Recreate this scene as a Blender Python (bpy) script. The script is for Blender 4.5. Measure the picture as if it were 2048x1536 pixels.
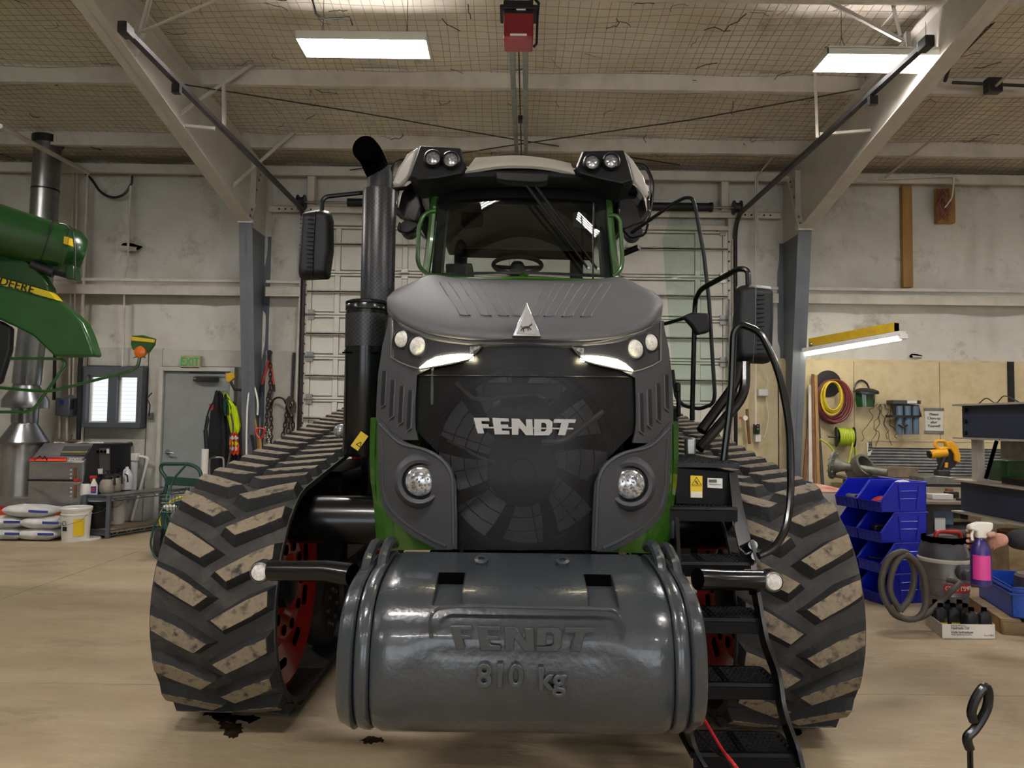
import bpy, bmesh, math, random
from mathutils import Vector, Matrix
from mathutils.bvhtree import BVHTree
RN = random.Random(11)
for o in list(bpy.data.objects): bpy.data.objects.remove(o)
SC = bpy.context.scene
COL = SC.collection
V = Vector
PI = math.pi
# ---------------------------------------------------------------- camera
F = 1450.0; CAMZ = 1.5; PITCH = math.radians(2.84); ROLL = math.radians(0.75)
_r = V((1, 0, 0)); _u = V((0, -math.sin(PITCH), math.cos(PITCH))); FW = V((0, math.cos(PITCH), math.sin(PITCH)))
RC = _r * math.cos(ROLL) + _u * math.sin(ROLL); UC = -_r * math.sin(ROLL) + _u * math.cos(ROLL)
cam = bpy.data.cameras.new('camera'); co = bpy.data.objects.new('camera', cam); COL.objects.link(co)
co.matrix_world = Matrix((( RC.x, UC.x, -FW.x, 0), (RC.y, UC.y, -FW.y, 0), (RC.z, UC.z, -FW.z, CAMZ), (0, 0, 0, 1)))
cam.sensor_width = 36; cam.lens = F / 2048 * 36; cam.clip_start = 0.05; cam.clip_end = 100
SC.camera = co
# ---------------------------------------------------------------- light, exposure
SC.view_settings.view_transform = 'Standard'; SC.view_settings.look = 'None'
SC.view_settings.gamma = 1; SC.view_settings.use_curve_mapping = False
SC.view_settings.exposure = 1.84
TUBE_POWER = 62.0
SC.cycles.max_bounces = 7; SC.cycles.diffuse_bounces = 4; SC.cycles.glossy_bounces = 3
SC.cycles.transparent_max_bounces = 12; SC.cycles.sample_clamp_indirect = 6
SC.cycles.caustics_reflective = False; SC.cycles.caustics_refractive = False
wd = bpy.data.worlds.new('world'); SC.world = wd; wd.use_nodes = True
wd.node_tree.nodes['Background'].inputs[0].default_value = (.88, .94, 1, 1)
wd.node_tree.nodes['Background'].inputs[1].default_value = 1.1  # daylight fill, enters by the doorways added in the front wall

def ray(px, py):
    return FW + RC * ((px - 1024) / F) - UC * ((py - 768) / F)
O = V((0, 0, CAMZ))
def at(px, py, Y):
    d = ray(px, py); return O + d * (Y / d.y)
def atx(px, py, X):
    d = ray(px, py); return O + d * (X / d.x)
def atz(px, py, z):
    d = ray(px, py); return O + d * ((z - CAMZ) / d.z)
# ---------------------------------------------------------------- mesh builder
def unit(a): return a.normalized() if a.length > 1e-9 else V((0, 0, 1))
class MB:
    def __init__(s): s.v = []; s.f = []
    def add(s, vs, fs, M=None):
        n = len(s.v)
        for p in vs:
            p = V(p); s.v.append(M @ p if M else p)
        for f in fs: s.f.append(tuple(i + n for i in f))
        return s
    def box(s, a, b, M=None):
        x0, y0, z0 = a; x1, y1, z1 = b
        return s.add([(x0,y0,z0),(x1,y0,z0),(x1,y1,z0),(x0,y1,z0),(x0,y0,z1),(x1,y0,z1),(x1,y1,z1),(x0,y1,z1)],
                     [(0,3,2,1),(4,5,6,7),(0,1,5,4),(1,2,6,5),(2,3,7,6),(3,0,4,7)], M)
    def cb(s, c, d, M=None):
        c = V(c); d = V(d) / 2; return s.box(c - d, c + d, M)
    def tube(s, pts, r, n=8, caps=True, closed=False, flat=1.0):
        pts = [V(p) for p in pts]; m = len(pts)
        rs = r if isinstance(r, (list, tuple)) else [r] * m
        ts = []
        for i in range(m):
            a = pts[(i - 1) % m] if (closed or i) else pts[0]; b = pts[(i + 1) % m] if (closed or i < m - 1) else pts[-1]
            ts.append(unit(b - a))
        ref = V((0, 0, 1)) if abs(ts[0].z) < .9 else V((1, 0, 0))
        nrm = unit(ts[0].cross(ref)); base = len(s.v)
        for i in range(m):
            nrm = unit(nrm - ts[i] * nrm.dot(ts[i])); bn = ts[i].cross(nrm)
            for k in range(n):
                a = 2 * PI * k / n
                s.v.append(pts[i] + (nrm * math.cos(a) + bn * math.sin(a) * flat) * rs[i])
        for i in range(m if closed else m - 1):
            for k in range(n):
                a = base + i * n + k; b = base + i * n + (k + 1) % n; j = (i + 1) % m
                s.f.append((a, b, base + j * n + (k + 1) % n, base + j * n + k))
        if caps and not closed:
            s.f.append(tuple(base + k for k in range(n))[::-1]); s.f.append(tuple(base + (m - 1) * n + k for k in range(n)))
        return s
    def lathe(s, prof, o, ax=(0, 0, 1), n=24, caps=True):
        o = V(o); ax = unit(V(ax)); ref = V((0, 0, 1)) if abs(ax.z) < .9 else V((1, 0, 0))
        a1 = unit(ax.cross(ref)); a2 = ax.cross(a1); base = len(s.v); m = len(prof)
        for (r, h) in prof:
            for k in range(n):
                t = 2 * PI * k / n; s.v.append(o + ax * h + (a1 * math.cos(t) + a2 * math.sin(t)) * max(r, 1e-4))
        for i in range(m - 1):
            for k in range(n):
                k2 = (k + 1) % n; s.f.append((base+i*n+k, base+i*n+k2, base+(i+1)*n+k2, base+(i+1)*n+k))
        if caps:
            s.f.append(tuple(base + k for k in range(n))[::-1]); s.f.append(tuple(base + (m-1)*n + k for k in range(n)))
        return s
    def cyl(s, a, b, r, n=12, r2=None):
        a = V(a); b = V(b); return s.lathe([(r, 0), (r if r2 is None else r2, (b - a).length)], a, b - a, n)
    def prism(s, pts, d):
        pts = [V(p) for p in pts]; d = V(d); n = len(pts); b = len(s.v)
        s.v += pts + [p + d for p in pts]
        s.f.append(tuple(b + i for i in range(n))[::-1]); s.f.append(tuple(b + n + i for i in range(n)))
        for i in range(n): j = (i + 1) % n; s.f.append((b+i, b+j, b+n+j, b+n+i))
        return s
    def grid(s, rows, back=None, wrap=False):
        m = len(rows); n = len(rows[0]); b = len(s.v)
        for r in rows: s.v += [V(p) for p in r]
        for i in range(m - 1):
            for k in range(n if wrap else n - 1):
                k2 = (k + 1) % n; s.f.append((b+i*n+k, b+i*n+k2, b+(i+1)*n+k2, b+(i+1)*n+k))
        if back is not None:
            bk = V(back); c = len(s.v)
            for r in rows: s.v += [V(p) + bk for p in r]
            for i in range(m - 1):
                for k in range(n - 1): s.f.append((c+i*n+k, c+(i+1)*n+k, c+(i+1)*n+k+1, c+i*n+k+1))
            per = [k for k in range(n)] + [i*n+n-1 for i in range(1, m)] + [(m-1)*n+k for k in range(n-2, -1, -1)] + [i*n for i in range(m-2, 0, -1)]
            for q in range(len(per)):
                a = per[q]; d = per[(q+1) % len(per)]; s.f.append((b+a, c+a, c+d, b+d))
        return s
    def mirror(s, xc):
        m = MB(); m.v = [V((2*xc - p.x, p.y, p.z)) for p in s.v]; m.f = [f[::-1] for f in s.f]; return m
    def ico(s, c, r, sub=1):
        bm = bmesh.new(); bmesh.ops.create_icosphere(bm, subdivisions=sub, radius=1.0)
        r = V(r) if not isinstance(r, (int, float)) else V((r, r, r)); c = V(c)
        bm.verts.ensure_lookup_table()
        s.add([(c.x+v.co.x*r.x, c.y+v.co.y*r.y, c.z+v.co.z*r.z) for v in bm.verts], [tuple(v.index for v in f.verts) for f in bm.faces]); bm.free(); return s
WO = {}
def mk(name, mb, mat, parent=None, bev=0, sm=35, rec=True, sub=0, label=None, cat=None, group=None, kind=None, bseg=2):
    me = bpy.data.meshes.new(name)
    vs = mb.v
    if rec and vs:
        xs = [p.x for p in vs]; ys = [p.y for p in vs]; zs = [p.z for p in vs]
        c = V(((min(xs)+max(xs))/2, (min(ys)+max(ys))/2, min(zs)))
    else: c = V((0, 0, 0))
    me.from_pydata([tuple(p - c) for p in vs], [], mb.f); me.validate(); 
    bm = bmesh.new(); bm.from_mesh(me); bmesh.ops.recalc_face_normals(bm, faces=bm.faces); bm.to_mesh(me); bm.free()
    for m in (mat if isinstance(mat, (list, tuple)) else [mat]): me.materials.append(m)
    if sm:
        me.polygons.foreach_set('use_smooth', [True] * len(me.polygons)); me.set_sharp_from_angle(angle=math.radians(sm))
    o = bpy.data.objects.new(name, me); COL.objects.link(o)
    WO[o.name] = c
    if parent is not None:
        o.parent = parent; o.location = c - WO[parent.name]
    else: o.location = c
    if sub:
        d = o.modifiers.new('subsurf', 'SUBSURF'); d.levels = d.render_levels = sub
    if bev:
        d = o.modifiers.new('bevel', 'BEVEL'); d.width = bev; d.segments = bseg; d.limit_method = 'ANGLE'; d.angle_limit = math.radians(40)
    return tag(o, label, cat, group, kind)
def tag(o, label=None, cat=None, group=None, kind=None):
    if label: o['label'] = label
    if cat: o['category'] = cat
    if group: o['group'] = group
    if kind: o['kind'] = kind
    return o
def thing(name, label, cat, loc, group=None):
    o = bpy.data.objects.new(name, None); COL.objects.link(o); o.location = loc; o.empty_display_size = .1
    WO[o.name] = V(loc); return tag(o, label, cat, group)
def inst(src, M, parent, name=None):
    o = bpy.data.objects.new(name or src.name.split('.')[0], src.data); COL.objects.link(o); o.parent = parent
    o.matrix_basis = Matrix.Translation(-WO[parent.name]) @ M
    for md in src.modifiers:
        if md.type == 'BEVEL':
            d = o.modifiers.new('bevel', 'BEVEL'); d.width = md.width; d.segments = md.segments; d.limit_method = 'ANGLE'; d.angle_limit = md.angle_limit
    WO[o.name] = M.translation.copy(); return o
def copy_tree(o, parent=None, delta=None, M=None, **kw):
    c = o.copy(); COL.objects.link(c); c.parent = parent
    if delta is not None: c.location = o.location + V(delta)
    if M is not None: c.matrix_basis = M
    WO[c.name] = WO.get(o.name, V((0,0,0))) + (V(delta) if delta is not None else V((0,0,0)))
    for ch in [x for x in o.children]: copy_tree(ch, c)
    return tag(c, **kw)
def S(name, mb, mat, parent=None, **k): return mk(name, mb, mat, parent, kind=None if parent else 'structure', **k)
def fillet(pts, r, n=5):
    pts = [V(p) for p in pts]; out = [pts[0]]
    for i in range(1, len(pts) - 1):
        a, b, c = pts[i-1], pts[i], pts[i+1]
        d1 = (a - b); d2 = (c - b); q = min(r, d1.length * .49, d2.length * .49)
        p = b + unit(d1) * q; w = b + unit(d2) * q
        for k in range(n + 1):
            t = k / n; out.append(p * (1-t)**2 + b * 2*t*(1-t) + w * t*t)
    out.append(pts[-1]); return out
def cr(p0, p1, p2, p3, t):
    return .5 * ((2*p1) + (p2 - p0)*t + (2*p0 - 5*p1 + 4*p2 - p3)*t*t + (3*p1 - p0 - 3*p2 + p3)*t*t*t)
def spline(pts, n=6):
    pts = [V(p) for p in pts]; m = len(pts); out = []
    for i in range(m - 1):
        p0 = pts[i-1] if i else pts[0]*2 - pts[1]; p3 = pts[i+2] if i + 2 < m else pts[-1]*2 - pts[-2]
        for k in range(n): out.append(cr(p0, pts[i], pts[i+1], p3, k / n))
    out.append(pts[-1]); return out
def rotz(a): return Matrix.Rotation(a, 4, 'Z')
def TR(x, y=0, z=0): return Matrix.Translation(V(x) if not isinstance(x, (int, float)) else V((x, y, z)))
def hn(*a):
    s = 0
    for i, x in enumerate(a): s += math.sin(x * (3.1 + i * 1.7) + i * 2.3) + .5 * math.sin(x * (7.3 + i) + 1.1 * i * a[0])
    return s / (1.5 * len(a))
def text(name, body, loc, size, mat, parent, rot=(PI/2, 0, 0), ext=.001, align='CENTER', bev=0, sx=1, **k):
    cu = bpy.data.curves.new(name, 'FONT'); cu.body = body; cu.size = size; cu.extrude = ext; cu.align_x = align; cu.align_y = 'CENTER'
    cu.bevel_depth = bev; cu.resolution_u = 3; cu.materials.append(mat)
    tmp = bpy.data.objects.new(name, cu); COL.objects.link(tmp); bpy.context.view_layer.update()
    me = bpy.data.meshes.new_from_object(tmp.evaluated_get(bpy.context.evaluated_depsgraph_get())); bpy.data.objects.remove(tmp)
    me.name = name
    if not me.materials: me.materials.append(mat)
    o = bpy.data.objects.new(name, me); COL.objects.link(o); o.rotation_euler = rot; o.scale = (sx, 1, 1)
    WO[o.name] = V(loc)
    if parent: o.parent = parent; o.location = V(loc) - WO[parent.name]
    else: o.location = loc
    return tag(o, **k)
# ---------------------------------------------------------------- materials
def lin(h):
    h = h.lstrip('#'); c = [int(h[i:i+2], 16) / 255 for i in (0, 2, 4)]
    return tuple((x / 12.92 if x <= .04045 else ((x + .055) / 1.055) ** 2.4) for x in c) + (1,)
def mat(name, col, rough=.5, metal=0.0, col2=None, vs=4.0, lo=.35, hi=.65, bump=0.0, bs=60.0, coat=0.0, emit=None, es=1.0, spec=.5, stretch=None, detail=6, alpha=None, col3=None, s3=1.2, l3=.55, h3=.7):
    m = bpy.data.materials.new(name); m.use_nodes = True; nt = m.node_tree; N = nt.nodes; L = nt.links; b = N['Principled BSDF']
    c = lin(col) if isinstance(col, str) else col
    b.inputs['Base Color'].default_value = c; b.inputs['Roughness'].default_value = rough; b.inputs['Metallic'].default_value = metal
    b.inputs['Specular IOR Level'].default_value = spec
    if coat: b.inputs['Coat Weight'].default_value = coat; b.inputs['Coat Roughness'].default_value = .08
    if emit: b.inputs['Emission Color'].default_value = lin(emit); b.inputs['Emission Strength'].default_value = es
    if alpha is not None: b.inputs['Alpha'].default_value = alpha
    tc = N.new('ShaderNodeTexCoord'); vec = tc.outputs['Object']
    if stretch:
        mp = N.new('ShaderNodeMapping'); mp.inputs['Scale'].default_value = stretch; L.new(vec, mp.inputs[0]); vec = mp.outputs[0]
    out = None
    if col2:
        nz = N.new('ShaderNodeTexNoise'); nz.inputs['Scale'].default_value = vs; nz.inputs['Detail'].default_value = detail; nz.inputs['Roughness'].default_value = .65
        L.new(vec, nz.inputs['Vector']); rp = N.new('ShaderNodeMapRange'); rp.inputs['From Min'].default_value = lo; rp.inputs['From Max'].default_value = hi
        L.new(nz.outputs['Fac'], rp.inputs['Value']); mx = N.new('ShaderNodeMix'); mx.data_type = 'RGBA'
        mx.inputs['A'].default_value = c; mx.inputs['B'].default_value = lin(col2); L.new(rp.outputs[0], mx.inputs['Factor']); out = mx.outputs['Result']
    if col3:
        nz = N.new('ShaderNodeTexNoise'); nz.inputs['Scale'].default_value = s3; nz.inputs['Detail'].default_value = 10; nz.inputs['Roughness'].default_value = .75
        L.new(vec, nz.inputs['Vector']); rp = N.new('ShaderNodeMapRange'); rp.inputs['From Min'].default_value = l3; rp.inputs['From Max'].default_value = h3
        L.new(nz.outputs['Fac'], rp.inputs['Value']); mx = N.new('ShaderNodeMix'); mx.data_type = 'RGBA'
        if out: L.new(out, mx.inputs['A'])
        else: mx.inputs['A'].default_value = c
        mx.inputs['B'].default_value = lin(col3); L.new(rp.outputs[0], mx.inputs['Factor']); out = mx.outputs['Result']
    if out: L.new(out, b.inputs['Base Color'])
    if bump:
        nz = N.new('ShaderNodeTexNoise'); nz.inputs['Scale'].default_value = bs; nz.inputs['Detail'].default_value = 4
        L.new(vec, nz.inputs['Vector']); bp = N.new('ShaderNodeBump'); bp.inputs['Strength'].default_value = bump; bp.inputs['Distance'].default_value = .02
        L.new(nz.outputs['Fac'], bp.inputs['Height']); L.new(bp.outputs[0], b.inputs['Normal'])
    return m
def glass(name, tint=(.9, .95, .93, 1), refl=1.0, rough=.0, ior=1.45):
    m = bpy.data.materials.new(name); m.use_nodes = True; nt = m.node_tree; N = nt.nodes; L = nt.links; N.remove(N['Principled BSDF'])
    t = N.new('ShaderNodeBsdfTransparent'); t.inputs[0].default_value = tint
    g = N.new('ShaderNodeBsdfGlossy'); g.inputs['Roughness'].default_value = rough
    fr = N.new('ShaderNodeLayerWeight'); fr.inputs[0].default_value = .5
    pw_ = N.new('ShaderNodeMath'); pw_.operation = 'POWER'; pw_.inputs[1].default_value = 4; L.new(fr.outputs['Facing'], pw_.inputs[0])
    ma = N.new('ShaderNodeMath'); ma.operation = 'MULTIPLY_ADD'; ma.inputs[1].default_value = .8; ma.inputs[2].default_value = .05 * refl; L.new(pw_.outputs[0], ma.inputs[0])
    mx = N.new('ShaderNodeMixShader'); L.new(ma.outputs[0], mx.inputs[0]); L.new(t.outputs[0], mx.inputs[1]); L.new(g.outputs[0], mx.inputs[2])
    L.new(mx.outputs[0], N['Material Output'].inputs[0]); return m
def emis(name, col, s):
    m = bpy.data.materials.new(name); m.use_nodes = True; nt = m.node_tree; N = nt.nodes; N.remove(N['Principled BSDF'])
    e = N.new('ShaderNodeEmission'); e.inputs[0].default_value = lin(col); e.inputs[1].default_value = s
    nt.links.new(e.outputs[0], N['Material Output'].inputs[0]); return m
def perforated(name, col, scale, hole, rough=.45, ax='XZ', through=False):
    # black sheet punched with small round holes (staggered rows) in object space
    m = mat(name, col, rough); nt = m.node_tree; N = nt.nodes; L = nt.links; b = N['Principled BSDF']
    tc = N.new('ShaderNodeTexCoord'); sp = N.new('ShaderNodeSeparateXYZ'); L.new(tc.outputs['Object'], sp.inputs[0])
    def mt(op, a, bb=None):
        q = N.new('ShaderNodeMath'); q.operation = op
        for i, x in enumerate((a, bb)):
            if x is None: continue
            if isinstance(x, (int, float)): q.inputs[i].default_value = x
            else: L.new(x, q.inputs[i])
        return q.outputs[0]
    if ax == 'CYL':
        u = mt('MULTIPLY', mt('ARCTAN2', sp.outputs[1], sp.outputs[0]), scale * .1)
    else: u = mt('MULTIPLY', sp.outputs[0], scale)
    w = mt('MULTIPLY', sp.outputs[2], scale)
    a = mt('ADD', u, w); c = mt('SUBTRACT', u, w)
    fa = mt('SUBTRACT', mt('FRACT', a), .5); fc = mt('SUBTRACT', mt('FRACT', c), .5)
    d = mt('ADD', mt('MULTIPLY', fa, fa), mt('MULTIPLY', fc, fc))
    k = mt('LESS_THAN', d, hole)
    if through:
        tr = N.new('ShaderNodeBsdfTransparent'); mx = N.new('ShaderNodeMixShader'); L.new(k, mx.inputs[0])
        L.new(b.outputs[0], mx.inputs[1]); L.new(tr.outputs[0], mx.inputs[2]); L.new(mx.outputs[0], N['Material Output'].inputs[0])
    else:
        mx = N.new('ShaderNodeMix'); mx.data_type = 'RGBA'; mx.inputs['A'].default_value = lin(col); mx.inputs['B'].default_value = (.002, .002, .003, 1)
        L.new(k, mx.inputs['Factor']); L.new(mx.outputs['Result'], b.inputs['Base Color'])
    return m
M = {}
M['steel_cream'] = mat('painted steel cream', '#c9c2b6', .5, col2='#a8a194', vs=3, lo=.45, hi=.8)
M['steel_blue'] = mat('painted steel blue grey', '#62666c', .45, col2='#565a60', vs=2)
M['frame_white'] = mat('rafter primer', '#c6c1b8', .5, col2='#b1aca2', vs=2.5, lo=.4, hi=.8)
M['wall_vinyl'] = mat('vinyl insulation facing', '#ccc9bf', .42, col2='#b1aca0', vs=1.1, lo=.45, hi=.8, bump=.5, bs=3.6, col3='#7d7668', s3=1.9, l3=.55, h3=.75)
M['wall_panel'] = mat('painted plywood white', '#bebcb2', .55, col2='#a39f93', vs=2, lo=.4, hi=.7, bump=.05, bs=30, col3='#7c7464', s3=2.4, l3=.6, h3=.78)
M['ply'] = mat('cream painted plywood', '#ccbb94', .6, col2='#b5a37c', vs=3, lo=.45, hi=.7, bump=.08, bs=70, col3='#8a7550', s3=5, l3=.68, h3=.8)
M['ceil'] = mat('roof insulation facing', '#dad3c4', .6, col2='#c3baa9', vs=1.3, lo=.35, hi=.75, bump=.35, bs=9, col3='#6e665a', s3=2.0, l3=.58, h3=.8)
M['wire'] = mat('dirty mesh wire', '#857b6a', .7)
M['cobweb'] = mat('dusty cobweb', '#37322a', .9)
M['concrete'] = mat('concrete', '#ad9d80', .6, col2='#8f7d62', vs=1.4, lo=.3, hi=.7, bump=.22, bs=11, detail=9, col3='#64563f', s3=1.3, l3=.54, h3=.76, stretch=(.6, 1.4, 1))
M['joint'] = mat('joint dirt', '#4d4336', .9)
M['door_white'] = mat('door section paint', '#cdcbbf', .45, col2='#b5b2a5', vs=2, lo=.5, hi=.8)
M['door_rib'] = mat('door rib steel', '#a9a699', .4, col2='#8c8778', vs=6)
M['galv'] = mat('galvanised steel', '#9a9a96', .35, .8, col2='#7c7c78', vs=12)
M['darksteel'] = mat('dark mill steel', '#3d3b3c', .4, .6, col2='#2a2829', vs=8)
M['black'] = mat('black gloss paint', '#08090b', .25, coat=.15, spec=.35)
M['blackstep'] = mat('black powder coat', '#08090b', .45, spec=.15)
M['blackmatt'] = mat('black plastic', '#17181b', .5, bump=.05, bs=300, spec=.35)
M['blackdeep'] = mat('deep black', '#040405', .9, spec=0.0)
M['rubber'] = mat('track rubber', '#1b1b1c', .75, col2='#2c2a28', vs=9, bump=.25, bs=40, col3='#4a433a', s3=7, l3=.5, h3=.8)
M['green'] = mat('green hood paint', '#2b5216', .22, coat=.5)
M['green_tube'] = mat('green tube paint', '#2e5a20', .25, coat=.5)
M['jd'] = mat('combine green', '#255a22', .3, coat=.3, col2='#1f4d1d', vs=2)
M['jd_dark'] = mat('combine green dark', '#123f16', .28, coat=.3)
M['yellow'] = mat('yellow paint', '#d8c21c', .4)
M['yellowbeam'] = mat('old yellow paint', '#c6a416', .5, col2='#b08f12', vs=8)
M['grey'] = mat('grey moulded plastic', '#36373b', .55, bump=.08, bs=350)
M['grey_cover'] = mat('grey textured cover', '#48494c', .6, bump=.12, bs=400)
M['weight'] = mat('cast iron grey paint', '#31363b', .25, coat=.3, bump=.09, bs=55, col2='#2d3237', vs=2)
M['red'] = mat('red wheel paint', '#9c1616', .3, coat=.3)
M['chrome'] = mat('chrome', '#d5d5d5', .12, 1.0)
M['alu'] = mat('brushed badge', '#8f8a84', .35, .6)
M['lens'] = mat('lamp lens', '#c9cacb', .15, .6, col2='#6f7174', vs=70, lo=.4, hi=.6)
M['lens_white'] = mat('white lamp lens', '#e6e4da', .3, col2='#b5b3a8', vs=90)
M['roof_white'] = mat('cab roof white', '#c9c5bb', .35, coat=.2)
M['glass'] = glass('cab glass', (.62, .70, .68, 1), ior=1.55)
M['glass_clear'] = glass('clear glass', (.88, .95, .92, 1))
M['grille'] = perforated('grille mesh', '#0b0b0f', 260, .17, .4, through=True)
M['perf'] = perforated('perforated stack guard', '#26272c', 38, .11, .35)
M['fan'] = mat('fan blade', '#c9cbd0', .45)
M['drl'] = emis('daytime running light', '#ffefc0', 20)
M['tube_em'] = emis('fluorescent tube', '#fbf6f6', TUBE_POWER)
M['tube_em2'] = emis('shop light tube', '#fffbe8', 14)
M['white'] = mat('white paint', '#d8d6cf', .4)
M['whiteplastic'] = mat('white plastic', '#dcdacf', .35)
M['fixture'] = mat('lamp reflector white', '#d6d4c8', .35)
M['label_y'] = mat('yellow warning decal', '#dcb914', .5)
M['label_w'] = mat('white decal', '#d5d5d0', .5)
M['ink'] = mat('black ink', '#14120f', .7)
M['inkgrey'] = mat('grey ink', '#3d3b38', .7)
M['bluebin'] = mat('blue bin plastic', '#0d1fb4', .35)
M['bluebin_lip'] = mat('blue bin label lip', '#1d2a92', .45)
M['wood'] = mat('pine lumber', '#a98145', .6, col2='#7c5725', vs=4, stretch=(1, 1, .15), bump=.05)
M['woodgrey'] = mat('weathered pallet wood', '#9d8664', .7, col2='#6f5a3e', vs=6, stretch=(.3, 1, 1))
M['stainless'] = mat('brushed stainless', '#a8a6a2', .3, .7, col2='#8f8d89', vs=3, bump=.06, bs=3)
M['pipe'] = mat('flue pipe', '#97989a', .3, .9, col2='#7d7e80', vs=4)
M['hose_red'] = mat('maroon hose', '#6d2a2c', .5)
M['hose_yellow'] = mat('yellow cord', '#cdb51e', .5)
M['hose_green'] = mat('dark green hose', '#12433a', .4)
M['cartgreen'] = mat('dark green cart paint', '#10382c', .35)
M['limehose'] = mat('lime air hose', '#a9b92a', .45)
M['skin'] = mat('skin', '#b98a78', .5)
M['black_cloth'] = mat('black cloth', '#17171a', .85, bump=.2, bs=30)
M['hivis'] = mat('high visibility yellow', '#c8e010', .6)
M['orange'] = mat('orange tape', '#e2461c', .6)
M['amber'] = mat('amber lens', '#d86a0f', .3)
M['saw'] = mat('saw yellow', '#e0a012', .4)
M['vac'] = mat('vacuum grey', '#858280', .35, .4, col2='#6b6866', vs=5)
M['vacdark'] = mat('vacuum dark plastic', '#46464b', .45)
M['redplastic'] = mat('red plastic', '#b32a22', .4)
M['ribhose'] = mat('ribbed grey hose', '#4d4841', .6)
M['press_blue'] = mat('press blue paint', '#36405c', .5, col2='#2e3750', vs=3)
M['cardboard_red'] = mat('stained cardboard', '#c39a86', .8, col2='#b05a50', vs=4, lo=.5, hi=.62)
M['pocket'] = mat('pocket iron', '#3c4146', .35)
M['corrug'] = mat('corrugated steel', '#7b7d7c', .4, .5, col2='#5b5c5a', vs=4)
M['sack'] = mat('woven sack', '#dad8d2', .6, col2='#c2c0ba', vs=8, bump=.15, bs=20)
M['sackblue'] = mat('sack blue print', '#2b3f8a', .6)
M['bluetarp'] = mat('barrel blue', '#31566c', .5)
M['pink'] = mat('pink label', '#c43a86', .35)
M['purple'] = mat('violet bottle', '#2f2266', .3)
M['clearplastic'] = glass('clear plastic', (.75, .78, .85, 1))
M['milky'] = mat('translucent plastic', '#cfd2d6', .35)
M['greenlabel'] = mat('green label', '#3c6a33', .5)
M['paper'] = mat('paper', '#d6d3c8', .7)
M['oil'] = mat('oil puddle', '#0d0b0a', .12)
M['oil2'] = mat('oil stain', '#2e2416', .25)
M['rust'] = mat('rusty bar', '#7b4a26', .7, col2='#5a3a22', vs=10)
M['signgreen'] = mat('exit green', '#15953f', .4, emit='#15953f', es=.08)
M['beige'] = mat('beige plastic', '#a89b7c', .5)
M['vdoor'] = mat('grey door paint', '#8f9292', .45, col2='#83857f', vs=3)
M['frame_dark'] = mat('window frame grey', '#4c5056', .5)
M['chain'] = mat('rusty chain', '#4a3a30', .6, .4, col2='#2c2420', vs=20)
M['redcord'] = mat('red cord', '#c8232a', .45)
def rubber_lug_material():
    m = mat('tread lug', '#19191a', .75, bump=.3, bs=50); nt = m.node_tree; N = nt.nodes; L = nt.links; b = N['Principled BSDF']
    tc = N.new('ShaderNodeTexCoord'); sp = N.new('ShaderNodeSeparateXYZ'); L.new(tc.outputs['Object'], sp.inputs[0])
    oi = N.new('ShaderNodeObjectInfo')
    ad = N.new('ShaderNodeVectorMath'); ad.operation = 'ADD'; L.new(tc.outputs['Object'], ad.inputs[0]); L.new(oi.outputs['Location'], ad.inputs[1])
    nz = N.new('ShaderNodeTexNoise'); nz.inputs['Scale'].default_value = 26; nz.inputs['Detail'].default_value = 5; L.new(ad.outputs[0], nz.inputs[0])
    q = N.new('ShaderNodeMath'); q.operation = 'MULTIPLY_ADD'; q.inputs[1].default_value = .016; L.new(nz.outputs['Fac'], q.inputs[0]); L.new(sp.outputs[2], q.inputs[2])
    mr = N.new('ShaderNodeMapRange'); mr.inputs['From Min'].default_value = .0515; mr.inputs['From Max'].default_value = .0545; L.new(q.outputs[0], mr.inputs['Value'])
    nz2 = N.new('ShaderNodeTexNoise'); nz2.inputs['Scale'].default_value = 60; L.new(ad.outputs[0], nz2.inputs[0])
    mc = N.new('ShaderNodeMix'); mc.data_type = 'RGBA'; mc.inputs['A'].default_value = lin('#82745f'); mc.inputs['B'].default_value = lin('#655a4a'); L.new(nz2.outputs['Fac'], mc.inputs['Factor'])
    mx = N.new('ShaderNodeMix'); mx.data_type = 'RGBA'; mx.inputs['A'].default_value = lin('#1a1a1b'); L.new(mc.outputs['Result'], mx.inputs['B']); L.new(mr.outputs[0], mx.inputs['Factor'])
    L.new(mx.outputs['Result'], b.inputs['Base Color']); return m
M['lug'] = rubber_lug_material()
# ================================================================ STRUCTURE
WY = 10.4
def roofz(y): return 5.2 + .093 * (10.3 - y) if y > -.8 else 5.2 + .093 * (11.1) - .093 * (-.8 - y)
# floor: concrete slabs with open joints on a dirt bed
fl = S('floor', MB().box((-12, -12, -.06), (12, 10.5, -.012)), M['joint'])
gx = [-12, -8.2, -4.1, 4.0, 8.2, 12]; gy = [-12, -8, -4, .05, 4.12, 8.2, 10.5]
for i in range(5):
    for j in range(6):
        g = .004
        o = mk('slab', MB().box((gx[i]+g, gy[j]+g, -.05), (gx[i+1]-g, gy[j+1]-g, 0)), M['concrete'], fl, rec=False, sm=0)
        o.location = -WO[fl.name]
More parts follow.
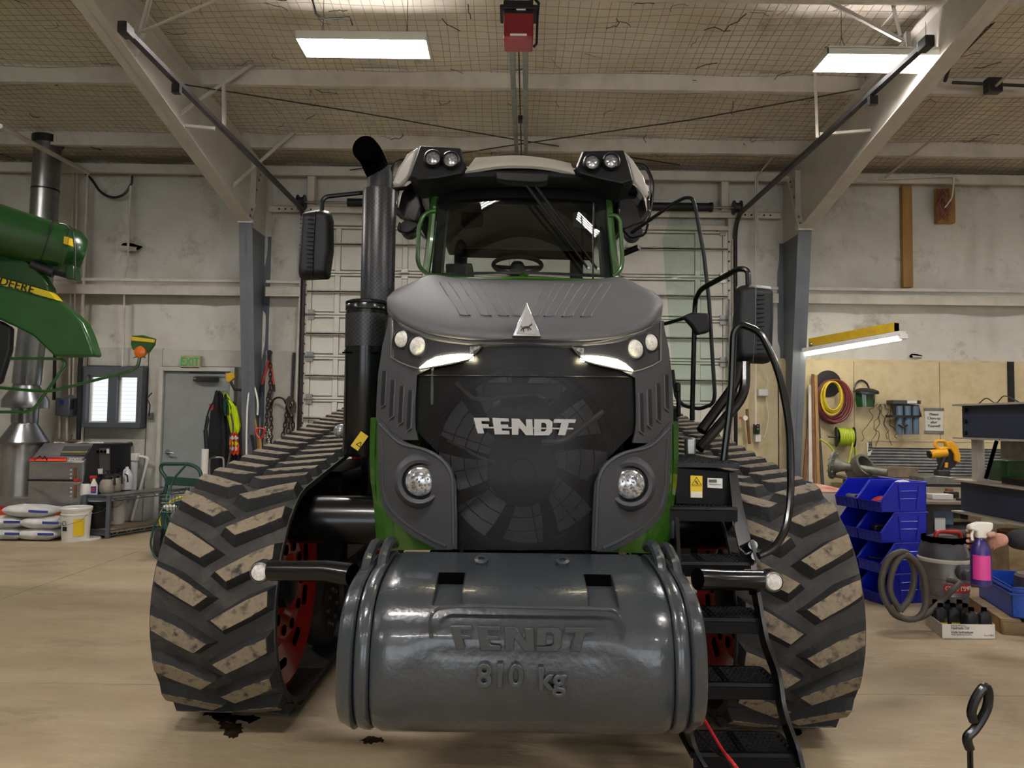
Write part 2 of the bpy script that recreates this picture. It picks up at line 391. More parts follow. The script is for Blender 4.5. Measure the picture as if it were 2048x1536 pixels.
# back wall: vinyl faced insulation blanket, bulging between the seams
seams = [-12, -10.6, -9.2, -8.0, -7.0, -6.15, -5.85, -5.55, -4.3, -3.5, -2.9, 3.1, 3.95, 4.95, 6.72, 7.0, 8.2, 9.6, 11, 12]
def wall_y(x, z):
    for a, b in zip(seams, seams[1:]):
        if a <= x <= b: t = (x - a) / (b - a); w = b - a; break
    bul = .055 * min(1, w) * (math.sin(PI * t) ** .55)
    pin = min(1, abs(z - 3.33) / .35) ** .6 * min(1, (5.1 - z) / .3 if z < 5.1 else 0.01) ** .5
    bul *= max(.15, pin)
    wr = .006 * math.sin(x * 23 + 3 * math.sin(z * 2.1 + x)) * (.5 + .5 * math.sin(z * 1.7 + x * 3)) + .012 * math.sin(x * 5.3 + z * 1.9) * math.sin(z * 2.7 - x)
    return WY - bul - wr * (0 if t < .02 or t > .98 else 1)
xs = []
for a, b in zip(seams, seams[1:]):
    n = max(4, int((b - a) / .055)); xs += [a + (b - a) * k / n for k in range(n)]
xs.append(12)
zs = [k * .065 for k in range(81)]
S('wall_back', MB().grid([[(x, wall_y(x, min(z, 5.1)), min(z, 5.2)) for x in xs] for z in zs], back=(0, .25, 0)), M['wall_vinyl'], sm=60)
for nm, a, b in (('wall_left', (-12.2, -12, 0), (-12, 10.5, 6.3)), ('wall_right', (12, -12, 0), (12.2, 10.5, 6.3)), ('wall_front', (-12, -12.2, 4.3), (12, -12, 6.3))):
    S(nm, MB().box(a, b), M['wall_panel'], sm=0)
for a_, b_ in ((-12, -6.1), (-.1, 1.6), (7.6, 12)): S('wall_front_pier', MB().box((a_, -12.2, 0), (b_, -12, 4.3)), M['wall_panel'], sm=0)   # unseen doorways between piers, added to let in daylight fill from behind camera
# roof: two slopes of faced insulation with quilted relief
def ceil_grid(y0, y1):
    rows = []; n = 60
    for j in range(n + 1):
        y = y0 + (y1 - y0) * j / n
        rows.append([(x * .2, y, roofz(y) - .03 * abs(math.sin(x * .2 * 2.05)) - .012 * math.sin(x * .9 + y * 3)) for x in range(-60, 61)])
    return rows
S('ceiling', MB().grid(ceil_grid(-12, -.8)[:-1] + ceil_grid(-.8, 10.5), back=(0, 0, .15)), M['ceil'], sm=60)
CE = bpy.data.objects['ceiling']
wm = MB()
for k in range(-110, 111):
    x = k * .1
    x += .012 * math.sin(k * 3.7)
    pts = [V((x + .01 * math.sin(y * 3 + k), y, roofz(y) - .048 - .012 * math.sin(y * 4.1 + k * .3))) for y in [3.4 + .35 * q for q in range(21)]]
    if -78 < k < 78: wm.tube(pts, .0027, 3, caps=False)
for j in range(70):
    y = 3.4 + j * .1 + .012 * math.sin(j * 5.1)
    wm.tube([V((q * .4, y + .012 * math.sin(q * 1.9 + j), roofz(y) - .052 - .012 * math.sin(q * 1.3 + j * .7))) for q in range(-20, 21)], .0027, 3, caps=False)
mk('wire_mesh', wm, M['wire'], CE, sm=0, kind='stuff')
cw = MB()
for k in range(170):
    y = RN.uniform(4.6, 10.1); x = RN.uniform(-7.5, 7.5); z = roofz(y) - .06; p = V((x, y, z)); pts = [p]
    a = RN.uniform(0, 6.3)
    for q in range(5):
        a += RN.uniform(-.9, .9); p = p + V((math.cos(a), math.sin(a), RN.uniform(-.5, .2))) * RN.uniform(.02, .07); pts.append(p)
    cw.tube(pts, RN.uniform(.002, .006), 3, caps=False)
mk('cobwebs', cw, M['cobweb'], CE, sm=0, kind='stuff')
# purlins (C sections running left to right)
def purlin(y, first=False):
    zt = roofz(y) - .015; h = .205; m = MB()
    sh = [(0, 0), (.065, 0), (.065, .018), (.006, .018 - .012), (.006, h - .006), (.065, h - .006), (.065, h), (0, h)]
    m.prism([(-12, y + a, zt - h + b) for a, b in sh], (24, 0, 0))
    return S('purlin', m, M['steel_cream'], sm=0)
py_ = [9.43, 7.92, 6.40, 4.88, 3.36, 1.84, .32]
for y in py_ + [-1.9, -3.4, -4.9, -6.4, -7.9, -9.4]: purlin(y)
S('trim_1', MB().box((-12, 10.12, 4.93), (12, 10.18, 5.06)).box((-12, 10.18, 5.03), (12, 10.42, 5.05)), M['steel_cream'], bev=.004)       # eave strut
for k, (a, b) in enumerate(((-12, -3.72), (-3.5, -3.02), (3.16, 3.75), (4.0, 12))):   # wall girts
    S('trim_%d' % (k + 2), MB().box((a, 10.16, 3.20), (b, 10.175, 3.32)).box((a, 10.16, 3.32), (b, 10.36, 3.335)).box((a, 10.17, 3.39), (b, 10.2, 3.43)), M['steel_cream'], bev=.003)
# steel frames: column + haunch + rafter
def frame(x, nm):
    t = .008; fw = .09
    root = thing('steel_frame', None, None, (x, 10.3, 0)); root['kind'] = 'structure'
    # I section column, inner flange slopes
    def iflange(pts, w, mt, name):
        m = MB()
        for (y0, z0), (y1, z1) in zip(pts, pts[1:]):
            d = V((0, y1 - y0, z1 - z0)).normalized(); nn = V((0, d.z, -d.y)) * .013
            m.prism([(x - w, y0, z0), (x + w, y0, z0), (x + w, y1, z1), (x - w, y1, z1)], nn)
        mk(name, m, mt, root, sm=0)
    low = M['steel_blue']; hi = M['frame_white']
    mk('column_web', MB().prism([(x - t/2, 10.37, 0), (x - t/2, 10.37, 4.1), (x - t/2, 9.6, 4.1), (x - t/2, 10.12, 0)], (t, 0, 0)), low, root, sm=0)
    iflange([(10.12, 0), (9.6, 4.1)], fw, low, 'column_flange'); iflange([(10.37, 0), (10.37, 4.1)], fw, low, 'column_flange')
    mk('base_plate', MB().box((x - .14, 10.05, 0), (x + .14, 10.39, .02)), low, root)
    mk('cap_strip', MB().box((x - fw - .005, 9.57, 4.09), (x + fw + .005, 9.63, 4.13)), M['white'], root, sm=0)
    ty = lambda y: roofz(y) - .225
    mk('rafter_web', MB().prism([(x - t/2, 10.37, 4.1), (x - t/2, 10.37, ty(10.37)), (x - t/2, -.8, ty(-.8)), (x - t/2, -.8, ty(-.8) - .4), (x - t/2, 5.0, ty(5.0) - .36), (x - t/2, 9.6, 4.1)], (t, 0, 0)), hi, root, sm=0)
    iflange([(9.6, 4.1), (5.0, ty(5.0) - .36), (-.8, ty(-.8) - .4)], fw, hi, 'rafter_flange')
    iflange([(10.37, ty(10.37)), (-.8, ty(-.8))], fw, hi, 'rafter_flange')
    iflange([(10.37, 4.1), (10.37, ty(10.37))], fw, hi, 'rafter_flange')
    # vertical stiffener and sloping splice plates with bolts
    mk('stiffener', MB().box((x - .08, 9.72, 4.13), (x + .08, 9.732, 4.95)), hi, root, sm=0)
    sp = MB().prism([(x - .085, 9.62, 4.12), (x + .085, 9.62, 4.12), (x + .085, 10.02, 4.92), (x - .085, 10.02, 4.92)], (0, -.02, .01))
    mk('splice_plate', sp, hi, root, sm=0)
    bo = MB()
    for q in (.08, .2, .6, .8, .92):
        for s in (-.055, .055): bo.cyl((x + s, 9.62 + .4*q - .04, 4.12 + .8*q + .02), (x + s, 9.62 + .4*q - .005, 4.12 + .8*q), .014, 6)
    mk('bolt', bo, M['galv'], root, kind='stuff')
    return root
FL = frame(-3.6, 'l'); FR = frame(3.9, 'r')
def angle_bar(a, b, w=.045, parent=None):
    a = V(a); b = V(b); d = unit(b - a); up = V((0, 0, 1)) if abs(d.z) < .8 else V((0, 1, 0)); s = unit(d.cross(up)); n2 = s.cross(d)
    m = MB(); m.prism([a, a + s*w, a + s*w + n2*.004, a + n2*.004], b - a); m.prism([a, a + s*.004, a + s*.004 + n2*w, a + n2*w], b - a)
    return mk('flange_brace', m, M['frame_white'], parent, sm=0)
for (p0, y0, p1, y1) in (((335, 250), 7.6, (505, 134), 7.9), ((449, 392), 9.1, (592, 265), 9.4), ((172, 30), 6.2, (330, -75), 6.4)):
    angle_bar(at(*p0, y0), at(*p1, y1), parent=FL)
angle_bar(at(335, 253, 7.6), at(430, 262, 7.62), parent=FL); angle_bar(at(450, 262, 7.7), at(450, 168, 7.75), .035, FL)
angle_bar(at(282, 66, 6.6), at(268, 112, 6.5), parent=FL); angle_bar(at(283, 66, 6.6), at(303, -10, 6.5), .035, FL); angle_bar(at(285, 66, 6.6), at(450, -4, 6.4), .03, FL)
angle_bar(at(1640, 273, 7.8), at(1763, 264, 7.8), parent=FR); angle_bar(at(1638, 275, 7.7), at(1633, 130, 7.75), .035, FR)
angle_bar(at(1804, 82, 6.55), at(1640, -6, 6.4), .03, FR); angle_bar(at(1804, 70, 6.6), at(1785, -10, 6.5), .035, FR); angle_bar(at(1812, 62, 6.6), at(1815, 112, 6.5), parent=FR)
# overhead sectional door
DX0, DX1 = -2.93, 3.05
dr = S('door_1', MB().box((DX0, 10.30, 0), (DX1, 10.33, 4.26)), M['door_rib'], sm=0)
zt = [0, .56, 1.16, 1.76, 2.36, 2.96, 3.56, 4.24]
sts = [DX0 + .02, DX0 + .42, -1.55, -.02, 1.5, DX1 - .42, DX1 - .02]
for a, b in zip(zt, zt[1:]):
    m = MB()
    for s0, s1 in zip(sts, sts[1:]): m.box((s0 + .04, 10.275, a + .05), (s1 - .04, 10.298, b - .05))
    mk('door_section', m, M['door_white'], dr, bev=.006)
    mk('section_rail', MB().box((DX0, 10.255, b - .035), (DX1, 10.30, b - .008)).box((DX0, 10.25, b + .002), (DX1, 10.30, b + .03)), M['door_white'], dr, bev=.003)
    mk('strut', MB().box((DX0, 10.22, b - .28), (DX1, 10.275, b - .265)).box((DX0, 10.22, b - .29), (DX1, 10.226, b - .25)), M['door_rib'], dr, sm=0)
    for s in sts:
        m = MB().box((s - .035, 10.262, a + .01), (s + .035, 10.30, b - .01))
        mk('stile', m, M['door_white'], dr, sm=0)
    for s in (DX0 + .06, -1.55, -.02, 1.5, DX1 - .06):
        mk('hinge', MB().box((s - .045, 10.24, b - .07), (s + .045, 10.262, b + .07)).cyl((s - .07, 10.235, b), (s + .07, 10.235, b), .013, 8), M['galv'], dr, sm=0)
# jamb rows with roller brackets, header framing
for nm, x in (('trim_6', -3.0), ('trim_7', 3.12)):
    m = MB().box((x - .06, 10.24, 0), (x + .06, 10.36, 4.5)).box((x - .02, 10.16, 0), (x - .012, 10.24, 4.1)).box((x + .03, 10.2, 0), (x + .035, 10.24, 4.3))
    o = S(nm, m, M['steel_cream'], sm=0)
    b = MB()
    for k in range(28): b.cyl((x + (.05 if x < 0 else -.05), 10.24, .3 + k * .14), (x + (.05 if x < 0 else -.05), 10.225, .3 + k * .14), .014, 6)
    mk('bolt', b, M['darksteel'], o, kind='stuff')
o = S('trim_8', MB().box((-3.5, 10.2, 4.42), (3.8, 10.24, 4.5)).box((-3.5, 10.16, 4.5), (3.8, 10.3, 4.512)).box((DX0, 10.2, 4.24), (DX1, 10.3, 4.30)), M['steel_cream'], bev=.003)
b = MB()
for k in range(6):
    for x0 in (-3.35, 3.2): b.cyl((x0 + k * .09, 10.2, 4.46), (x0 + k * .09, 10.19, 4.46), .012, 6)
mk('bolt_hole', b, M['blackdeep'], o, kind='stuff')
for k, x in enumerate((-2.9, -1.4, 0.2, 1.8, 3.0)): S('header_post', MB().box((x - .05, 10.18, 4.5), (x + .05, 10.3, 4.95)), M['steel_cream'], bev=.003)
# man door left
L1 = at(329, 745, 10.3); LT = at(329, 747, 10.3).z; dx0 = -4.93; dx1 = -3.98
LT = 2.13
S('door_2_frame', MB().box((dx0 - .06, 10.22, 0), (dx0, 10.37, LT + .06)).box((dx1, 10.22, 0), (dx1 + .06, 10.37, LT + .06)).box((dx0, 10.22, LT), (dx1, 10.37, LT + .06)), M['wall_panel'], bev=.004)
d2 = S('door_2', MB().box((dx0 + .004, 10.27, .01), (dx1 - .004, 10.32, LT - .004)), M['vdoor'], bev=.003)
kx = dx0 + .09
mk('door_handle', MB().lathe([(.036, 0), (.036, .01), (.012, .014), (.012, .05)], (kx, 10.27, .98), (0, -1, 0), 16).tube([(kx, 10.215, .98), (kx + .05, 10.21, .978), (kx + .11, 10.215, .97)], .009, 8), M['galv'], d2)
mk('door_closer', MB().box((-4.45, 10.19, LT - .15), (-4.15, 10.27, LT - .08)).cyl((-4.45, 10.23, LT - .115), (-4.5, 10.23, LT - .115), .03, 10).cb((-4.3, 10.2, LT - .02), (.5, .02, .02)), M['darksteel'], d2, bev=.006)
# window left
wx0, wx1, wz0, wz1 = -6.05, -5.2, 1.32, 2.18
wf = S('window_1', MB().box((wx0, 10.18, wz0 + .07), (wx0 + .07, 10.36, wz1 - .12)).box((wx1 - .07, 10.18, wz0 + .07), (wx1, 10.36, wz1 - .12)).box((wx0, 10.18, wz1 - .12), (wx1, 10.36, wz1)).box((wx0, 10.16, wz0), (wx1, 10.36, wz0 + .07)).box(((wx0+wx1)/2 - .06, 10.2, wz0 + .07), ((wx0+wx1)/2 + .06, 10.36, wz1 - .12)), M['frame_dark'])
M['day'] = bpy.data.materials.new('daylight pane'); M['day'].use_nodes = True
nt = M['day'].node_tree; nt.nodes.remove(nt.nodes['Principled BSDF']); e = nt.nodes.new('ShaderNodeEmission'); e.inputs[1].default_value = .33
tc = nt.nodes.new('ShaderNodeTexCoord'); wv = nt.nodes.new('ShaderNodeTexWave'); wv.bands_direction = 'Z'; wv.inputs['Scale'].default_value = 5.5; wv.inputs['Distortion'].default_value = .4
mx = nt.nodes.new('ShaderNodeMix'); mx.data_type = 'RGBA'; mx.inputs['A'].default_value = (.86, .92, .97, 1); mx.inputs['B'].default_value = (.6, .69, .72, 1)
mr = nt.nodes.new('ShaderNodeMapRange'); mr.inputs[1].default_value = .85; mr.inputs[2].default_value = 1
nt.links.new(tc.outputs['Object'], wv.inputs[0]); nt.links.new(wv.outputs['Fac'], mr.inputs[0]); nt.links.new(mr.outputs[0], mx.inputs[0]); nt.links.new(mx.outputs['Result'], e.inputs[0]); nt.links.new(e.outputs[0], nt.nodes['Material Output'].inputs[0])
wm_ = (wx0 + wx1) / 2
for a, b in ((wx0 + .1, wm_ - .085), (wm_ + .085, wx1 - .1)):
    mk('window_pane', MB().box((a, 10.30, wz0 + .09), (b, 10.31, wz1 - .15)), M['day'], wf, sm=0)
    mk('sash', MB().box((a - .03, 10.27, wz0 + .06), (a, 10.32, wz1 - .12)).box((b, 10.27, wz0 + .06), (b + .03, 10.32, wz1 - .12)).box((a, 10.27, wz0 + .07), (b, 10.32, wz0 + .09)).box((a, 10.27, wz1 - .15), (b, 10.32, wz1 - .12)), M['whiteplastic'], wf, sm=0)
# lower wall panels, left (white) and right (cream plywood sheets)
pl = S('trim_9', MB().box((-11.9, 10.33, 2.43), (dx0 - .06, 10.36, 2.46)), M['wall_panel'])
for a, b, z0, z1 in ((-11.9, -9.9, 0, 2.44), (-9.88, -8.0, 0, 2.44), (-7.98, -6.07, 0, 2.44), (-6.05, -5.2, 0, 1.31), (-6.05, -5.2, 2.19, 2.44), (-5.18, dx0 - .065, 0, 2.44), (dx0 - .06, -3.75, LT + .065, 2.44), (-3.52, -3.07, 0, 2.44)):
    mk('wall_sheet', MB().box((a, 10.315, z0 + .01), (b, 10.34, z1)), M['wall_panel'], pl, sm=0)
pr = S('trim_10', MB().box((3.2, 10.33, 2.40), (11.9, 10.36, 2.43)), M['ply'])
for a, b in ((3.2, 3.78), (3.8, 4.86), (4.87, 6.08), (6.09, 7.3), (7.31, 8.52), (8.53, 9.7), (9.71, 11.9)):
    mk('plywood_sheet', MB().box((a, 10.30, .01), (b, 10.325, 2.40)), M['ply'], pr, sm=0)
m = MB(); rows = []
for k in range(0, 200): z = .2 + k * .0053; rows.append([(5.05, 10.285 - .007 * math.sin(k * .785), z), (9.6, 10.285 - .007 * math.sin(k * .785), z)])
mk('corrugated_sheet', m.grid(rows, back=(0, .006, 0)), M['corrug'], pr, sm=60)
mk('batten', MB().box((7.05, 10.27, 1.25), (7.13, 10.30, 2.42)), M['blackmatt'], pr, sm=0)
mk('shelf_strip', MB().box((5.1, 10.26, 1.27), (9.0, 10.29, 1.30)).box((5.1, 10.27, 1.18), (9.0, 10.285, 1.27)), M['ply'], pr, sm=0)
# bare studs in the torn blanket, right
s1 = at(1803, 372, 10.28); s2 = at(1823, 575, 10.28)
S('wall_stud', MB().box((s1.x, 10.26, s2.z), (s1.x + .14, 10.34, s1.z)), M['wood'], bev=.004)
s1 = at(1872, 376, 10.28); s2 = at(1905, 447, 10.28)
S('wall_block', MB().box((s1.x, 10.24, s2.z), (s1.x + .25, 10.34, s1.z)), M['wood'], bev=.004)
# tears in the blanket
def tear(px, py, w, h, nm):
    p = at(px, py, 10.33); n = 14
    ring = [(p.x + w * math.cos(2*PI*k/n) * (1 + .15*math.sin(k*2.7)), 10.325, p.z + h * math.sin(2*PI*k/n) * (1 - .5*math.cos(2*PI*k/n))) for k in range(n)]
    mk('tear_hole', MB().prism(ring, (0, .012, 0)), M['blackdeep'], bpy.data.objects['wall_back'], sm=0)
    mk('tear_flap', MB().grid([[(p.x - w*.85 + w*1.5*u, 10.30 - .03*math.sin(PI*v), p.z - h*1.2 + h*1.5*v*(1-.3*u)) for u in (0, .25, .5, .75, 1)] for v in (0, .33, .66, 1)], back=(0, .004, 0)), M['wall_vinyl'], bpy.data.objects['wall_back'])
tear(262, 494, .16, .055, 'a'); tear(1832, 712, .09, .03, 'b')
# conduits and pipes on the wall (one object per run)
def conduit(pts, r, mt, label, Y=10.2, name='conduit', fr=.08, grp=None):
    pp = [at(q[0], q[1], q[2] if len(q) == 3 else Y) for q in pts]
    return mk(name, MB().tube(fillet(pp, fr), r, 8), mt, label=label, cat='conduit', group=grp)
conduit([(176, 348), (170, 480), (162, 700), (160, 880)], .022, M['steel_cream'], 'cream pipe running down the wall between flue pipe and window')
conduit([(146, 345), (142, 500), (138, 790)], .014, M['steel_cream'], 'thin cream conduit just right of the grey flue pipe')
conduit([(154, 345), (151, 520), (146, 790)], .014, M['steel_cream'], 'second thin cream conduit beside the flue pipe')
conduit([(0, 252, 8.0), (175, 345, 10.1)], .03, M['steel_cream'], 'cream pipe slanting down from the ceiling above the flue')
conduit([(262, 350), (258, 440), (255, 530), (249, 545), (248, 640), (245, 735)], .016, M['steel_cream'], 'cream conduit passing the torn patch above the window')
conduit([(172, 348), (185, 360), (200, 385), (225, 397), (250, 390), (264, 365), (264, 352)], .018, M['darksteel'], 'grey cable drooping in a loop under the eave', fr=.3)
conduit([(163, 700), (160, 740), (157, 880)], .03, M['blackmatt'], 'black pipe left of the window down to the washer', Y=10.15)
conduit([(110, 690), (108, 800)], .022, M['blackmatt'], 'short black pipe beside the electrical box')
conduit([(1515, 505), (1515, 352), (1580, 270, 9.4), (1700, 130, 7.9), (1790, 20, 6.6)], .012, M['steel_cream'], 'thin cream conduit climbing past the right door track', Y=10.1)
conduit([(1511, 352), (1511, 640), (1511, 850)], .012, M['steel_cream'], 'thin vertical conduit on the wall by the right mirror', Y=10.1)
conduit([(1770, 356, 10.0), (1960, 200, 8.0), (2060, 110, 7)], .015, M['steel_cream'], 'cream conduit slanting across the ceiling at far right')
conduit([(1460, 600), (1458, 840)], .02, M['galv'], 'galvanised pipe beside the right door jamb', Y=10.15)
m = MB(); a = at(1986, 172, 7.7); m.cb(a, (.16, .1, .16))
jb = mk('junction_box', m, M['darksteel'], bev=.01, label='dark octagonal junction box under the ceiling at top right', cat='box')
conduit([(1890, 162, 7.8), (1900, 130, 7.6), (2060, -30, 6.6)], .02, M['darksteel'], 'dark conduit bending up at the second purlin, top right')
conduit([(1905, 165, 7.75), (2060, 172, 7.7)], .018, M['darksteel'], 'dark conduit run passing under the junction box')
# slack bracing cables below the roof
for lab, pts in (('brace cable from left rafter crossing down to the right', [(360, 168, 7.6), (700, 222, 8.3), (1024, 278, 9.2), (1360, 330, 10.1)]), ('brace cable from right rafter crossing down to the left', [(1720, 178, 7.7), (1380, 240, 8.4), (1060, 285, 9.2), (700, 340, 10.1)])):
    mk('brace_cable', MB().tube([at(*p) for p in pts], .008, 5), M['cobweb'], label=lab, cat='cable', sm=60)
# ================================================================ CEILING LIGHTS
def slotted(cx, cy, z, L_, W_, n):
    m = MB()
    for k in range(n + 1):   # top plate strips, slots added above every tube as uplight for the ceiling
        y0 = cy - W_/2 + W_ * (k - .5) / n + .003; y1 = cy - W_/2 + W_ * (k + .5) / n - .003
        m.box((cx - L_/2, max(y0, cy - W_/2), z + .055), (cx + L_/2, min(y1, cy + W_/2), z + .075))
    return m
def fixture(cx, cy, z, ntube=4):
    r = thing('ceiling_light', 'x', 'ceiling light', (cx, cy, z + .12), 'hanging fluorescent fixtures'); L_ = 1.22; W_ = .36
    mk('housing', slotted(cx, cy, z, L_, W_, ntube).box((cx - L_/2, cy - W_/2, z), (cx + L_/2, cy - W_/2 + .008, z + .06)).box((cx - L_/2, cy + W_/2 - .008, z), (cx + L_/2, cy + W_/2, z + .06)).box((cx - L_/2, cy - W_/2, z), (cx - L_/2 + .01, cy + W_/2, z + .06)).box((cx + L_/2 - .01, cy - W_/2, z), (cx + L_/2, cy + W_/2, z + .06)), M['fixture'], r, sm=0)
    for k in range(ntube):
        y = cy - W_/2 + W_ * (k + .5) / ntube
        mk('tube_lamp', MB().tube([(cx - L_/2 + .03, y, z + .02), (cx + L_/2 - .03, y, z + .02)], .016, 6), M['tube_em'], r)
        if k: mk('divider', MB().box((cx - L_/2 + .01, y - W_/ntube/2 - .0045, z - .006), (cx + L_/2 - .01, y - W_/ntube/2 + .0045, z + .05)), M['fixture'], r, sm=0)
    for sx in (-.4, .4):
        top = roofz(cy) - .04
        mk('hanger_wire', MB().tube([(cx + sx, cy - .1, z + .07), (cx + sx, cy, z + .25), (cx + sx, cy, top)], .003, 4).tube([(cx + sx, cy + .1, z + .07), (cx + sx, cy, z + .25)], .003, 4), M['darksteel'], r)
    return r
f1 = fixture(-1.44, 6.72, 5.0); f1['label'] = 'glowing fluorescent fixture hanging over the exhaust stack side, left of centre'
f2 = fixture(3.47, 6.68, 4.90); f2['label'] = 'glowing fluorescent fixture behind the end of the right door track'
k = 0
for cx, cy in ((-6.3, 6.7), (8.4, 6.7), (-6.3, .6), (-1.4, .6), (3.5, .6), (8.4, .6), (-6.3, -5.5), (-1.4, -5.5), (3.5, -5.5), (8.4, -5.5)):
    c = copy_tree(f1, None, (cx + 1.44, cy - 6.72, 0)); c['label'] = 'unlabelled fixture'; c['label'] = 'fluorescent ceiling fixture out of view, %s row, %s' % ({6.7: 'rear', 0.6: 'middle', -5.5: 'front'}[cy], {-6.3: 'far left', -1.4: 'centre left', 3.5: 'centre right', 8.4: 'far right'}[cx])
m = MB().tube([at(625, 0, 6.4), at(632, 28, 6.6), at(650, 38, 6.7), at(700, 35, 6.75), at(705, 50, 6.75)], .01, 6)
mk('power_cord', m, M['darksteel'], label='dark cord looping over the left ceiling light', cat='cord')
# ================================================================ DOOR TRACKS, OPENER
def door_track(x, xe, lab, yend):
    s = 1 if x > 0 else -1
    pts = [V((x, 10.22, .4)), V((x, 10.22, 4.38)), V((x, 5.4, 4.44))]
    pts = [pts[0]] + [p for p in fillet([V((x, 10.22, 3.7)), V((x, 10.22, 4.42)), V((xe, yend, 4.43))], .75, 9)]
    r = thing('door_track', lab, 'door track', (x, 10.22, .4))
    mk('rail', MB().tube(pts, .04, 6, flat=.8), M['darksteel'], r, sm=20)
    mk('rail_end', MB().box((xe - .036, yend - .02, 4.385), (xe + .036, yend + .1, 4.475)), M['darksteel'], r, bev=.008)
    mk('hanger_bracket', MB().box((xe - .03, yend + .85, 4.32), (xe + .04, yend + .9, 4.40)), M['darksteel'], r, sm=0)
    return r
door_track(-2.98, -2.98, 'dark overhead door track curving from the left door jamb', 5.35)
door_track(3.15, 3.15, 'dark overhead door track curving from the right door jamb', 5.4)
sh = thing('torsion_shaft', 'door torsion shaft with black springs above the overhead door', 'door spring', (0, 10.1, 4.5))
mk('shaft', MB().cyl((-3.05, 10.08, 4.53), (3.2, 10.08, 4.53), .016, 8), M['galv'], sh)
for a, b in ((-2.35, -.9), (1.0, 2.75)): mk('spring', MB().cyl((a, 10.08, 4.53), (b, 10.08, 4.53), .06, 12).cyl((b, 10.08, 4.53), (b + .04, 10.08, 4.53), .07, 12), M['blackmatt'], sh)
for x in (-3.0, 3.14): mk('cable_drum', MB().lathe([(.10, 0), (.10, .015), (.07, .02), (.07, .09), (.10, .095), (.10, .11)], (x - .055, 10.08, 4.53), (1, 0, 0), 18), M['darksteel'], sh)
op = thing('door_opener', 'red door opener unit hanging from ceiling on steel rail', 'door opener', (.06, 6, 4.6))
c = at(1037, 57, 6.0)
mk('cover', MB().box((c.x - .125, 5.95, c.z - .105), (c.x + .125, 6.2, c.z + .11)), mat('opener red', '#7d1620', .35, coat=.3), op, bev=.012)
mk('motor', MB().box((c.x - .13, 5.98, c.z + .11), (c.x + .12, 6.2, c.z + .24)).box((c.x - .16, 5.96, c.z + .15), (c.x + .16, 6.2, c.z + .19)), M['blackmatt'], op, bev=.01)
mk('rating_label', MB().box((c.x - .02, 5.965, c.z + .14), (c.x + .06, 5.975, c.z + .17)), M['label_w'], op)
mk('name_strip', MB().box((c.x - .07, 5.943, c.z - .09), (c.x + .07, 5.951, c.z - .075)), M['label_w'], op)
mk('cable_loop', MB().tube([V((c.x + .1, 6, c.z + .3)), V((c.x + .17, 6, c.z + .22)), V((c.x + .16, 6, c.z + .1)), V((c.x + .155, 6, c.z - .13)), V((c.x + .13, 6.02, c.z - .15))], .012, 6), M['blackmatt'], op)
ra = at(1037, 88, 6.1); rb = V((.1, 10.15, 4.98))
for s in (-.06, .06):
    mk('rail', MB().prism([ra + V((s - .025, 0, -.02)), ra + V((s + .025, 0, -.02)), ra + V((s + .025, 0, .02)), ra + V((s - .025, 0, .02))], rb - ra), M['galv'], op, bev=.004)
mk('chain', MB().tube([ra + V((0, 0, .0)), rb], .008, 5), M['darksteel'], op)
mk('trolley', MB().cb(ra + (rb - ra) * .45, (.05, .1, .05)), M['blackmatt'], op)
mk('rail_bracket', MB().tube([(rb.x - .17, 9.9, 5.0), (rb.x + .17, 9.9, 5.0), (rb.x + .17, 9.9, 4.9), (rb.x - .17, 9.9, 4.9)], .012, 5, closed=True), M['darksteel'], op)
for q in (-.11, .11): mk('hanger_strut', MB().cb((c.x + q, 6.1, (c.z + .24 + roofz(6.1)) / 2), (.03, .03, roofz(6.1) - c.z - .26)), M['darksteel'], op)
# ================================================================ TRACTOR
XC = .058
T = thing('tractor', 'large green tracked tractor with grey nose and black exhaust stack', 'tractor', (XC, 5.0, 0))
def hoodY(x, z):
    xr = min(abs(x - XC), .72)
    return 2.87 + .30 * (xr / .62) ** 2.5 + .10 * max(0, 1.25 - z) + .05 * max(0, z - 1.55)
def onhood(px, py, off=0.0):
    Y = 3.0
    for _ in range(9):
        p = at(px, py, Y); Y = hoodY(p.x, p.z) - off
    return at(px, py, Y)
def interp(rows, n):
    out = []
    for a, b in zip(rows, rows[1:]):
        for k in range(n): t = k / n; out.append(tuple(x + (y - x) * t for x, y in zip(a, b)))
    out.append(rows[-1]); return out
def panel(rows, nx=8, off=0.0, th=.02, n=3):      # rows (py, xl, xr)
    g = []
    for py, xl, xr in interp(rows, n): g.append([onhood(xl + (xr - xl) * k / nx, py, off) for k in range(nx + 1)])
    return MB().grid(g, back=(0, th, 0))
def vpanel(cols, ny=4, off=0.0, th=.02, n=3):     # cols (px, ytop, ybot)
    g = []
    for px, a, b in interp(cols, n): g.append([onhood(px, a + (b - a) * k / ny, off) for k in range(ny + 1)])
    return MB().grid(g, back=(0, th, 0))
def both(name, mb, mt, parent, xc=XC, **k):
    a = mk(name, mb, mt, parent, **k); b = mk(name, mb.mirror(xc), mt, parent, **k); return a, b
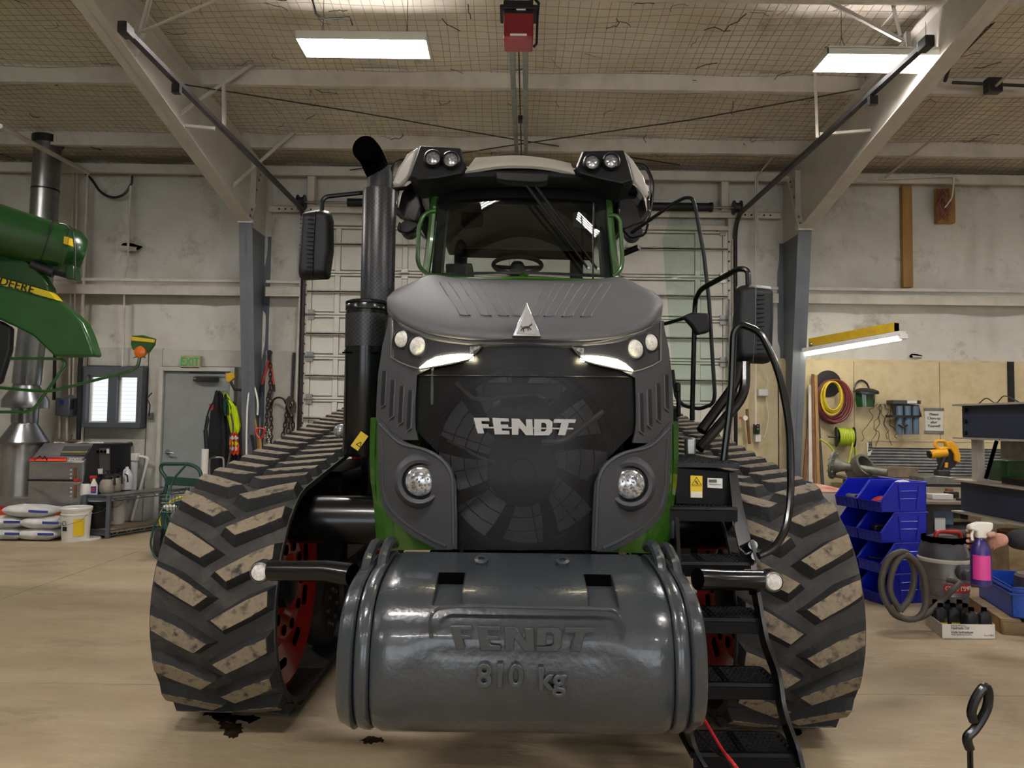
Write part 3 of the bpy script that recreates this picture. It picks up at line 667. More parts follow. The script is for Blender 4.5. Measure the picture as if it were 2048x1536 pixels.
# ---- nose: grille, side panels, fog panels, lip cover
gr = mk('grille', panel([(684, 955, 1150), (720, 945, 1160), (745, 850, 1254), (752, 834, 1270), (860, 832, 1272), (905, 875, 1228), (935, 905, 1198), (970, 910, 1194), (1100, 908, 1196)], 16, .0, .006), M['grille'], T)
mk('grille_backing', MB().box((XC - .45, 3.62, .9), (XC + .45, 3.66, 1.9)), M['blackdeep'], T, sm=0)
mk('grille_seam', MB().tube([onhood(x, 751 + (x - 833) * .008, .004) for x in range(836, 1270, 20)], .003, 5), M['blackmatt'], gr)
side = [(634, 777, 800), (650, 775, 850), (690, 765, 955), (742, 757, 850), (750, 756, 834), (800, 753, 831), (838, 752, 830), (858, 758, 831), (880, 790, 836)]
sp = both('nose_side_panel', panel(side, 8, .012, .03), M['grey'], T)
for o in sp:
    s = o is sp[0]
    for i, (x0, y0, y1) in enumerate(((768, 742, 815), (785, 760, 838), (803, 772, 850), (820, 780, 862))):
        q = panel([(y0, x0 - 3, x0 + 5), (y0 + 12, x0 - 4, x0 + 5), (y1 - 8, x0 - 7, x0 + 2), (y1, x0 - 6, x0 + 1)], 2, .0165, .008)
        mk('vent_slot', q if s else q.mirror(XC), M['blackmatt'], o)
        q = MB().tube([onhood(x0 + 6.5, y0, .013), onhood(x0 + 6, y0 + 12, .014), onhood(x0 + 3, y1 - 6, .014), onhood(x0 - 6, y1 + 1, .014)], .005, 5)
        mk('slot_edge', q if s else q.mirror(XC), M['grey_cover'], o)
fog = [(836, 755, 757), (850, 755, 770), (868, 755, 785), (885, 755, 812), (897, 755, 843), (907, 755, 868), (920, 756, 888), (940, 756, 903), (965, 757, 912), (1004, 763, 913), (1030, 775, 914), (1050, 795, 914), (1075, 828, 914), (1098, 872, 914)]
fp = both('fog_lamp_panel', panel(fog, 10, .022, .04, 3), M['grey'], T, bev=.006)
fog_in = [(905, 772, 850), (920, 772, 868), (940, 775, 882), (1000, 781, 890), (1030, 800, 892), (1060, 842, 895)]
for i, o in enumerate(fp):
    l = MB().tube(spline([onhood(a, b, .022) for a, b in ((764, 870), (766, 920), (769, 985), (783, 1018), (815, 1048), (862, 1078), (893, 1092))], 4), .007, 6)
    mk('moulded_ridge', l if i == 0 else l.mirror(XC), M['grey'], o)
    l = MB().tube(spline([onhood(a, b, .022) for a, b in ((760, 848), (800, 886), (850, 900), (884, 920), (903, 950), (906, 1000), (907, 1090))], 4), .008, 6)
    mk('moulded_ridge', l if i == 0 else l.mirror(XC), M['grey'], o)
    c = onhood(839, 963, .05); d = V((-.05, -1, .02))
    ring = MB().lathe([(.070, -.03), (.115, -.045), (.104, -.012), (.088, .002), (.074, -.004), (.066, -.03)], c, d, 32, caps=False)
    mk('lamp_surround', ring if i == 0 else ring.mirror(XC), M['grey'], o)
    fg = MB().lathe([(.066, -.04), (.066, -.008), (.060, -.004), (.060, -.012)], c, d, 28, caps=False)
    f = mk('fog_lamp', fg if i == 0 else fg.mirror(XC), M['blackmatt'], o)
    ln = MB().lathe([(.060, -.016), (.059, -.006), (.048, .002), (.02, .006), (0.001, .007)], c, d, 28, caps=False)
    mk('lamp_lens', ln if i == 0 else ln.mirror(XC), M['lens'], o)
    cell = MB()
    for q in range(9):
        a = q * 2.4; rr = .011 * math.sqrt(q); cell.ico(c + unit(d) * .012 + V((rr * 1.2 * math.cos(a), 0, rr * math.sin(a))), .005)
    mk('led_cell', cell if i == 0 else cell.mirror(XC), M['chrome'], o, kind='stuff')
# green lower skirt and hood body
both('nose_skirt', panel([(835, 741, 757), (900, 739, 757), (960, 741, 760), (1005, 747, 770), (1045, 750, 800), (1075, 752, 850), (1100, 752, 905)], 6, .004, .03), M['green'], T)
rows = []
for Y, w, z0, z1, z2 in ((3.2, .66, .96, 1.80, 1.86), (3.4, .69, .93, 1.86, 1.94), (3.8, .69, .93, 1.98, 2.10), (3.95, .69, .93, 2.02, 2.20), (4.4, .66, 1.0, 2.12, 2.30), (5.05, .62, 1.15, 2.28, 2.475)):
    prof = [(-w*.93, z0), (-w, z0 + .22), (-w, z1 - .3), (-w*.97, z1 - .08), (-w*.85, z1 + .03), (-w*.5, z2 - .03), (0, z2), (w*.5, z2 - .03), (w*.85, z1 + .03), (w*.97, z1 - .08), (w, z1 - .3), (w, z0 + .22), (w*.93, z0)]
    rows.append([(XC + a, Y, b) for a, b in prof])
mk('hood_body', MB().grid(rows, back=(0, .0, -.012)), M['green'], T, sm=60, sub=1)
mk('hood_crest', MB().tube([at(1043, 553, 5.0), at(1047, 549, 4.98), at(1052, 553, 5.0)], .02, 6), M['green'], T)
# lip cover
C = [
 [(1052,689,2.95),(980,688,2.96),(910,684,2.99),(850,673,3.05),(803,652,3.13),(779,630,3.26)],
 [(1052,677,2.84),(980,677,2.85),(910,672,2.89),(850,660,2.95),(797,637,3.07),(774,612,3.25)],
 [(1052,640,2.95),(980,637,2.96),(910,632,3.0),(850,622,3.07),(795,606,3.17),(774,598,3.3)],
 [(1052,603,3.2),(980,598,3.22),(910,592,3.25),(855,587,3.3),(806,580,3.4),(779,590,3.45)],
 [(1052,572,3.55),(980,570,3.57),(910,566,3.6),(865,561,3.6),(832,563,3.65),(793,578,3.7)],
 [(1052,560,3.9),(980,559,3.9),(915,556,3.9),(868,550,3.9),(843,556,3.9),(812,574,3.9)]]
G = []
for c in C:
    h = [at(*p) for p in c]; l = h[::-1] ; full = l + [V((2*h[0].x - p.x, p.y, p.z)) for p in h[1:]]
    G.append(spline(full, 4))
GT = list(map(list, zip(*G))); GT = [spline(c, 5) for c in GT]; G2 = list(map(list, zip(*GT)))
cvm = MB().grid(G2); cvb = BVHTree.FromPolygons([tuple(p) for p in cvm.v], cvm.f)
cv = mk('hood_cover', MB().grid(G2, back=(0, .01, -.02)), M['grey_cover'], T, sm=70)
def hit(bvh, px, py, off=0.0, dflt=3.2):
    d = unit(ray(px, py)); h = bvh.ray_cast(O, d)
    p = h[0] if h[0] is not None else at(px, py, dflt)
    return p - d * off
for tx, ty, bx, by in ((895,562,931,634),(924,562,941,633),(955,563,975,634),(985,563,1007,634),(1015,564,1040,634),(1081,564,1072,634),(1103,564,1098,636),(1132,565,1112,637),(1166,566,1133,637),(1182,567,1150,637),(1206,568,1168,637)):
    pass
for (tx, bx) in ((889, 930), (930, 972), (968, 1007), (1136, 1098), (1174, 1134), (1212, 1171), (1006, 1036), (1100, 1068)):
    w = 9 if tx < 1050 else -9
    pts = [(tx - w, 567), (tx + (bx - tx)*.35 - w, 590), (bx - w, 631), (bx + w, 633), (tx + (bx - tx)*.45 + w, 592), (tx + w, 567)]
    mk('pressed_rib', MB().tube([hit(cvb, x, y + (x - 1050) * .012, .002) for x, y in pts], .0055, 6), M['grey_cover'], cv)
# seam band under the lip
mk('lip_band', panel([(668, 860, 1250), (692, 850, 1262)], 14, .0, .02), M['blackmatt'], T)
# ---- headlights
hl = [(783, 636, 714), (800, 645, 724), (822, 656, 733), (842, 663, 738), (870, 671, 733), (905, 679, 727), (940, 685, 719), (964, 689, 692)]
for i in (0, 1):
    mi = (lambda m: m) if i == 0 else (lambda m: m.mirror(XC))
    h = mk('headlight', mi(vpanel(hl, 5, .018, .02)), mat('headlight housing %d' % i, '#2a2b31', .18, coat=.5), T)
    top = [onhood(a, b, .022) for a, b, c in hl]; bot = [onhood(a, c, .022) for a, b, c in hl][::-1]
    mk('headlight_trim', mi(MB().tube(top + bot, .0045, 5, closed=True)), M['chrome'], h)
    for (a, b, r) in ((804, 678, .037), (836, 692, .041)):
        c = onhood(a, b, .022); d = V((-.42, -1, .05))
        mk('lamp_ring', mi(MB().lathe([(r + .008, -.01), (r + .008, .004), (r, .008), (r, -.01)], c, d, 24, caps=False)), M['blackmatt'], h)
        mk('lamp_lens', mi(MB().lathe([(r, .0), (r * .8, .008), (r * .4, .012), (.001, .013)], c, d, 24, caps=False)), M['lens_white'], h)
    mk('running_light', mi(vpanel([(839, 735, 739), (855, 722, 736), (872, 714, 731), (902, 709, 723), (925, 708, 722), (947, 709, 720)], 3, .024, .01)), M['drl'], h)
    mk('indicator_lens', mi(vpanel([(940, 693, 706), (962, 692, 695)], 2, .022, .006)), M['lens'], h)
# ---- emblem: chrome triangle with relief of a standing animal
e0, e1, e2 = onhood(1053, 607, .06), onhood(1024, 674, .05), onhood(1082, 675, .05)
e0.y = e1.y = e2.y = 2.80
em = mk('emblem', MB().prism([e0, e1, e2], (0, .05, 0)), M['chrome'], T, bev=.003)
cc = (e0 + e1 + e2) / 3
mk('emblem_plate', MB().prism([cc + (p - cc) * .70 + V((0, -.004, -.006)) for p in (e0, e1, e2)], (0, .006, 0)), M['alu'], em, bev=.001)
an = MB(); s_ = .0016
def ep(a, b): return V((cc.x + a * s_, 2.794, cc.z - .012 + b * s_))
for pts, r in (([(-11, -2), (-4, 1), (5, 2)], .005), ([(5, 2), (9, 7), (13, 8)], .003), ([(-11, -2), (-14, -8)], .0022), ([(-8, -3), (-7, -10)], .0022), ([(3, 0), (4, -7)], .0022), ([(6, 1), (11, -5)], .0022), ([(-11, 0), (-14, 5)], .0018), ([(13, 8), (11, 13)], .0015)):
    an.tube([ep(*p) for p in pts], r, 5)
mk('emblem_relief', an, M['inkgrey'], em, kind='stuff')
# ---- name letters on the grille
def LT(a): return [(740 + x / 3.303, 600 + y / 3.303) for x, y in a]
LET = [
 [(683,778),(785,778),(790,800),(735,800),(739,818),(783,820),(786,838),(743,838),(754,880),(712,882)],
 [(808,778),(915,782),(918,803),(862,802),(865,822),(912,823),(914,843),(868,842),(872,862),(920,865),(922,888),(824,888)],
 [(935,782),(985,784),(1033,840),(1030,788),(1072,788),(1078,893),(1030,893),(982,835),(980,890),(938,890)],
 [(1085,787),(1184,788),(1206,805),(1203,870),(1184,893),(1083,895),(1084,868),(1155,868),(1165,858),(1165,822),(1155,812),(1132,811),(1130,867),(1084,867)],
 [(1216,787),(1362,788),(1354,812),(1314,812),(1290,893),(1242,892),(1264,812),(1212,812)]]
nb = mk('nameplate', MB().box((onhood(952, 858).x, 2.845, onhood(1050, 856).z - .003), (onhood(1145, 858).x, 2.853, onhood(1050, 856).z + .003)), M['alu'], gr)
for L_ in LET:
    p = [at(a, b, 2.835) for a, b in LT(L_)]
    mk('letter', MB().prism(p, (0, .014, 0)), M['alu'], gr, sm=0)
# ---- cooling fan and pipes seen through the mesh
fc = at(1044, 915, 3.35); fr_ = .385
fan = mk('cooling_fan', MB().lathe([(.15, 0), (.15, -.05), (.12, -.07), (.03, -.075), (.001, -.075)], fc, (0, 1, 0), 30, caps=False), M['blackmatt'], T)
for k in range(9):
    a0 = 2*PI*k/9 + .17; rows = []
    for q in range(5):
        r = .15 + (fr_ - .15) * q / 4; aw = .24
        rows.append([(fc.x + r * math.sin(a0 + t * aw + .1 * q * .4), fc.y - .02 + .05 * t, fc.z + r * math.cos(a0 + t * aw + .1 * q * .4)) for t in (-1, -.5, 0, .5, 1)])
    mk('fan_blade', MB().grid(rows, back=(0, .006, 0)), M['fan'], fan)
mk('fan_shroud', MB().lathe([(fr_ + .02, -.12), (fr_ + .02, .1), (.47, .1), (.47, -.02), (fr_ + .035, -.03), (fr_ + .035, -.12)], fc, (0, 1, 0), 40, caps=False), M['blackmatt'], fan)
g = MB()
for r in (.2, .26, .32, .38): g.tube([(fc.x + r * math.cos(2*PI*k/32), fc.y - .12, fc.z + r * math.sin(2*PI*k/32)) for k in range(32)], .0025, 4, closed=True)
for k in range(12): g.tube([(fc.x + r * math.cos(k*PI/6 + .2), fc.y - .12, fc.z + r * math.sin(k*PI/6 + .2)) for r in (.15, .40)], .0025, 4)
mk('fan_guard', g, M['darksteel'], fan)
mk('compressor', MB().cyl(at(1000, 838, 3.12), at(1095, 838, 3.12), .10, 18).box(at(965, 800, 3.1) - V((0, 0, .0)), at(1120, 770, 3.25)), M['blackmatt'], T, bev=.01)
mk('pulley', MB().lathe([(.15, 0), (.155, .02), (.13, .03), (.06, .035), (.05, .05), (.001, .05)], (fc.x, 3.2, fc.z - .05), (0, -1, 0), 32), M['blackmatt'], T)
for pts, r in (([(912, 765), (946, 797), (960, 799), (1075, 788), (1090, 800)], .009), ([(1090, 885), (1112, 884), (1135, 880), (1207, 822)], .013), ([(895, 880), (960, 915), (990, 925)], .006), ([(985, 810), (1010, 800), (1060, 830)], .01)):
    mk('coolant_pipe', MB().tube(fillet([at(a, b, 3.08) for a, b in pts], .03), r, 8), M['galv'], T)
mk('pipe_coupling', MB().cyl(at(1084, 885, 3.08), at(1108, 884, 3.08), .02, 8), M['galv'], T)
# ---- chassis and axles in the gap
both('chassis_rail', MB().box((XC - .40, 2.85, .52), (XC - .25, 8.0, .95)), M['black'], T, bev=.02)
mk('gearbox', MB().box((XC - .38, 3.6, .55), (XC + .38, 7.6, 1.5)), M['blackdeep'], T, bev=.05)
mk('swing_axle', MB().cyl((-1.45, 3.95, .95), (1.3, 3.95, .95), .13, 16), M['black'], T)
mk('rear_axle', MB().cyl((-1.45, 6.8, .9), (1.3, 6.8, .9), .2, 16), M['black'], T)
both('track_frame', MB().box((-1.40, 4.55, .56), (-1.02, 6.1, 1.16)), M['blackstep'], T, bev=.05)
both('fuel_tank', MB().box((-.98, 4.7, .95), (-.60, 6.6, 1.62)), M['blackstep'], T, bev=.06)
both('hood_lower_cover', MB().prism([(XC - .62, 3.4, .98), (XC - .30, 3.3, .90), (XC - .30, 4.6, .90), (XC - .62, 4.6, .98)], (0, 0, .35)), M['blackmatt'], T, bev=.02)
mk('breather_canister', MB().cyl(at(1345, 1015, 3.25), at(1347, 1075, 3.25), .028, 12), mat('canister grey', '#3a3b40', .3, coat=.3), T)
# ================================================================ TRACKS
def track_path(cy0, r0, cy1, r1, n=26):
    # side profile (y, z) of outer belt surface, running down over the front
    c0 = V((cy0, r0)); c1 = V((cy1, r1)); d = c1 - c0; L_ = d.length; th = math.atan2(d.y, d.x); al = math.acos((r0 - r1) / L_)
    a_top = th + al       # outward direction angle of the upper tangent
    pts = []
    A0 = a_top; A1 = 3 * PI / 2
    for k in range(n + 1):
        a = A0 + (A1 - A0) * k / n; pts.append(V((c0.x + r0 * math.cos(a), c0.y + r0 * math.sin(a))))
    A0 = -PI / 2; A1 = a_top
    for k in range(n + 1):
        a = A0 + (A1 - A0) * k / n; pts.append(V((c1.x + r1 * math.cos(a), c1.y + r1 * math.sin(a))))
    return pts
LH = .047
def make_lug():
    W = .567
    def lug(poly, base):
        m = MB(); n = len(poly); m.v = [V((a, b, -.012)) for a, b in base] + [V((a, b, LH)) for a, b in poly]
        m.f = [tuple(range(n))[::-1], tuple(range(n, 2*n))] + [(i, (i+1) % n, n + (i+1) % n, n + i) for i in range(n)]
        return m
    top = [(.028, -.005), (.12, .035), (.272, .125), (.215, .168), (.10, .108), (.026, .062)]
    bas = [(.003, -.03), (.13, .015), (.315, .135), (.225, .195), (.09, .13), (.003, .085)]
    mir = lambda P: [(W - a, b) for a, b in P][::-1]
    return lug(top, bas), lug(mir(top), mir(bas))
la, lb = make_lug()
lug_src = None
def track(xl, y0, lab, flip):
    global lug_src
    W = .567; bt = .028
    P = track_path(y0 + .6, .6 - LH, y0 + 3.6, .8 - LH); P = [V((p.x, p.y + LH)) for p in P]   # lugs touch the floor
    P = [V((p.x, p.y)) for p in P]
    cum = [0]
    for i in range(len(P)): cum.append(cum[-1] + (P[(i+1) % len(P)] - P[i]).length)
    Ltot = cum[-1]
    def pos(s):
        s %= Ltot
        for i in range(len(P)):
            if cum[i+1] >= s:
                t = (s - cum[i]) / (cum[i+1] - cum[i]); a = P[i]; b = P[(i+1) % len(P)]
                return a + (b - a) * t, (b - a).normalized()
    rows = []
    N_ = len(P)
    for i in range(N_):
        a, b, c = P[i-1], P[i], P[(i+1) % N_]; t = (c - a).normalized(); n = V((-t.y, t.x)) * -1
        n = V((t.y, -t.x)) if True else n
        # outward normal: away from centre
        ctr = V((y0 + 2.1, .7)); 
        if n.dot(b - ctr) < 0: n = -n
        q = b - n * bt; g = b - n * (bt + .05)
        xm = xl + W / 2
        rows.append([(xl, b.x, b.y), (xl + W, b.x, b.y), (xl + W, q.x, q.y), (xm + .04, q.x, q.y), (xm + .025, g.x, g.y), (xm - .025, g.x, g.y), (xm - .04, q.x, q.y), (xl, q.x, q.y)])
    m = MB(); m.grid(rows + [rows[0]], wrap=True)
    belt = mk('rubber_track', m, M['rubber'], T, label=lab)
    n = round(Ltot / .196); pit = Ltot / n; ctr = V((y0 + 2.1, .7))
    if lug_src is None:
        ms = []
        for q in (la, lb):
            me = bpy.data.meshes.new('tread_lug'); me.from_pydata([tuple(p) for p in q.v], [], q.f)
            bm = bmesh.new(); bm.from_mesh(me); bmesh.ops.recalc_face_normals(bm, faces=bm.faces); bm.to_mesh(me); bm.free()
            me.materials.append(M['lug']); ms.append(me)
        lug_src = ms
    for k in range(n):
        for side in (0, 1):
            s = k * pit + (pit / 2 if side != flip else 0)
            p, t = pos(s + .08)
            nn = V((t.y, -t.x))
            if nn.dot(p - ctr) < 0: nn = -nn
            # base point so that lug mid (.08 along) sits at p
            o = p - t * .08
            X = V((1, 0, 0)); Tt = V((0, t.x, t.y)); Nn = V((0, nn.x, nn.y))
            Mx = Matrix(((X.x, Tt.x, Nn.x, xl), (X.y, Tt.y, Nn.y, o.x), (X.z, Tt.z, Nn.z, o.y), (0, 0, 0, 1)))
            ob = bpy.data.objects.new('tread_lug', lug_src[side]); COL.objects.link(ob); ob.parent = belt
            ob.matrix_basis = Matrix.Translation(-WO[belt.name]) @ Mx
    return belt
track(-1.62, 3.27, 'wide black rubber track with worn tan tread lugs, exhaust stack side', 0)
track(1.0, 3.18, 'wide black rubber track with worn tan tread lugs, ladder side', 1)
def wheel(x0, x1, y, z, R_, name, front):
    m = MB()
    s = 1 if x1 > x0 else -1
    prof = [(R_ - .02, 0), (R_, .01), (R_, abs(x1 - x0) - .01), (R_ - .03, abs(x1 - x0)), (R_ - .07, abs(x1 - x0) - .02), (R_ * .62, abs(x1 - x0) - .07), (R_ * .5, abs(x1 - x0) - .02), (R_ * .34, abs(x1 - x0) - .02), (R_ * .30, abs(x1 - x0) - .06), (.001, abs(x1 - x0) - .06)]
    m.lathe(prof, (x0, y, z), (s, 0, 0), 40)
    w = mk(name, m, M['red'], T)
    for k in range(10):
        a = 2*PI*k/10; mk('wheel_hole', MB().lathe([(R_*.055, 0), (R_*.055, .006)], (x1 - s * .018, y + R_*.42*math.cos(a), z + R_*.42*math.sin(a)), (s, 0, 0), 12), M['blackdeep'], w)
    for k in range(10):
        a = 2*PI*k/10 + .3; c = V((x1 - s*.05, y + R_*.78*math.cos(a), z + R_*.78*math.sin(a)))
        mk('rim_slot', MB().cb((0, 0, 0), (.04, R_*.09, R_*.22), Matrix.Translation(c) @ Matrix.Rotation(a, 4, 'X')), M['blackdeep'], w, bev=.01)
    mk('hub', MB().lathe([(R_*.2, 0), (R_*.2, .05), (R_*.13, .07), (.001, .07)], (x1 - s*.06, y, z), (s, 0, 0), 20), M['blackmatt'], w)
    return w
wheel(-1.38, -1.15, 3.89, .60, .515, 'idler_wheel', 1); wheel(-1.54, -1.42, 3.89, .60, .515, 'idler_wheel', 1)
wheel(1.26, 1.09, 3.79, .60, .515, 'idler_wheel', 1); wheel(1.48, 1.32, 3.79, .60, .515, 'idler_wheel', 1)
wheel(-1.38, -1.10, 6.89, .8, .715, 'drive_wheel', 0); wheel(1.26, 1.06, 6.79, .8, .715, 'drive_wheel', 0)
for y in (4.75, 5.35, 5.95):
    for x in (-1.24, 1.12):
        r = mk('mid_roller', MB().lathe([(.2, 0), (.23, .01), (.23, .11), (.2, .12), (.15, .10), (.08, .09), (.001, .09)], (x + (-.0 if x < 0 else 0), y - .1, .305), (1 if x < 0 else -1, 0, 0), 28), M['rubber'], T)
        b = MB()
        for k in range(8): a = PI*k/4; xx = x + (.115 if x < 0 else -.115); b.cyl((xx, y - .1 + .11*math.cos(a), .305 + .11*math.sin(a)), (xx + (.015 if x < 0 else -.015), y - .1 + .11*math.cos(a), .305 + .11*math.sin(a)), .012, 6)
        mk('bolt', b, M['galv'], r, kind='stuff')
# ================================================================ FRONT WEIGHT
wxc = at(1045, 1280, 2.3).x
PR = [(2.96,.955),(2.84,.985),(2.70,.982),(2.55,.968),(2.44,.942),(2.365,.90),(2.32,.845),(2.295,.78),(2.285,.70),(2.29,.62),(2.315,.555),(2.365,.505),(2.45,.475),(2.6,.46),(2.9,.46)]
PR2 = spline([V((a, b)) for a, b in PR], 3)
def prof3(x, sc=1.0, dy=0, sh=0):
    return [V((x, (p.x - 2.65) * sc + 2.65 + dy, (p.y - .72) * sc + .72 + sh)) for p in PR2]
hw = .475
xs_ = [-hw, -hw + .03] + [(-hw + .03) + (2*hw - .06) * k / 24 for k in range(1, 24)] + [hw - .03, hw]
def panelin(x, p):
    # raised frame around lettering: recessed field
    u = abs(x - .0) ; z = p.z
    if p.y < 2.36:
        zl = .80 - (max(0, u - .27) / .08) ** 2 * .10 if u > .27 else .80
        if z < zl and u < .35: return .008
    return 0
PK = [(-.288, -.198), (.215, .308)]
xs_ = sorted([x for x in xs_ if not any(a - .012 < x < b + .012 for a, b in PK)] + [x for q in PK for x in (q[0], (q[0]+q[1])/2, q[1])])
rows = []
for x in xs_:
    e = .96 if abs(abs(x) - hw) < .001 else 1
    rows.append([V((wxc + x, p.y + panelin(x, p), p.z)) for p in prof3(0, e)])
wm_b = MB().grid(rows); nP = len(PR2); J0, J1 = 9, 15
keep = []
for q, f in enumerate(wm_b.f):
    i, j = divmod(q, nP - 1)
    if not (J0 <= j < J1 and any(a - .001 <= xs_[i] < b - .002 for a, b in PK)): keep.append(f)
wm_b.f = keep
wt = mk('front_weight', wm_b, M['weight'], T, sm=60)
p0_ = prof3(0)
for a, b in PK:
    A, B_ = p0_[J0], p0_[J1]; m = MB()
    bot = V((0, A.y - .03, B_.z + .034)); 
    def X(p, x): return V((wxc + x, p.y, p.z))
    m.prism([X(B_, a), X(B_, b), X(bot, b), X(bot, a)], (0, .003, -.006))
    for x, s2 in ((a, -1), (b, 1)):
        sidep = [X(p, x) for p in p0_[J0:J1 + 1]] + [X(bot, x)]
        m.prism(sidep, (.004 * s2, 0, 0))
    mk('hand_pocket', m, M['weight'], wt, sm=30)
    mk('pocket_hole', MB().prism([X(bot, a), X(bot, b), X(A, b), X(A, a)], (0, .006, 0)), M['blackdeep'], wt, sm=0)
    pass
cap = MB()
for x in (-hw, hw): cap.prism(prof3(wxc + x, .96), (.004 if x < 0 else -.004, 0, 0))
mk('weight_end', cap, M['weight'], wt)
for i, (a, b, e0_, e1_, sh) in enumerate(((.479, .527, 1.0, .992, .003), (.531, .585, .99, .945, .0))):
    for s in (-1, 1):
        rr = []
        for x, e in ((a, e0_ - .02), (a + .008, e0_), (b - .018, e1_), (b - .005, e1_ - .015), (b, e1_ - .04)): rr.append([p for p in prof3(wxc + s * x, e, 0, sh)])
        m = MB().grid(rr)
        m.prism(rr[0], (0, 0, 0)); m.f.pop() if False else None
        m2 = MB().grid(rr); n = len(rr[0]); m2.f.append(tuple(range(n))); m2.f.append(tuple(range(4 * n, 5 * n)))
        mk('weight_side_plate', m2, M['weight'], wt, sm=50)
        lo = MB().tube(fillet([V((wxc + s*(a+b)/2, 2.62, .95)), V((wxc + s*(a+b)/2, 2.66, 1.0 - .01*i)), V((wxc + s*(a+b)/2, 2.80, 1.035 - .01*i)), V((wxc + s*(a+b)/2, 2.92, 1.0))], .05), .02, 8)
        mk('weight_lug', lo, M['weight'], wt)
arc = [(862, 1275), (860, 1250), (866, 1226), (890, 1215), (960, 1212), (1130, 1216), (1215, 1219), (1238, 1232), (1246, 1256), (1244, 1278)]
mk('frame_ridge', MB().tube(spline([at(a, b, 2.295 - .0 + (.03 if b < 1225 else .0)) for a, b in arc], 4), .006, 6), M['weight'], wt)
L8 = [[(a - 683) / 675 * 292 + 900, (b - 778) / 117 * 56 + 1249 + ((a - 683) / 675) * 2] for L_ in LET for a, b in L_]
idx = 0
for L_ in LET:
    p = [at(900 + (a - 683) / 675 * 290, 1250 + (b - 778) / 117 * 54, 2.283) for a, b in L_]; p = [V((q.x, 2.276, q.z)) for q in p]
    mk('raised_letter', MB().prism(p, (0, .014, 0)), M['weight'], wt, sm=0, bev=.003)
c = at(1000, 1351, 2.285); text('raised_number', '810', (c.x, 2.281, c.z), .098, M['weight'], wt, ext=.010, bev=.004)
c = at(1103, 1357, 2.285); text('raised_unit', 'kg', (c.x, 2.281, c.z), .095, M['weight'], wt, ext=.010, bev=.004)
for px, py in ((963, 1108), (1125, 1112)):
    c = at(px, py, 2.66); mk('lifting_lug', MB().lathe([(.025, -.005), (.025, .008), (.012, .010), (.012, .0)], (c.x, 2.66, .988), (0, -.5, 1), 16), M['weight'], wt)
# front lamp arms
for lx, ly, pts in ((521, 1144, [(705, 1150, 2.9), (655, 1142, 2.95), (540, 1141, 3.0)]), (1546, 1163, [(1395, 1158, 2.95), (1450, 1160, 3.0), (1525, 1161, 3.0)])):
    ar = mk('lamp_arm', MB().tube([at(*p) for p in pts] if lx < 1000 else [at(*p) for p in pts], [.045, .042, .040], 14), M['black'], T, bev=.0)
    c = at(lx, ly, 2.99)
    mk('position_lamp', MB().lathe([(.036, .03), (.040, .0), (.040, -.012), (.036, -.016)], c, (0, 1, 0), 24, caps=False), M['alu'], ar)
    mk('lamp_lens', MB().lathe([(.036, 0), (.03, -.012), (.001, -.016)], c + V((0, -.008, 0)), (0, 1, 0), 24, caps=False), M['lens_white'], ar)
    mk('arm_end', MB().cyl(c + V((0, .0, 0)), c + V((0, .05, 0)), .044, 18), M['black'], ar)
# ================================================================ EXHAUST
ex = at(732, 760, 4.2).x; zb = at(732, 912, 4.2).z; zt_ = at(732, 603, 4.2).z
mf = mk('exhaust_muffler', MB().lathe([(.115, 0), (.123, .02), (.123, zt_ - zb - .06), (.127, zt_ - zb - .055), (.127, zt_ - zb - .03), (.11, zt_ - zb), (.05, zt_ - zb + .01)], (ex, 4.2, zb), n=36), M['black'], T)
mk('perforated_band', MB().lathe([(.125, 0), (.126, .19)], (ex, 4.2, zt_ - .27), n=36, caps=False), M['perf'], mf)
for z in (.3, .02): mk('clamp_ring', MB().lathe([(.128, 0), (.128, .012)], (ex, 4.2, zt_ - z), n=36), M['black'], mf)
for a in (-.09, .06): mk('louvre_slot', MB().cb((ex + a, 4.2 - .105, zt_ - .31), (.05, .02, .008)), M['blackdeep'], mf)
px_ = at(757, 500, 4.3).x; z0 = at(757, 602, 4.3).z; z1 = at(757, 372, 4.3).z
pp = mk('exhaust_stack', MB().lathe([(.10, 0), (.10, z1 - z0 - .005), (.098, z1 - z0), (.07, z1 - z0)], (px_, 4.3, z0 - .03), n=36), M['perf'], T)
ep_ = spline([V((px_, 4.3, z1 - .05)), V((px_, 4.3, z1 + .06)), at(752, 335, 4.28), at(742, 312, 4.22), at(730, 297, 4.12)], 5)
mk('exhaust_elbow', MB().tube(ep_, [.075] * len(ep_), 24, caps=False), M['blackmatt'], pp)
mk('elbow_bore', MB().tube(ep_[8:] + [ep_[-1] + unit(ep_[-1] - ep_[-2]) * .002], [.0755] * (len(ep_[8:]) + 1), 24, caps=True), M['blackdeep'], pp)
c = at(719, 882, 4.06); mk('warning_decal', MB().cb((0, 0, 0), (.05, .004, .10), Matrix.Translation(c) @ Matrix.Rotation(.6, 4, 'Y')), M['label_y'], mf, label='tilted yellow warning decal')
tri = MB(); 
for k in range(3): a = k*2*PI/3 + .6 ; tri.tube([c + V((.017*math.sin(a), -.004, .017*math.cos(a) - .02)), c + V((.017*math.sin(a + 2*PI/3), -.004, .017*math.cos(a + 2*PI/3) - .02))], .002, 4)
mk('warning_symbol', tri, M['ink'], mf)
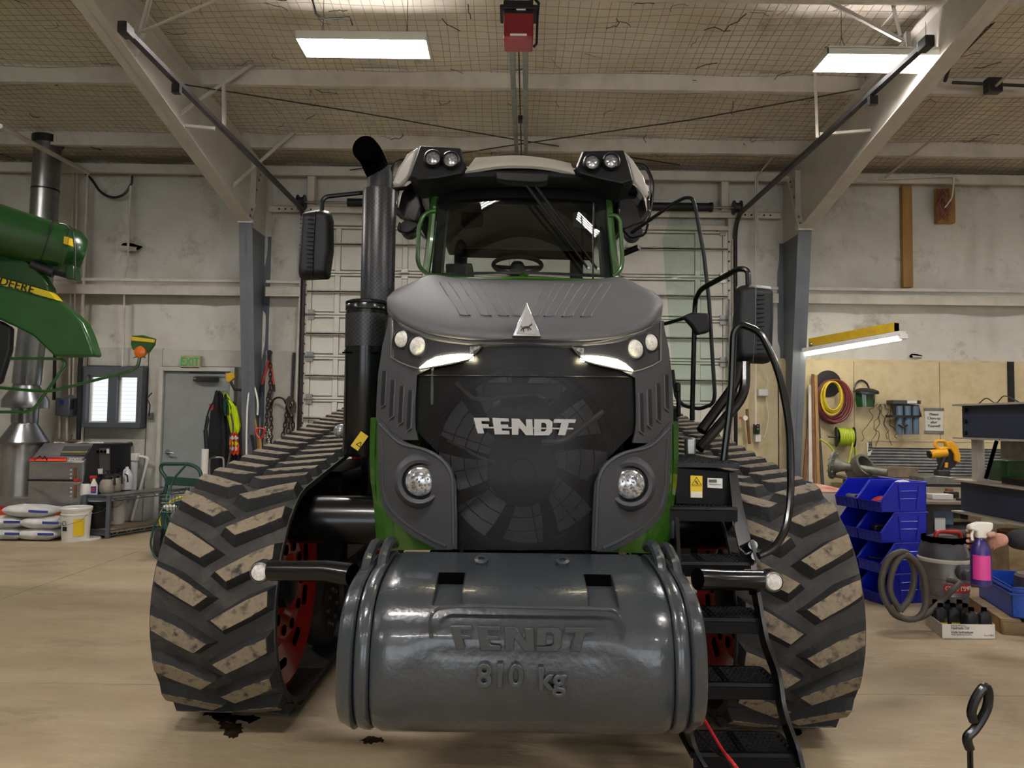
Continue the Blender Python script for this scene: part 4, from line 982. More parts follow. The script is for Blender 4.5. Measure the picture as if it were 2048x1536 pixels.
# ================================================================ CAB
def poly_tube(pts, Y, r, n=8, fr=.04): return MB().tube(fillet([at(a, b, Y) for a, b in pts], fr), r, n)
cab = mk('cab_pillar', MB().tube(fillet([at(851, 556, 5.08), at(861, 480, 5.1), at(868, 400, 5.14), at(880, 372, 5.15)], .03), .028, 8), M['green_tube'], T)
mk('cab_pillar', MB().tube(fillet([at(1233, 558, 5.08), at(1224, 480, 5.1), at(1217, 400, 5.14), at(1212, 374, 5.15)], .03), .028, 8), M['green_tube'], T)
mk('hood_edge_trim', MB().tube(spline([at(856, 549, 4.6), at(905, 556, 4.3), at(980, 558, 4.25), at(1047, 557, 4.25), at(1110, 559, 4.25), at(1190, 562, 4.3), at(1238, 556, 4.6)], 4), .014, 8), M['green'], T)
for s, x in ((0, 851), (1, 1233)): pass
bl = at(862, 552, 5.1); br = at(1225, 556, 5.1); tl = at(880, 378, 5.13); tr_ = at(1212, 380, 5.13)
def wsp(u, v, dy=0): a = bl.lerp(br, u); b = tl.lerp(tr_, u); p = a.lerp(b, v); return p + V((0, dy - .10 * (1 - (2*u - 1)**2), 0))
mk('windshield', MB().grid([[wsp(k / 12, j / 4) for k in range(13)] for j in range(5)]), M['glass'], T, sm=60)
bd = MB(); R_ = 12
for (u0, u1, v0, v1) in ((0, 1, .86, 1), (0, .055, 0, .86), (.945, 1, 0, .86), (0, 1, 0, .03)):
    bd.grid([[wsp(u0 + (u1 - u0) * k / 10, v, .006) for k in range(11)] for v in (v0, v1)], back=(0, .004, 0))
for cx, cy, sx in ((.055, .86, 1), (.945, .86, -1)):
    f = [wsp(cx, cy, .006)] + [wsp(cx + sx * .06 * (1 - math.sin(t*PI/12)), cy - .16 * (1 - math.cos(t*PI/12)), .006) for t in range(7)]
    bd.prism(f, (0, .004, 0))
mk('windshield_border', bd, M['blackmatt'], cab, sm=0)
# roof
rz = 3.40
RF = []
for Y, w, z in ((4.98, .86, 3.20), (5.1, .90, 3.30), (5.5, .92, 3.41), (6.2, .92, 3.43), (6.9, .90, 3.38), (7.1, .85, 3.25)):
    RF.append([(XC + w * a, Y, z - b + dz * (1 if Y > 5.05 else .4)) for a, b, dz in ((-1, .26, 0), (-.99, .12, 0), (-.92, .02, 0), (-.6, -.02, .0), (0, -.03, 0), (.6, -.02, 0), (.92, .02, 0), (.99, .12, 0), (1, .26, 0))])
cr_ = mk('cab_roof', MB().grid(RF, back=(0, 0, -.03)), M['roof_white'], T, sm=60, sub=1)
tb = [at(951, 315, 4.9), at(1000, 312, 4.88), at(1041, 311, 4.87), at(1090, 316, 4.88), at(1141, 326, 4.9)]
lb_ = [at(930, 343, 4.86), at(990, 333, 4.82), at(1041, 331, 4.80), at(1095, 335, 4.82), at(1150, 347, 4.86)]
mk('roof_visor', MB().grid([spline([q + V((0, .35, .03)) for q in tb], 4), spline(tb, 4), spline(lb_, 4)], back=(0, .02, -.012)), M['roof_white'], cr_, sm=60)
fa = [(795, 352, 372, 5.1), (830, 345, 374, 5.0), (880, 340, 372, 4.92), (950, 334, 372, 4.88), (1044, 331, 370, 4.86), (1140, 338, 372, 4.88), (1210, 346, 376, 4.93), (1260, 352, 382, 5.0), (1298, 372, 395, 5.1)]
mk('roof_fascia', MB().grid([[at(a, b, Y), at(a, (b+c)/2, Y - .03), at(a, c, Y + .02), at(a, c + 2, Y + .3)] for a, b, c, Y in fa], back=(0, .03, .0)), M['blackmatt'], cr_, sm=60)
pods = (([(840,292),(922,297),(933,335),(926,350),(880,360),(835,364),(818,354)], [(866,318),(902,321)]), ([(1164,303),(1248,301),(1258,330),(1267,364),(1246,372),(1200,362),(1156,350),(1150,338)], [(1184,326),(1222,324)]))
for P_, lm in pods:
    f = [at(a, b, 4.84 + (360 - b) * .0012) for a, b in P_]; cc_ = sum(f, V((0,0,0))) / len(f)
    b_ = [p + (cc_ - p) * -.02 + V((0, .30, -.02)) for p in f]
    n = len(f); m = MB(); m.v = [cc_ + (p - cc_) * .93 + V((0, -.03, 0)) for p in f] + f + b_
    m.f = [tuple(range(n))] + [(i, (i+1) % n, n + (i+1) % n, n + i) for i in range(n)] + [(n + i, n + (i+1) % n, 2*n + (i+1) % n, 2*n + i) for i in range(n)]
    pod = mk('lamp_pod', m, M['blackmatt'], cr_, bev=.008)
    for a, b in lm:
        c = at(a, b, 4.82)
        o = mk('work_light', MB().lathe([(.062, .06), (.062, -.015), (.052, -.03), (.046, -.01)], c, (0, 1, -.05), 24, caps=False), M['blackmatt'], cr_)
        mk('work_light_lens', MB().lathe([(.047, -.01), (.03, -.02), (.001, -.023)], c, (0, 1, -.05), 24, caps=False), M['lens'], cr_)
for P_ in ([(838, 292), (815, 306), (796, 335), (783, 368), (800, 374), (820, 352)], [(1249, 301), (1266, 318), (1288, 352), (1300, 392), (1288, 390), (1266, 365), (1256, 330)]):
    f = [at(a, b, 4.98) for a, b in P_]; mk('roof_corner', MB().prism(f, (0, .6, .03)), M['roof_white'], cr_, bev=.02)
# roof side wings (dark) with hanging lamps below
for s in (0, 1):
    P_ = [(787, 372), (840, 378), (845, 410), (832, 447), (800, 437), (789, 425)] if s == 0 else [(1232, 376), (1262, 384), (1300, 395), (1303, 425), (1288, 445), (1243, 462), (1236, 430)]
    f = [at(a, b, 5.12) for a, b in P_]
    mk('roof_wing', MB().prism(f, (0, .9, .02)), mat('tinted wing %d' % s, '#1a1a1f', .15, coat=.5), cr_, bev=.02)
    P_ = [(845, 447, 5.1), (815, 468, 5.1), (795, 462, 5.1), (800, 445, 5.1)] if s == 0 else [(1246, 462, 5.1), (1262, 478, 5.1), (1290, 470, 5.1), (1296, 448, 5.1)]
    mk('lamp_guard', MB().tube(fillet([at(*p) for p in P_], .03), .009, 6), M['black'], cr_)
    c = at(818 if s == 0 else 1266, 458 if s == 0 else 465, 5.15)
    mk('side_work_light', MB().lathe([(.03, .08), (.06, .06), (.065, -.02), (.05, -.025)], c, (0, 1, -.1), 18), M['blackmatt'], cr_)
    P_ = [(786, 372, 5.2), (782, 345, 5.2), (792, 322, 5.2), (822, 318, 5.2)] if s == 0 else [(1262, 327, 5.2), (1290, 330, 5.2), (1305, 360, 5.2), (1304, 400, 5.2), (1296, 440, 5.2)]
    mk('roof_rail', MB().tube(fillet([at(*p) for p in P_], .05), .014, 8), M['black'], cr_)
mk('wiper_box', MB().prism([at(990, 342, 4.8), at(1100, 346, 4.8), at(1096, 362, 4.8), at(1080, 366, 4.8), at(1010, 362, 4.8), at(992, 358, 4.8)], (0, .1, .0)), M['blackmatt'], cr_, bev=.01)
for a, b, c_, d_ in ((1047, 362, 1177, 537), (1064, 362, 1196, 539)):
    p0 = at(a, b, 4.86); p1 = at(c_, d_, 4.97); pm = p0.lerp(p1, .4)
    w = mk('wiper_arm', MB().tube([p0, pm, p1], [.011, .009, .006], 6), M['blackmatt'], T)
    mk('wiper_blade', MB().tube([p0.lerp(p1, .38) + V((.0, .015, 0)), p1 + V((0, .015, 0))], .009, 5), M['blackdeep'], w)
    mk('wiper_tip', MB().ico(p1 + V((0, -.01, 0)), .012), M['white'], w)
for P_ in ([(872, 421), (858, 423), (846, 432), (838, 452), (835, 520), (840, 536), (854, 548)], [(1217, 431), (1232, 430), (1240, 440), (1242, 470), (1245, 522), (1242, 540), (1228, 552)]):
    mk('grab_handle', MB().tube(fillet([at(a, b, 4.98) for a, b in P_], .05), .015, 10), M['green_tube'], T)
mk('door_hinge_rod', MB().tube([at(1187, 406, 4.95), at(1186, 480, 4.95), at(1186, 558, 4.95)], .007, 6), M['black'], T)
# cab interior
ci = mk('cab_floor', MB().box((XC - .62, 5.15, 1.75), (XC + .62, 6.9, 1.85)), M['blackmatt'], T)
mk('headliner', MB().box((XC - .68, 5.2, 3.06), (XC + .68, 6.85, 3.14)), mat('headliner grey', '#2b2c31', .8), T, bev=.02)
mk('cab_rear_post', MB().box((XC - .62, 6.78, 1.8), (XC - .50, 6.88, 3.1)).box((XC + .48, 6.78, 1.8), (XC + .60, 6.88, 3.1)).box((XC - .62, 6.78, 3.05), (XC + .6, 6.88, 3.1)), M['blackmatt'], T, bev=.01)
mk('cab_side_post', MB().tube([at(893, 400, 5.35), at(884, 470, 5.35), at(878, 545, 5.35)], .035, 8).tube([at(1197, 400, 5.35), at(1204, 470, 5.35), at(1210, 552, 5.35)], .035, 8), mat('post trim', '#77756e', .5), T)
mk('cab_rear_body', MB().box((XC - .9, 6.9, 1.3), (XC + .9, 8.2, 2.05)), M['green'], T, bev=.05)
mk('dashboard', MB().box((XC - .3, 5.3, 1.9), (XC + .3, 5.6, 2.36)), M['blackmatt'], T, bev=.04)
cw_ = at(1035, 530, 5.5); st = []
for k in range(28):
    a = 2*PI*k/28; st.append(cw_ + V((.185*math.cos(a), .10*math.sin(a), .085*math.sin(a) - .0)))
sw = mk('steering_wheel', MB().tube(st, .017, 8, closed=True), M['blackmatt'], T)
mk('steering_hub', MB().tube([cw_ + V((0, .05, -.12)), cw_ + V((0, 0, -.02)), cw_ + V((0, -.02, .015))], [.06, .065, .04], 12), M['blackmatt'], sw)
mk('steering_spoke', MB().tube([cw_ + V((-.17, -.02, -.02)), cw_ + V((0, -.02, -.03)), cw_ + V((.17, -.02, -.02))], .016, 6), M['blackmatt'], sw)
mk('terminal_screen', MB().prism([at(891, 527, 5.5), at(944, 526, 5.5), at(949, 556, 5.5), at(892, 556, 5.5)], (0, .04, 0)), M['inkgrey'], T, bev=.01)
mk('interior_mirror', MB().prism([at(924, 421, 5.4), at(962, 418, 5.4), at(967, 430, 5.4), at(964, 450, 5.4), at(930, 456, 5.4), at(922, 446, 5.4)], (0, .04, 0)).tube([at(945, 420, 5.42), at(946, 400, 5.42)], .01, 6), M['blackdeep'], T, bev=.01)
st = MB().box((XC - .27, 6.3, 1.9), (XC + .27, 6.42, 2.55)).box((XC - .27, 5.9, 2.0), (XC + .27, 6.4, 2.12)); mk('seat', st, M['blackmatt'], T, bev=.05)
mk('air_vent', MB().prism([at(1146, 425, 5.35), at(1172, 425, 5.35), at(1176, 458, 5.35), at(1146, 452, 5.35)], (0, .02, 0)), M['frame_dark'], T)
mk('headliner_rear_roll', MB().cyl(at(925, 506, 6.5), at(1185, 512, 6.5), .04, 10), M['blackdeep'], T)
# left mirror
def mirror(P_, Y, name_label, side):
    f = [at(a, b, Y) for a, b in P_]; c = sum(f, V((0,0,0))) / len(f); n = len(f); m = MB()
    m.v = [c + (p - c) * .86 + V((0, -.05, 0)) for p in f] + f + [p + V((0, .07, 0)) for p in f]
    m.f = [tuple(range(n))] + [(i, (i+1) % n, n + (i+1) % n, n + i) for i in range(n)] + [(n + i, n + (i+1) % n, 2*n + (i+1) % n, 2*n + i) for i in range(n)] + [tuple(range(2*n, 3*n))]
    return mk('mirror', m, M['blackmatt'], T, bev=.018, label=name_label, bseg=3)
mm = mirror([(604, 425), (640, 419), (660, 423), (664, 440), (664, 500), (656, 556), (600, 558), (597, 545), (601, 480)], 4.75, 'tall black wing mirror beside the exhaust stack', 0)
for k in range(14):
    y = 430 + k * 8.6; mk('mirror_rib', MB().tube([at(599 + (2 if k < 7 else 0), y, 4.72), at(628 - .3*k, y + 1, 4.69)], .004, 5), M['blackmatt'], mm)
mk('mirror_seam', MB().tube([at(632, 422, 4.695), at(627, 500, 4.69), at(626, 552, 4.695)], .002, 4), M['blackdeep'], mm)
mk('mirror_arm', MB().tube(fillet([at(644, 424, 4.76), at(644, 394, 4.76), at(730, 385, 4.8), at(850, 372, 5.1)], .05), .015, 8), M['black'], mm)
mm = mirror([(1477, 572), (1500, 569), (1545, 573), (1546, 640), (1542, 720), (1538, 727), (1475, 724), (1470, 700), (1472, 630)], 3.9, 'tall black wing mirror beside the ladder handrail', 1)
for k in range(14):
    y = 590 + k * 9; mk('mirror_rib', MB().tube([at(1515, y, 3.84), at(1546 - .2*k, y, 3.87)], .004, 5), M['blackmatt'], mm)
mk('mirror_seam', MB().tube([at(1512, 571, 3.85), at(1511, 640, 3.845), at(1506, 725, 3.85)], .002, 4), M['galv'], mm)
mk('mirror_arm', MB().tube(fillet([at(1497, 572, 3.92), at(1496, 540, 3.92), at(1478, 537, 3.95), at(1402, 578, 4.3), at(1390, 600, 4.5), at(1384, 840, 4.6)], .06), .016, 8), M['black'], mm)
for pts in ([(1398, 897, 3.7), (1440, 850, 3.75), (1490, 790, 3.85), (1490, 726, 3.9)], [(1402, 862, 3.75), (1470, 770, 3.85), (1478, 728, 3.9)]):
    mk('mirror_strut', MB().tube(fillet([at(*p) for p in pts], .1), .027, 10), M['black'], mm)
mk('strut_clamp', MB().cb(at(1380, 893, 3.68), (.05, .05, .09)), M['galv'], mm, bev=.01)
# open cab door
Yd = 4.75
dA, dB, dC = at(1290, 446, 5.0), at(1385, 395, 4.6), at(1430, 800, 4.5); dn_ = (dB - dA).cross(dC - dA)
def ondoor(px, py): d = ray(px, py); return O + d * ((dA - O).dot(dn_) / d.dot(dn_))
dl = [(1262, 466), (1300, 440), (1345, 408), (1370, 395), (1385, 396), (1392, 420), (1408, 510), (1418, 600), (1424, 700), (1430, 790), (1426, 808), (1400, 818), (1368, 812), (1352, 795), (1345, 740)]
dv = mk('cab_door', MB().tube(fillet([ondoor(*p) for p in dl], .03, 3), .012, 8), M['blackmatt'], T, label='open glazed cab door with black frame')
gp = [ondoor(*p) for p in dl[2:]] + [ondoor(1335, 600), ondoor(1325, 480)]
mk('door_glass', MB().prism(gp, (0, .005, 0)), M['glass_clear'], dv, sm=0)
lt = [at(a, b, 4.45) for a, b in ((1366, 632), (1385, 624), (1419, 626), (1420, 664), (1395, 670), (1384, 652))]
mk('door_latch', MB().prism(lt, (0, .06, 0)), M['blackmatt'], dv, bev=.015)
mk('door_handle', MB().tube([at(1330, 648, 4.7), at(1370, 636, 4.5)], .012, 6), M['black'], dv)
mk('rear_lamp_bar', MB().tube([at(1245, 508, 5.6), at(1278, 494, 5.5)], .025, 8), M['blackmatt'], T)
mk('side_marker', MB().cb(at(1355, 775, 4.3), (.03, .04, .06)).cb(at(1357, 800, 4.3), (.025, .03, .2)), M['blackmatt'], T, bev=.01)
# ================================================================ PLATFORM, LADDER, HANDRAILS
pf = mk('platform', MB().prism([at(1349, 932, 3.30), at(1472, 943, 3.30), at(1480, 1016, 3.30), at(1349, 1010, 3.30)], (0, .55, 0)), M['blackstep'], T, bev=.008)
zt2 = at(1400, 934, 3.3).z
m = MB().box((at(1349, 932, 3.3).x, 3.27, zt2), (at(1475, 943, 3.3).x + .0, 4.1, zt2 + .02)); tp = mk('tread_plate', m, M['blackmatt'], pf)
st = MB()
for i in range(9):
    for j in range(14): st.cb((.76 + i * .03, 3.30 + j * .055, zt2 + .022), (.02, .012, .006), None)
mk('grip_stud', st, M['blackmatt'], pf, kind='stuff', sm=0)
def quad(pts, Y, name, mt, par, **k): return mk(name, MB().prism([at(a, b, Y) for a, b in pts], (0, .003, 0)), mt, par, sm=0, **k)
quad([(1381, 951), (1405, 952), (1405, 996), (1381, 995)], 3.292, 'warning_decal', M['label_y'], pf, label='yellow pictogram decal')
quad([(1415, 956), (1445, 957), (1445, 977), (1415, 975)], 3.292, 'serial_decal', M['label_w'], pf, label='white barcode decal')
mk('warning_symbol', MB().tube([at(a, b, 3.288) for a, b in ((1393, 954), (1384, 970), (1403, 970))], .0018, 4, closed=True).tube([at(1391, 962, 3.288), at(1396, 968, 3.288)], .002, 4), M['ink'], pf)
quad([(1382, 984), (1404, 984), (1404, 995), (1382, 995)], 3.29, 'decal_panel', M['label_w'], pf)
bc = MB()
for k in range(9): bc.prism([at(1418 + k * 1.8, 959, 3.288), at(1419 + k * 1.8, 959, 3.288), at(1419 + k*1.8, 965, 3.288), at(1418 + k*1.8, 965, 3.288)], (0, .001, 0))
bc.prism([at(1418, 968, 3.288), at(1442, 969, 3.288), at(1442, 970, 3.288), at(1418, 969, 3.288)], (0, .001, 0))
mk('barcode', bc, M['ink'], pf, kind='stuff', sm=0)
ld = mk('ladder', MB().prism([at(1474, 945, 3.29), at(1486, 1010, 3.29), at(1512, 1120, 3.16), at(1520, 1190, 3.05), at(1500, 1190, 3.05), at(1470, 1060, 3.2), at(1458, 945, 3.29)], (0, .012, 0)), M['black'], T, label='folding black access ladder')
def strip(pts, w, d, par, name='ladder_rail'):
    p = fillet([at(*q) for q in pts], .08, 4); m = MB(); rr = []
    for i, q in enumerate(p):
        t = unit((p[min(i+1, len(p)-1)] - p[max(i-1, 0)])); s = unit(t.cross(V((1, 0, 0))))
        rr.append([q + s*w + V((-d,0,0)), q + s*w + V((d,0,0)), q - s*w + V((d,0,0)), q - s*w + V((-d,0,0))])
    m.grid(rr, wrap=True); m.f.append((0, 1, 2, 3)); m.f.append(tuple(len(m.v) - 4 + k for k in range(4)))
    return mk(name, m, M['black'], par)
strip([(1511, 1180, 3.06), (1530, 1290, 2.98), (1556, 1350, 2.92), (1562, 1420, 2.87), (1592, 1500, 2.8), (1600, 1535, 2.78)], .035, .008, ld)
strip([(1370, 1420, 2.95), (1385, 1500, 2.82), (1408, 1536, 2.79)], .035, .008, ld)
strip([(1350, 1020, 3.26), (1356, 1140, 3.14), (1368, 1420, 2.95)], .035, .008, ld)
for (xr, y, Y) in ((1478, 1020, 3.22), (1505, 1130, 3.12), (1530, 1242, 3.02), (1560, 1372, 2.92), (1598, 1513, 2.8)):
    r = at(xr, y, Y); w = .40; x0 = r.x - w; x1 = r.x - .01; z = r.z; dp = .19
    stp = mk('step', MB().tube(fillet([V((x0, Y, z)), V((x1, Y, z)), V((x1, Y + dp, z)), V((x0, Y + dp, z)), V((x0, Y, z))], .025), .014, 6).box((x0, Y - .012, z - .05), (x1, Y - .004, z - .0)).box(((x0+x1)/2 - .012, Y, z - .01), ((x0+x1)/2 + .012, Y + dp, z + .012)), M['blackstep'], ld, sm=40)
    for k in range(5):
        yy = Y + .022 + k * .036
        for a, b in ((x0 + .012, (x0+x1)/2 - .012), ((x0+x1)/2 + .012, x1 - .012)):
            pass
    gm = MB()
    for k in range(5):
        yy = Y + .022 + k * .036
        gm.box((x0 + .005, yy, z - .012), (x1 - .005, yy + .008, z + .008))
        for q in range(20): gm.cb((x0 + .02 + q * (w - .04) / 19, yy + .004, z + .010), (.008, .008, .006))
    mk('step_grip', gm, M['blackmatt'], ld, sm=0, kind='stuff')
mk('ladder_pivot', MB().cyl(at(1506, 1090, 3.14), at(1506, 1090, 3.20), .02, 10).cyl(at(1512, 1112, 3.13), at(1512, 1112, 3.2), .02, 10).tube([at(1503, 1080, 3.13), at(1516, 1125, 3.12)], .01, 6), M['galv'], ld)
mk('handrail', MB().tube(fillet([at(*p) for p in ((1447, 922, 3.45), (1462, 800, 3.45), (1467, 665, 3.45), (1480, 648, 3.44), (1520, 662, 3.40), (1556, 735, 3.36), (1580, 850, 3.3), (1582, 990, 3.22), (1572, 1060, 3.16), (1548, 1098, 3.12), (1517, 1112, 3.1))], .12, 5), .0165, 10), M['black'], T)
mk('roller_light', MB().ico(at(682, 862, 4.35), .045, 2), M['lens'], T)
# ================================================================ LEFT SIDE: combine
def hexof(n): return n
cb_ = thing('combine_harvester', 'green combine with yellow stripe and unloading tube at left edge', 'combine', (-5.4, 6.4, 0))
co_ = [(-60, 440), (0, 470), (45, 500), (82, 545), (97, 572), (99, 584), (113, 600), (140, 622), (164, 645), (176, 670), (187, 705), (186, 713), (108, 713), (98, 703), (65, 670), (26, 650), (0, 640), (-60, 622)]
# curved outer body panel: built in strips so it bends back
def cpan(pts, Y, d): return MB().prism([at(a, b, Y) for a, b in pts], (0, d, 0))
pan = mk('body_panel', cpan([(-60, 470), (0, 497), (45, 515), (82, 551), (96, 573), (98, 584), (-60, 540)], 6.28, .12), M['jd_dark'], cb_, bev=.015)
mk('body_panel', cpan([(-60, 553), (0, 570), (110, 600), (140, 622), (164, 645), (176, 672), (187, 706), (186, 713), (108, 713), (98, 703), (65, 672), (26, 652), (0, 640), (-60, 622)], 6.22, .14), M['jd'], cb_, bev=.02)
mk('stripe', cpan([(-60, 538), (0, 555), (98, 583), (113, 600), (0, 568), (-60, 553)], 6.215, .1), M['yellow'], cb_, bev=.004)
a = at(14, 566, 6.20); dirv = at(100, 590, 6.2) - at(0, 562, 6.2); ang = math.atan2(-dirv.z, dirv.x)
text('stripe_lettering', 'DEERE', at(33, 571, 6.205), .105, M['ink'], cb_, rot=(PI/2, ang, 0), ext=.002, sx=1.05)
ax0 = at(-140, 415, 5.9); ax1 = at(128, 500, 6.5)
tb_ = mk('unloading_tube', MB().cyl(ax0, ax1, .215, 32), M['jd_dark'], cb_)
dd = unit(ax1 - ax0)
mk('tube_boot', MB().lathe([(.225, 0), (.225, .02), (.215, .03), (.21, .10), (.16, .17), (.001, .19)], ax1 - dd * .02, dd, 28), M['jd_dark'], tb_)
mk('tube_strap', MB().lathe([(.222, 0), (.222, .012)], ax1 - dd * .16, dd, 28), M['blackmatt'], tb_)
mk('decal', MB().prism([at(128, 472, 6.2), at(136, 474, 6.2), at(135, 489, 6.2), at(127, 487, 6.2)], (0, .1, 0)), M['label_y'], tb_)
mk('tube_cable', MB().tube([at(120, 447, 6.3), at(134, 450, 6.25), at(146, 465, 6.22), at(150, 500, 6.2), at(150, 555, 6.2)], .008, 6), M['blackmatt'], tb_)
mk('tube_cradle', MB().cyl(at(64, 528, 6.3), at(108, 546, 6.35), .045, 12).cyl(at(100, 543, 6.35), at(136, 552, 6.35), .022, 8), M['blackmatt'], cb_)
mk('cradle_bracket', MB().prism([at(a, b, 6.3) for a, b in ((133, 530), (146, 530), (150, 555), (148, 560), (132, 558), (130, 548))], (0, .1, 0)), M['jd_dark'], cb_, bev=.01)
mk('cradle_link', MB().cb(at(96, 518, 6.35), (.16, .06, .03)).cb(at(45, 505, 6.3), (.3, .1, .05)), M['jd'], cb_, bev=.01)
mk('cab_corner', MB().prism([at(a, b, 6.3) for a, b in ((-60, 630), (0, 642), (22, 655), (20, 700), (6, 745), (0, 765), (-60, 800))], (0, .06, 0)), M['blackmatt'], cb_, bev=.02)
mk('mirror_arm', MB().tube(fillet([at(a, b, c) for a, b, c in ((-40, 772, 6.2), (60, 781, 6.15), (100, 783, 6.1), (180, 763, 6.05), (262, 742, 6.0), (276, 733, 6.0), (280, 714, 6.0))], .08), .013, 8), M['jd'], cb_)
mk('mirror_arm', MB().tube(fillet([at(a, b, 6.3) for a, b in ((20, 717), (80, 717), (124, 718), (132, 728), (110, 760), (70, 815), (55, 824), (-30, 824))], .08), .013, 8), M['jd'], cb_)
sg = [at(a, b, 5.95) for a, b in ((263, 671), (285, 670), (310, 677), (308, 690), (296, 706), (276, 708), (264, 698), (261, 688))]
wm2 = mk('warning_light_plate', MB().prism(sg, (0, .03, 0)), M['jd'], cb_, bev=.006)
mk('yellow_band', MB().prism([at(a, b, 5.94) for a, b in ((263, 673), (309, 679), (308, 685), (263, 681))], (0, .01, 0)), M['label_y'], wm2, sm=0)
c = at(281, 704, 5.94); mk('amber_lamp', MB().lathe([(.045, .02), (.05, 0), (.046, -.015), (.02, -.03), (.001, -.032)], c, (0, 1, 0), 20), M['amber'], wm2)
mk('lamp_bracket', MB().tube([c + V((.05*math.cos(t), -.01, -.05 + .03*abs(math.sin(t)) - .02*math.sin(t))) for t in (0, .7, 1.5, 2.4, 3.1)], .006, 5), M['chrome'], wm2)
# legs so that it stands: front tyre out of view
mk('tyre', MB().lathe([(.45, 0), (.85, .03), (.92, .12), (.92, .5), (.85, .58), (.45, .6)], (-6.9, 6.0, .92), (1, 0, 0), 36), M['rubber'], cb_)
mk('lower_body', MB().box((-7.6, 5.6, .9), (-4.8, 6.5, 3.5)), M['jd_dark'], cb_, bev=.05)
# ================================================================ pressure washer with flue
Yw = 9.2
pw = thing('pressure_washer', 'stainless hot water washer cabinet with red orange stripes under tall flue', 'pressure washer', (-5.8, Yw, 0))
def P(*q, Y=Yw): return [at(a, b, Y) for a, b in q]
fz = -.0
cl = at(55, 1000, Yw).x; cr2 = at(164, 1000, Yw).x; zt3 = at(100, 922, Yw).z; 
mk('cabinet', MB().prism([(cl, Yw, .12), (cl, Yw, zt3), (cl, Yw + .28, at(100, 886, Yw + .28).z), (cl, Yw + .75, at(100, 886, Yw + .28).z), (cl, Yw + .75, .12)], (cr2 - cl, 0, 0)), M['stainless'], pw, bev=.008)
mk('cabinet_door', MB().box((cl + .01, Yw - .012, at(100, 960, Yw).z), (cr2 - .01, Yw, zt3 - .01)), M['stainless'], pw, bev=.005)
mk('cabinet_door', MB().box((cl + .01, Yw - .012, .32), (cr2 - .01, Yw, at(100, 964, Yw).z)), M['stainless'], pw, bev=.005)
mk('side_housing', MB().prism([at(164, 1010, Yw), at(164, 922, Yw), at(186, 887, Yw + .15), at(222, 888, Yw + .3), at(222, 990, Yw + .3), at(206, 1010, Yw + .2)], (0, .5, 0)), M['blackmatt'], pw, bev=.01)
cpn = mk('control_panel', MB().prism(P((190, 897), (219, 895), (219, 950), (190, 950), Y=Yw + .2), (0, .02, 0)), M['inkgrey'], pw, sm=0)
for k in range(3): mk('control_knob', MB().cyl(at(196 + k * 7, 903, Yw + .18), at(196 + k*7, 903, Yw + .21), .016, 10), M['blackdeep'], cpn)
mk('panel_label', MB().prism(P((213, 898), (218, 898), (218, 907), (213, 907), Y=Yw + .18), (0, .01, 0)), M['label_w'], cpn)
mk('panel_label', MB().prism(P((193, 938), (205, 937), (205, 948), (193, 948), Y=Yw + .18), (0, .01, 0)), M['label_w'], cpn)
sl = lambda a, b, off=.012: at(a, b, Yw + (922 - b) / 36 * .28 - off)
for (y0, y1, m_) in ((915, 918, 'red'), (918, 922, 'orange')):
    mk('stripe', MB().prism([sl(60, y0), sl(133, y0), sl(132, y1), sl(58, y1)], (0, .01, 0)), M[m_], pw, sm=0)
text('model_number', '3005', sl(150, 919, .02), .075, M['white'], pw, rot=(PI/2 - .7, 0, 0), sx=1.2)
mk('instruction_plate', MB().prism([sl(128, 892), (sl(181, 892)), sl(170, 911), sl(120, 911)], (0, .01, 0)), M['inkgrey'], pw, sm=0)
mk('plate_line', MB().prism([sl(124, 903.5, .016), sl(175, 903.5, .016), sl(174, 904.5, .016), sl(123, 904.5, .016)], (0, .005, 0)), M['yellow'], pw, sm=0)
mk('emblem', MB().tube([sl(68, 920, .02), sl(80, 911, .02), sl(85, 918, .02), sl(90, 912, .02), sl(94, 920, .02)], .008, 5), M['darksteel'], pw)
mk('base_skirt', MB().box((cl - .55, Yw + .0, 0), (cr2, Yw + .75, .12)), M['blackmatt'], pw)
for (y0, y1, m_) in ((1013, 1019, 'red'), (1019, 1025, 'orange'), (1026, 1032, 'orange')):
    mk('base_stripe', MB().prism(P((-20, y0), (124, y0), (124, y1), (-20, y1), Y=Yw - .02), (0, .01, 0)), M[m_], pw, sm=0)
mk('emblem', MB().tube(P((70, 1022), (74, 1014), (88, 1014), (100, 1022), (108, 1014), (122, 1014), (128, 1026), Y=Yw - .04), .012, 5), M['white'], pw)
for y in (940, 948, 956, 976, 984, 992): mk('latch', MB().cb(at(142, y, Yw - .018), (.02, .01, .02)), M['white'], pw)
for y in (940, 975): mk('latch_bar', MB().cb(at(150, y + 8, Yw - .018), (.03, .01, .16)), M['rust'], pw)
mk('spray_lance', MB().tube([at(56, 960, Yw - .06), at(150, 961, Yw - .3)], .012, 8), M['blackmatt'], pw)
mk('lance_grip', MB().cyl(at(150, 961, Yw - .3), at(158, 961, Yw - .32), .022, 8), M['redplastic'], pw)
bx = at(42, 900, Yw + .35); 
mk('burner_base', MB().box((cl - .62, Yw + .02, .12), (cl - .01, Yw + .72, .44)), M['stainless'], pw, bev=.01)
bc_ = V((at(45, 940, Yw + .35).x, Yw + .35, 0)); zb1 = .44; zb2 = at(40, 888, Yw + .35).z; zb3 = at(40, 845, Yw + .35).z; zb4 = at(40, 820, Yw + .35).z
mk('burner_drum', MB().lathe([(.25, zb1), (.25, zb2)], bc_, n=32), M['stainless'], pw)
mk('draft_hood', MB().lathe([(.28, zb2), (.29, zb2 + .03), (.15, zb3 - .02), (.145, zb3)], bc_, n=32), M['pipe'], pw)
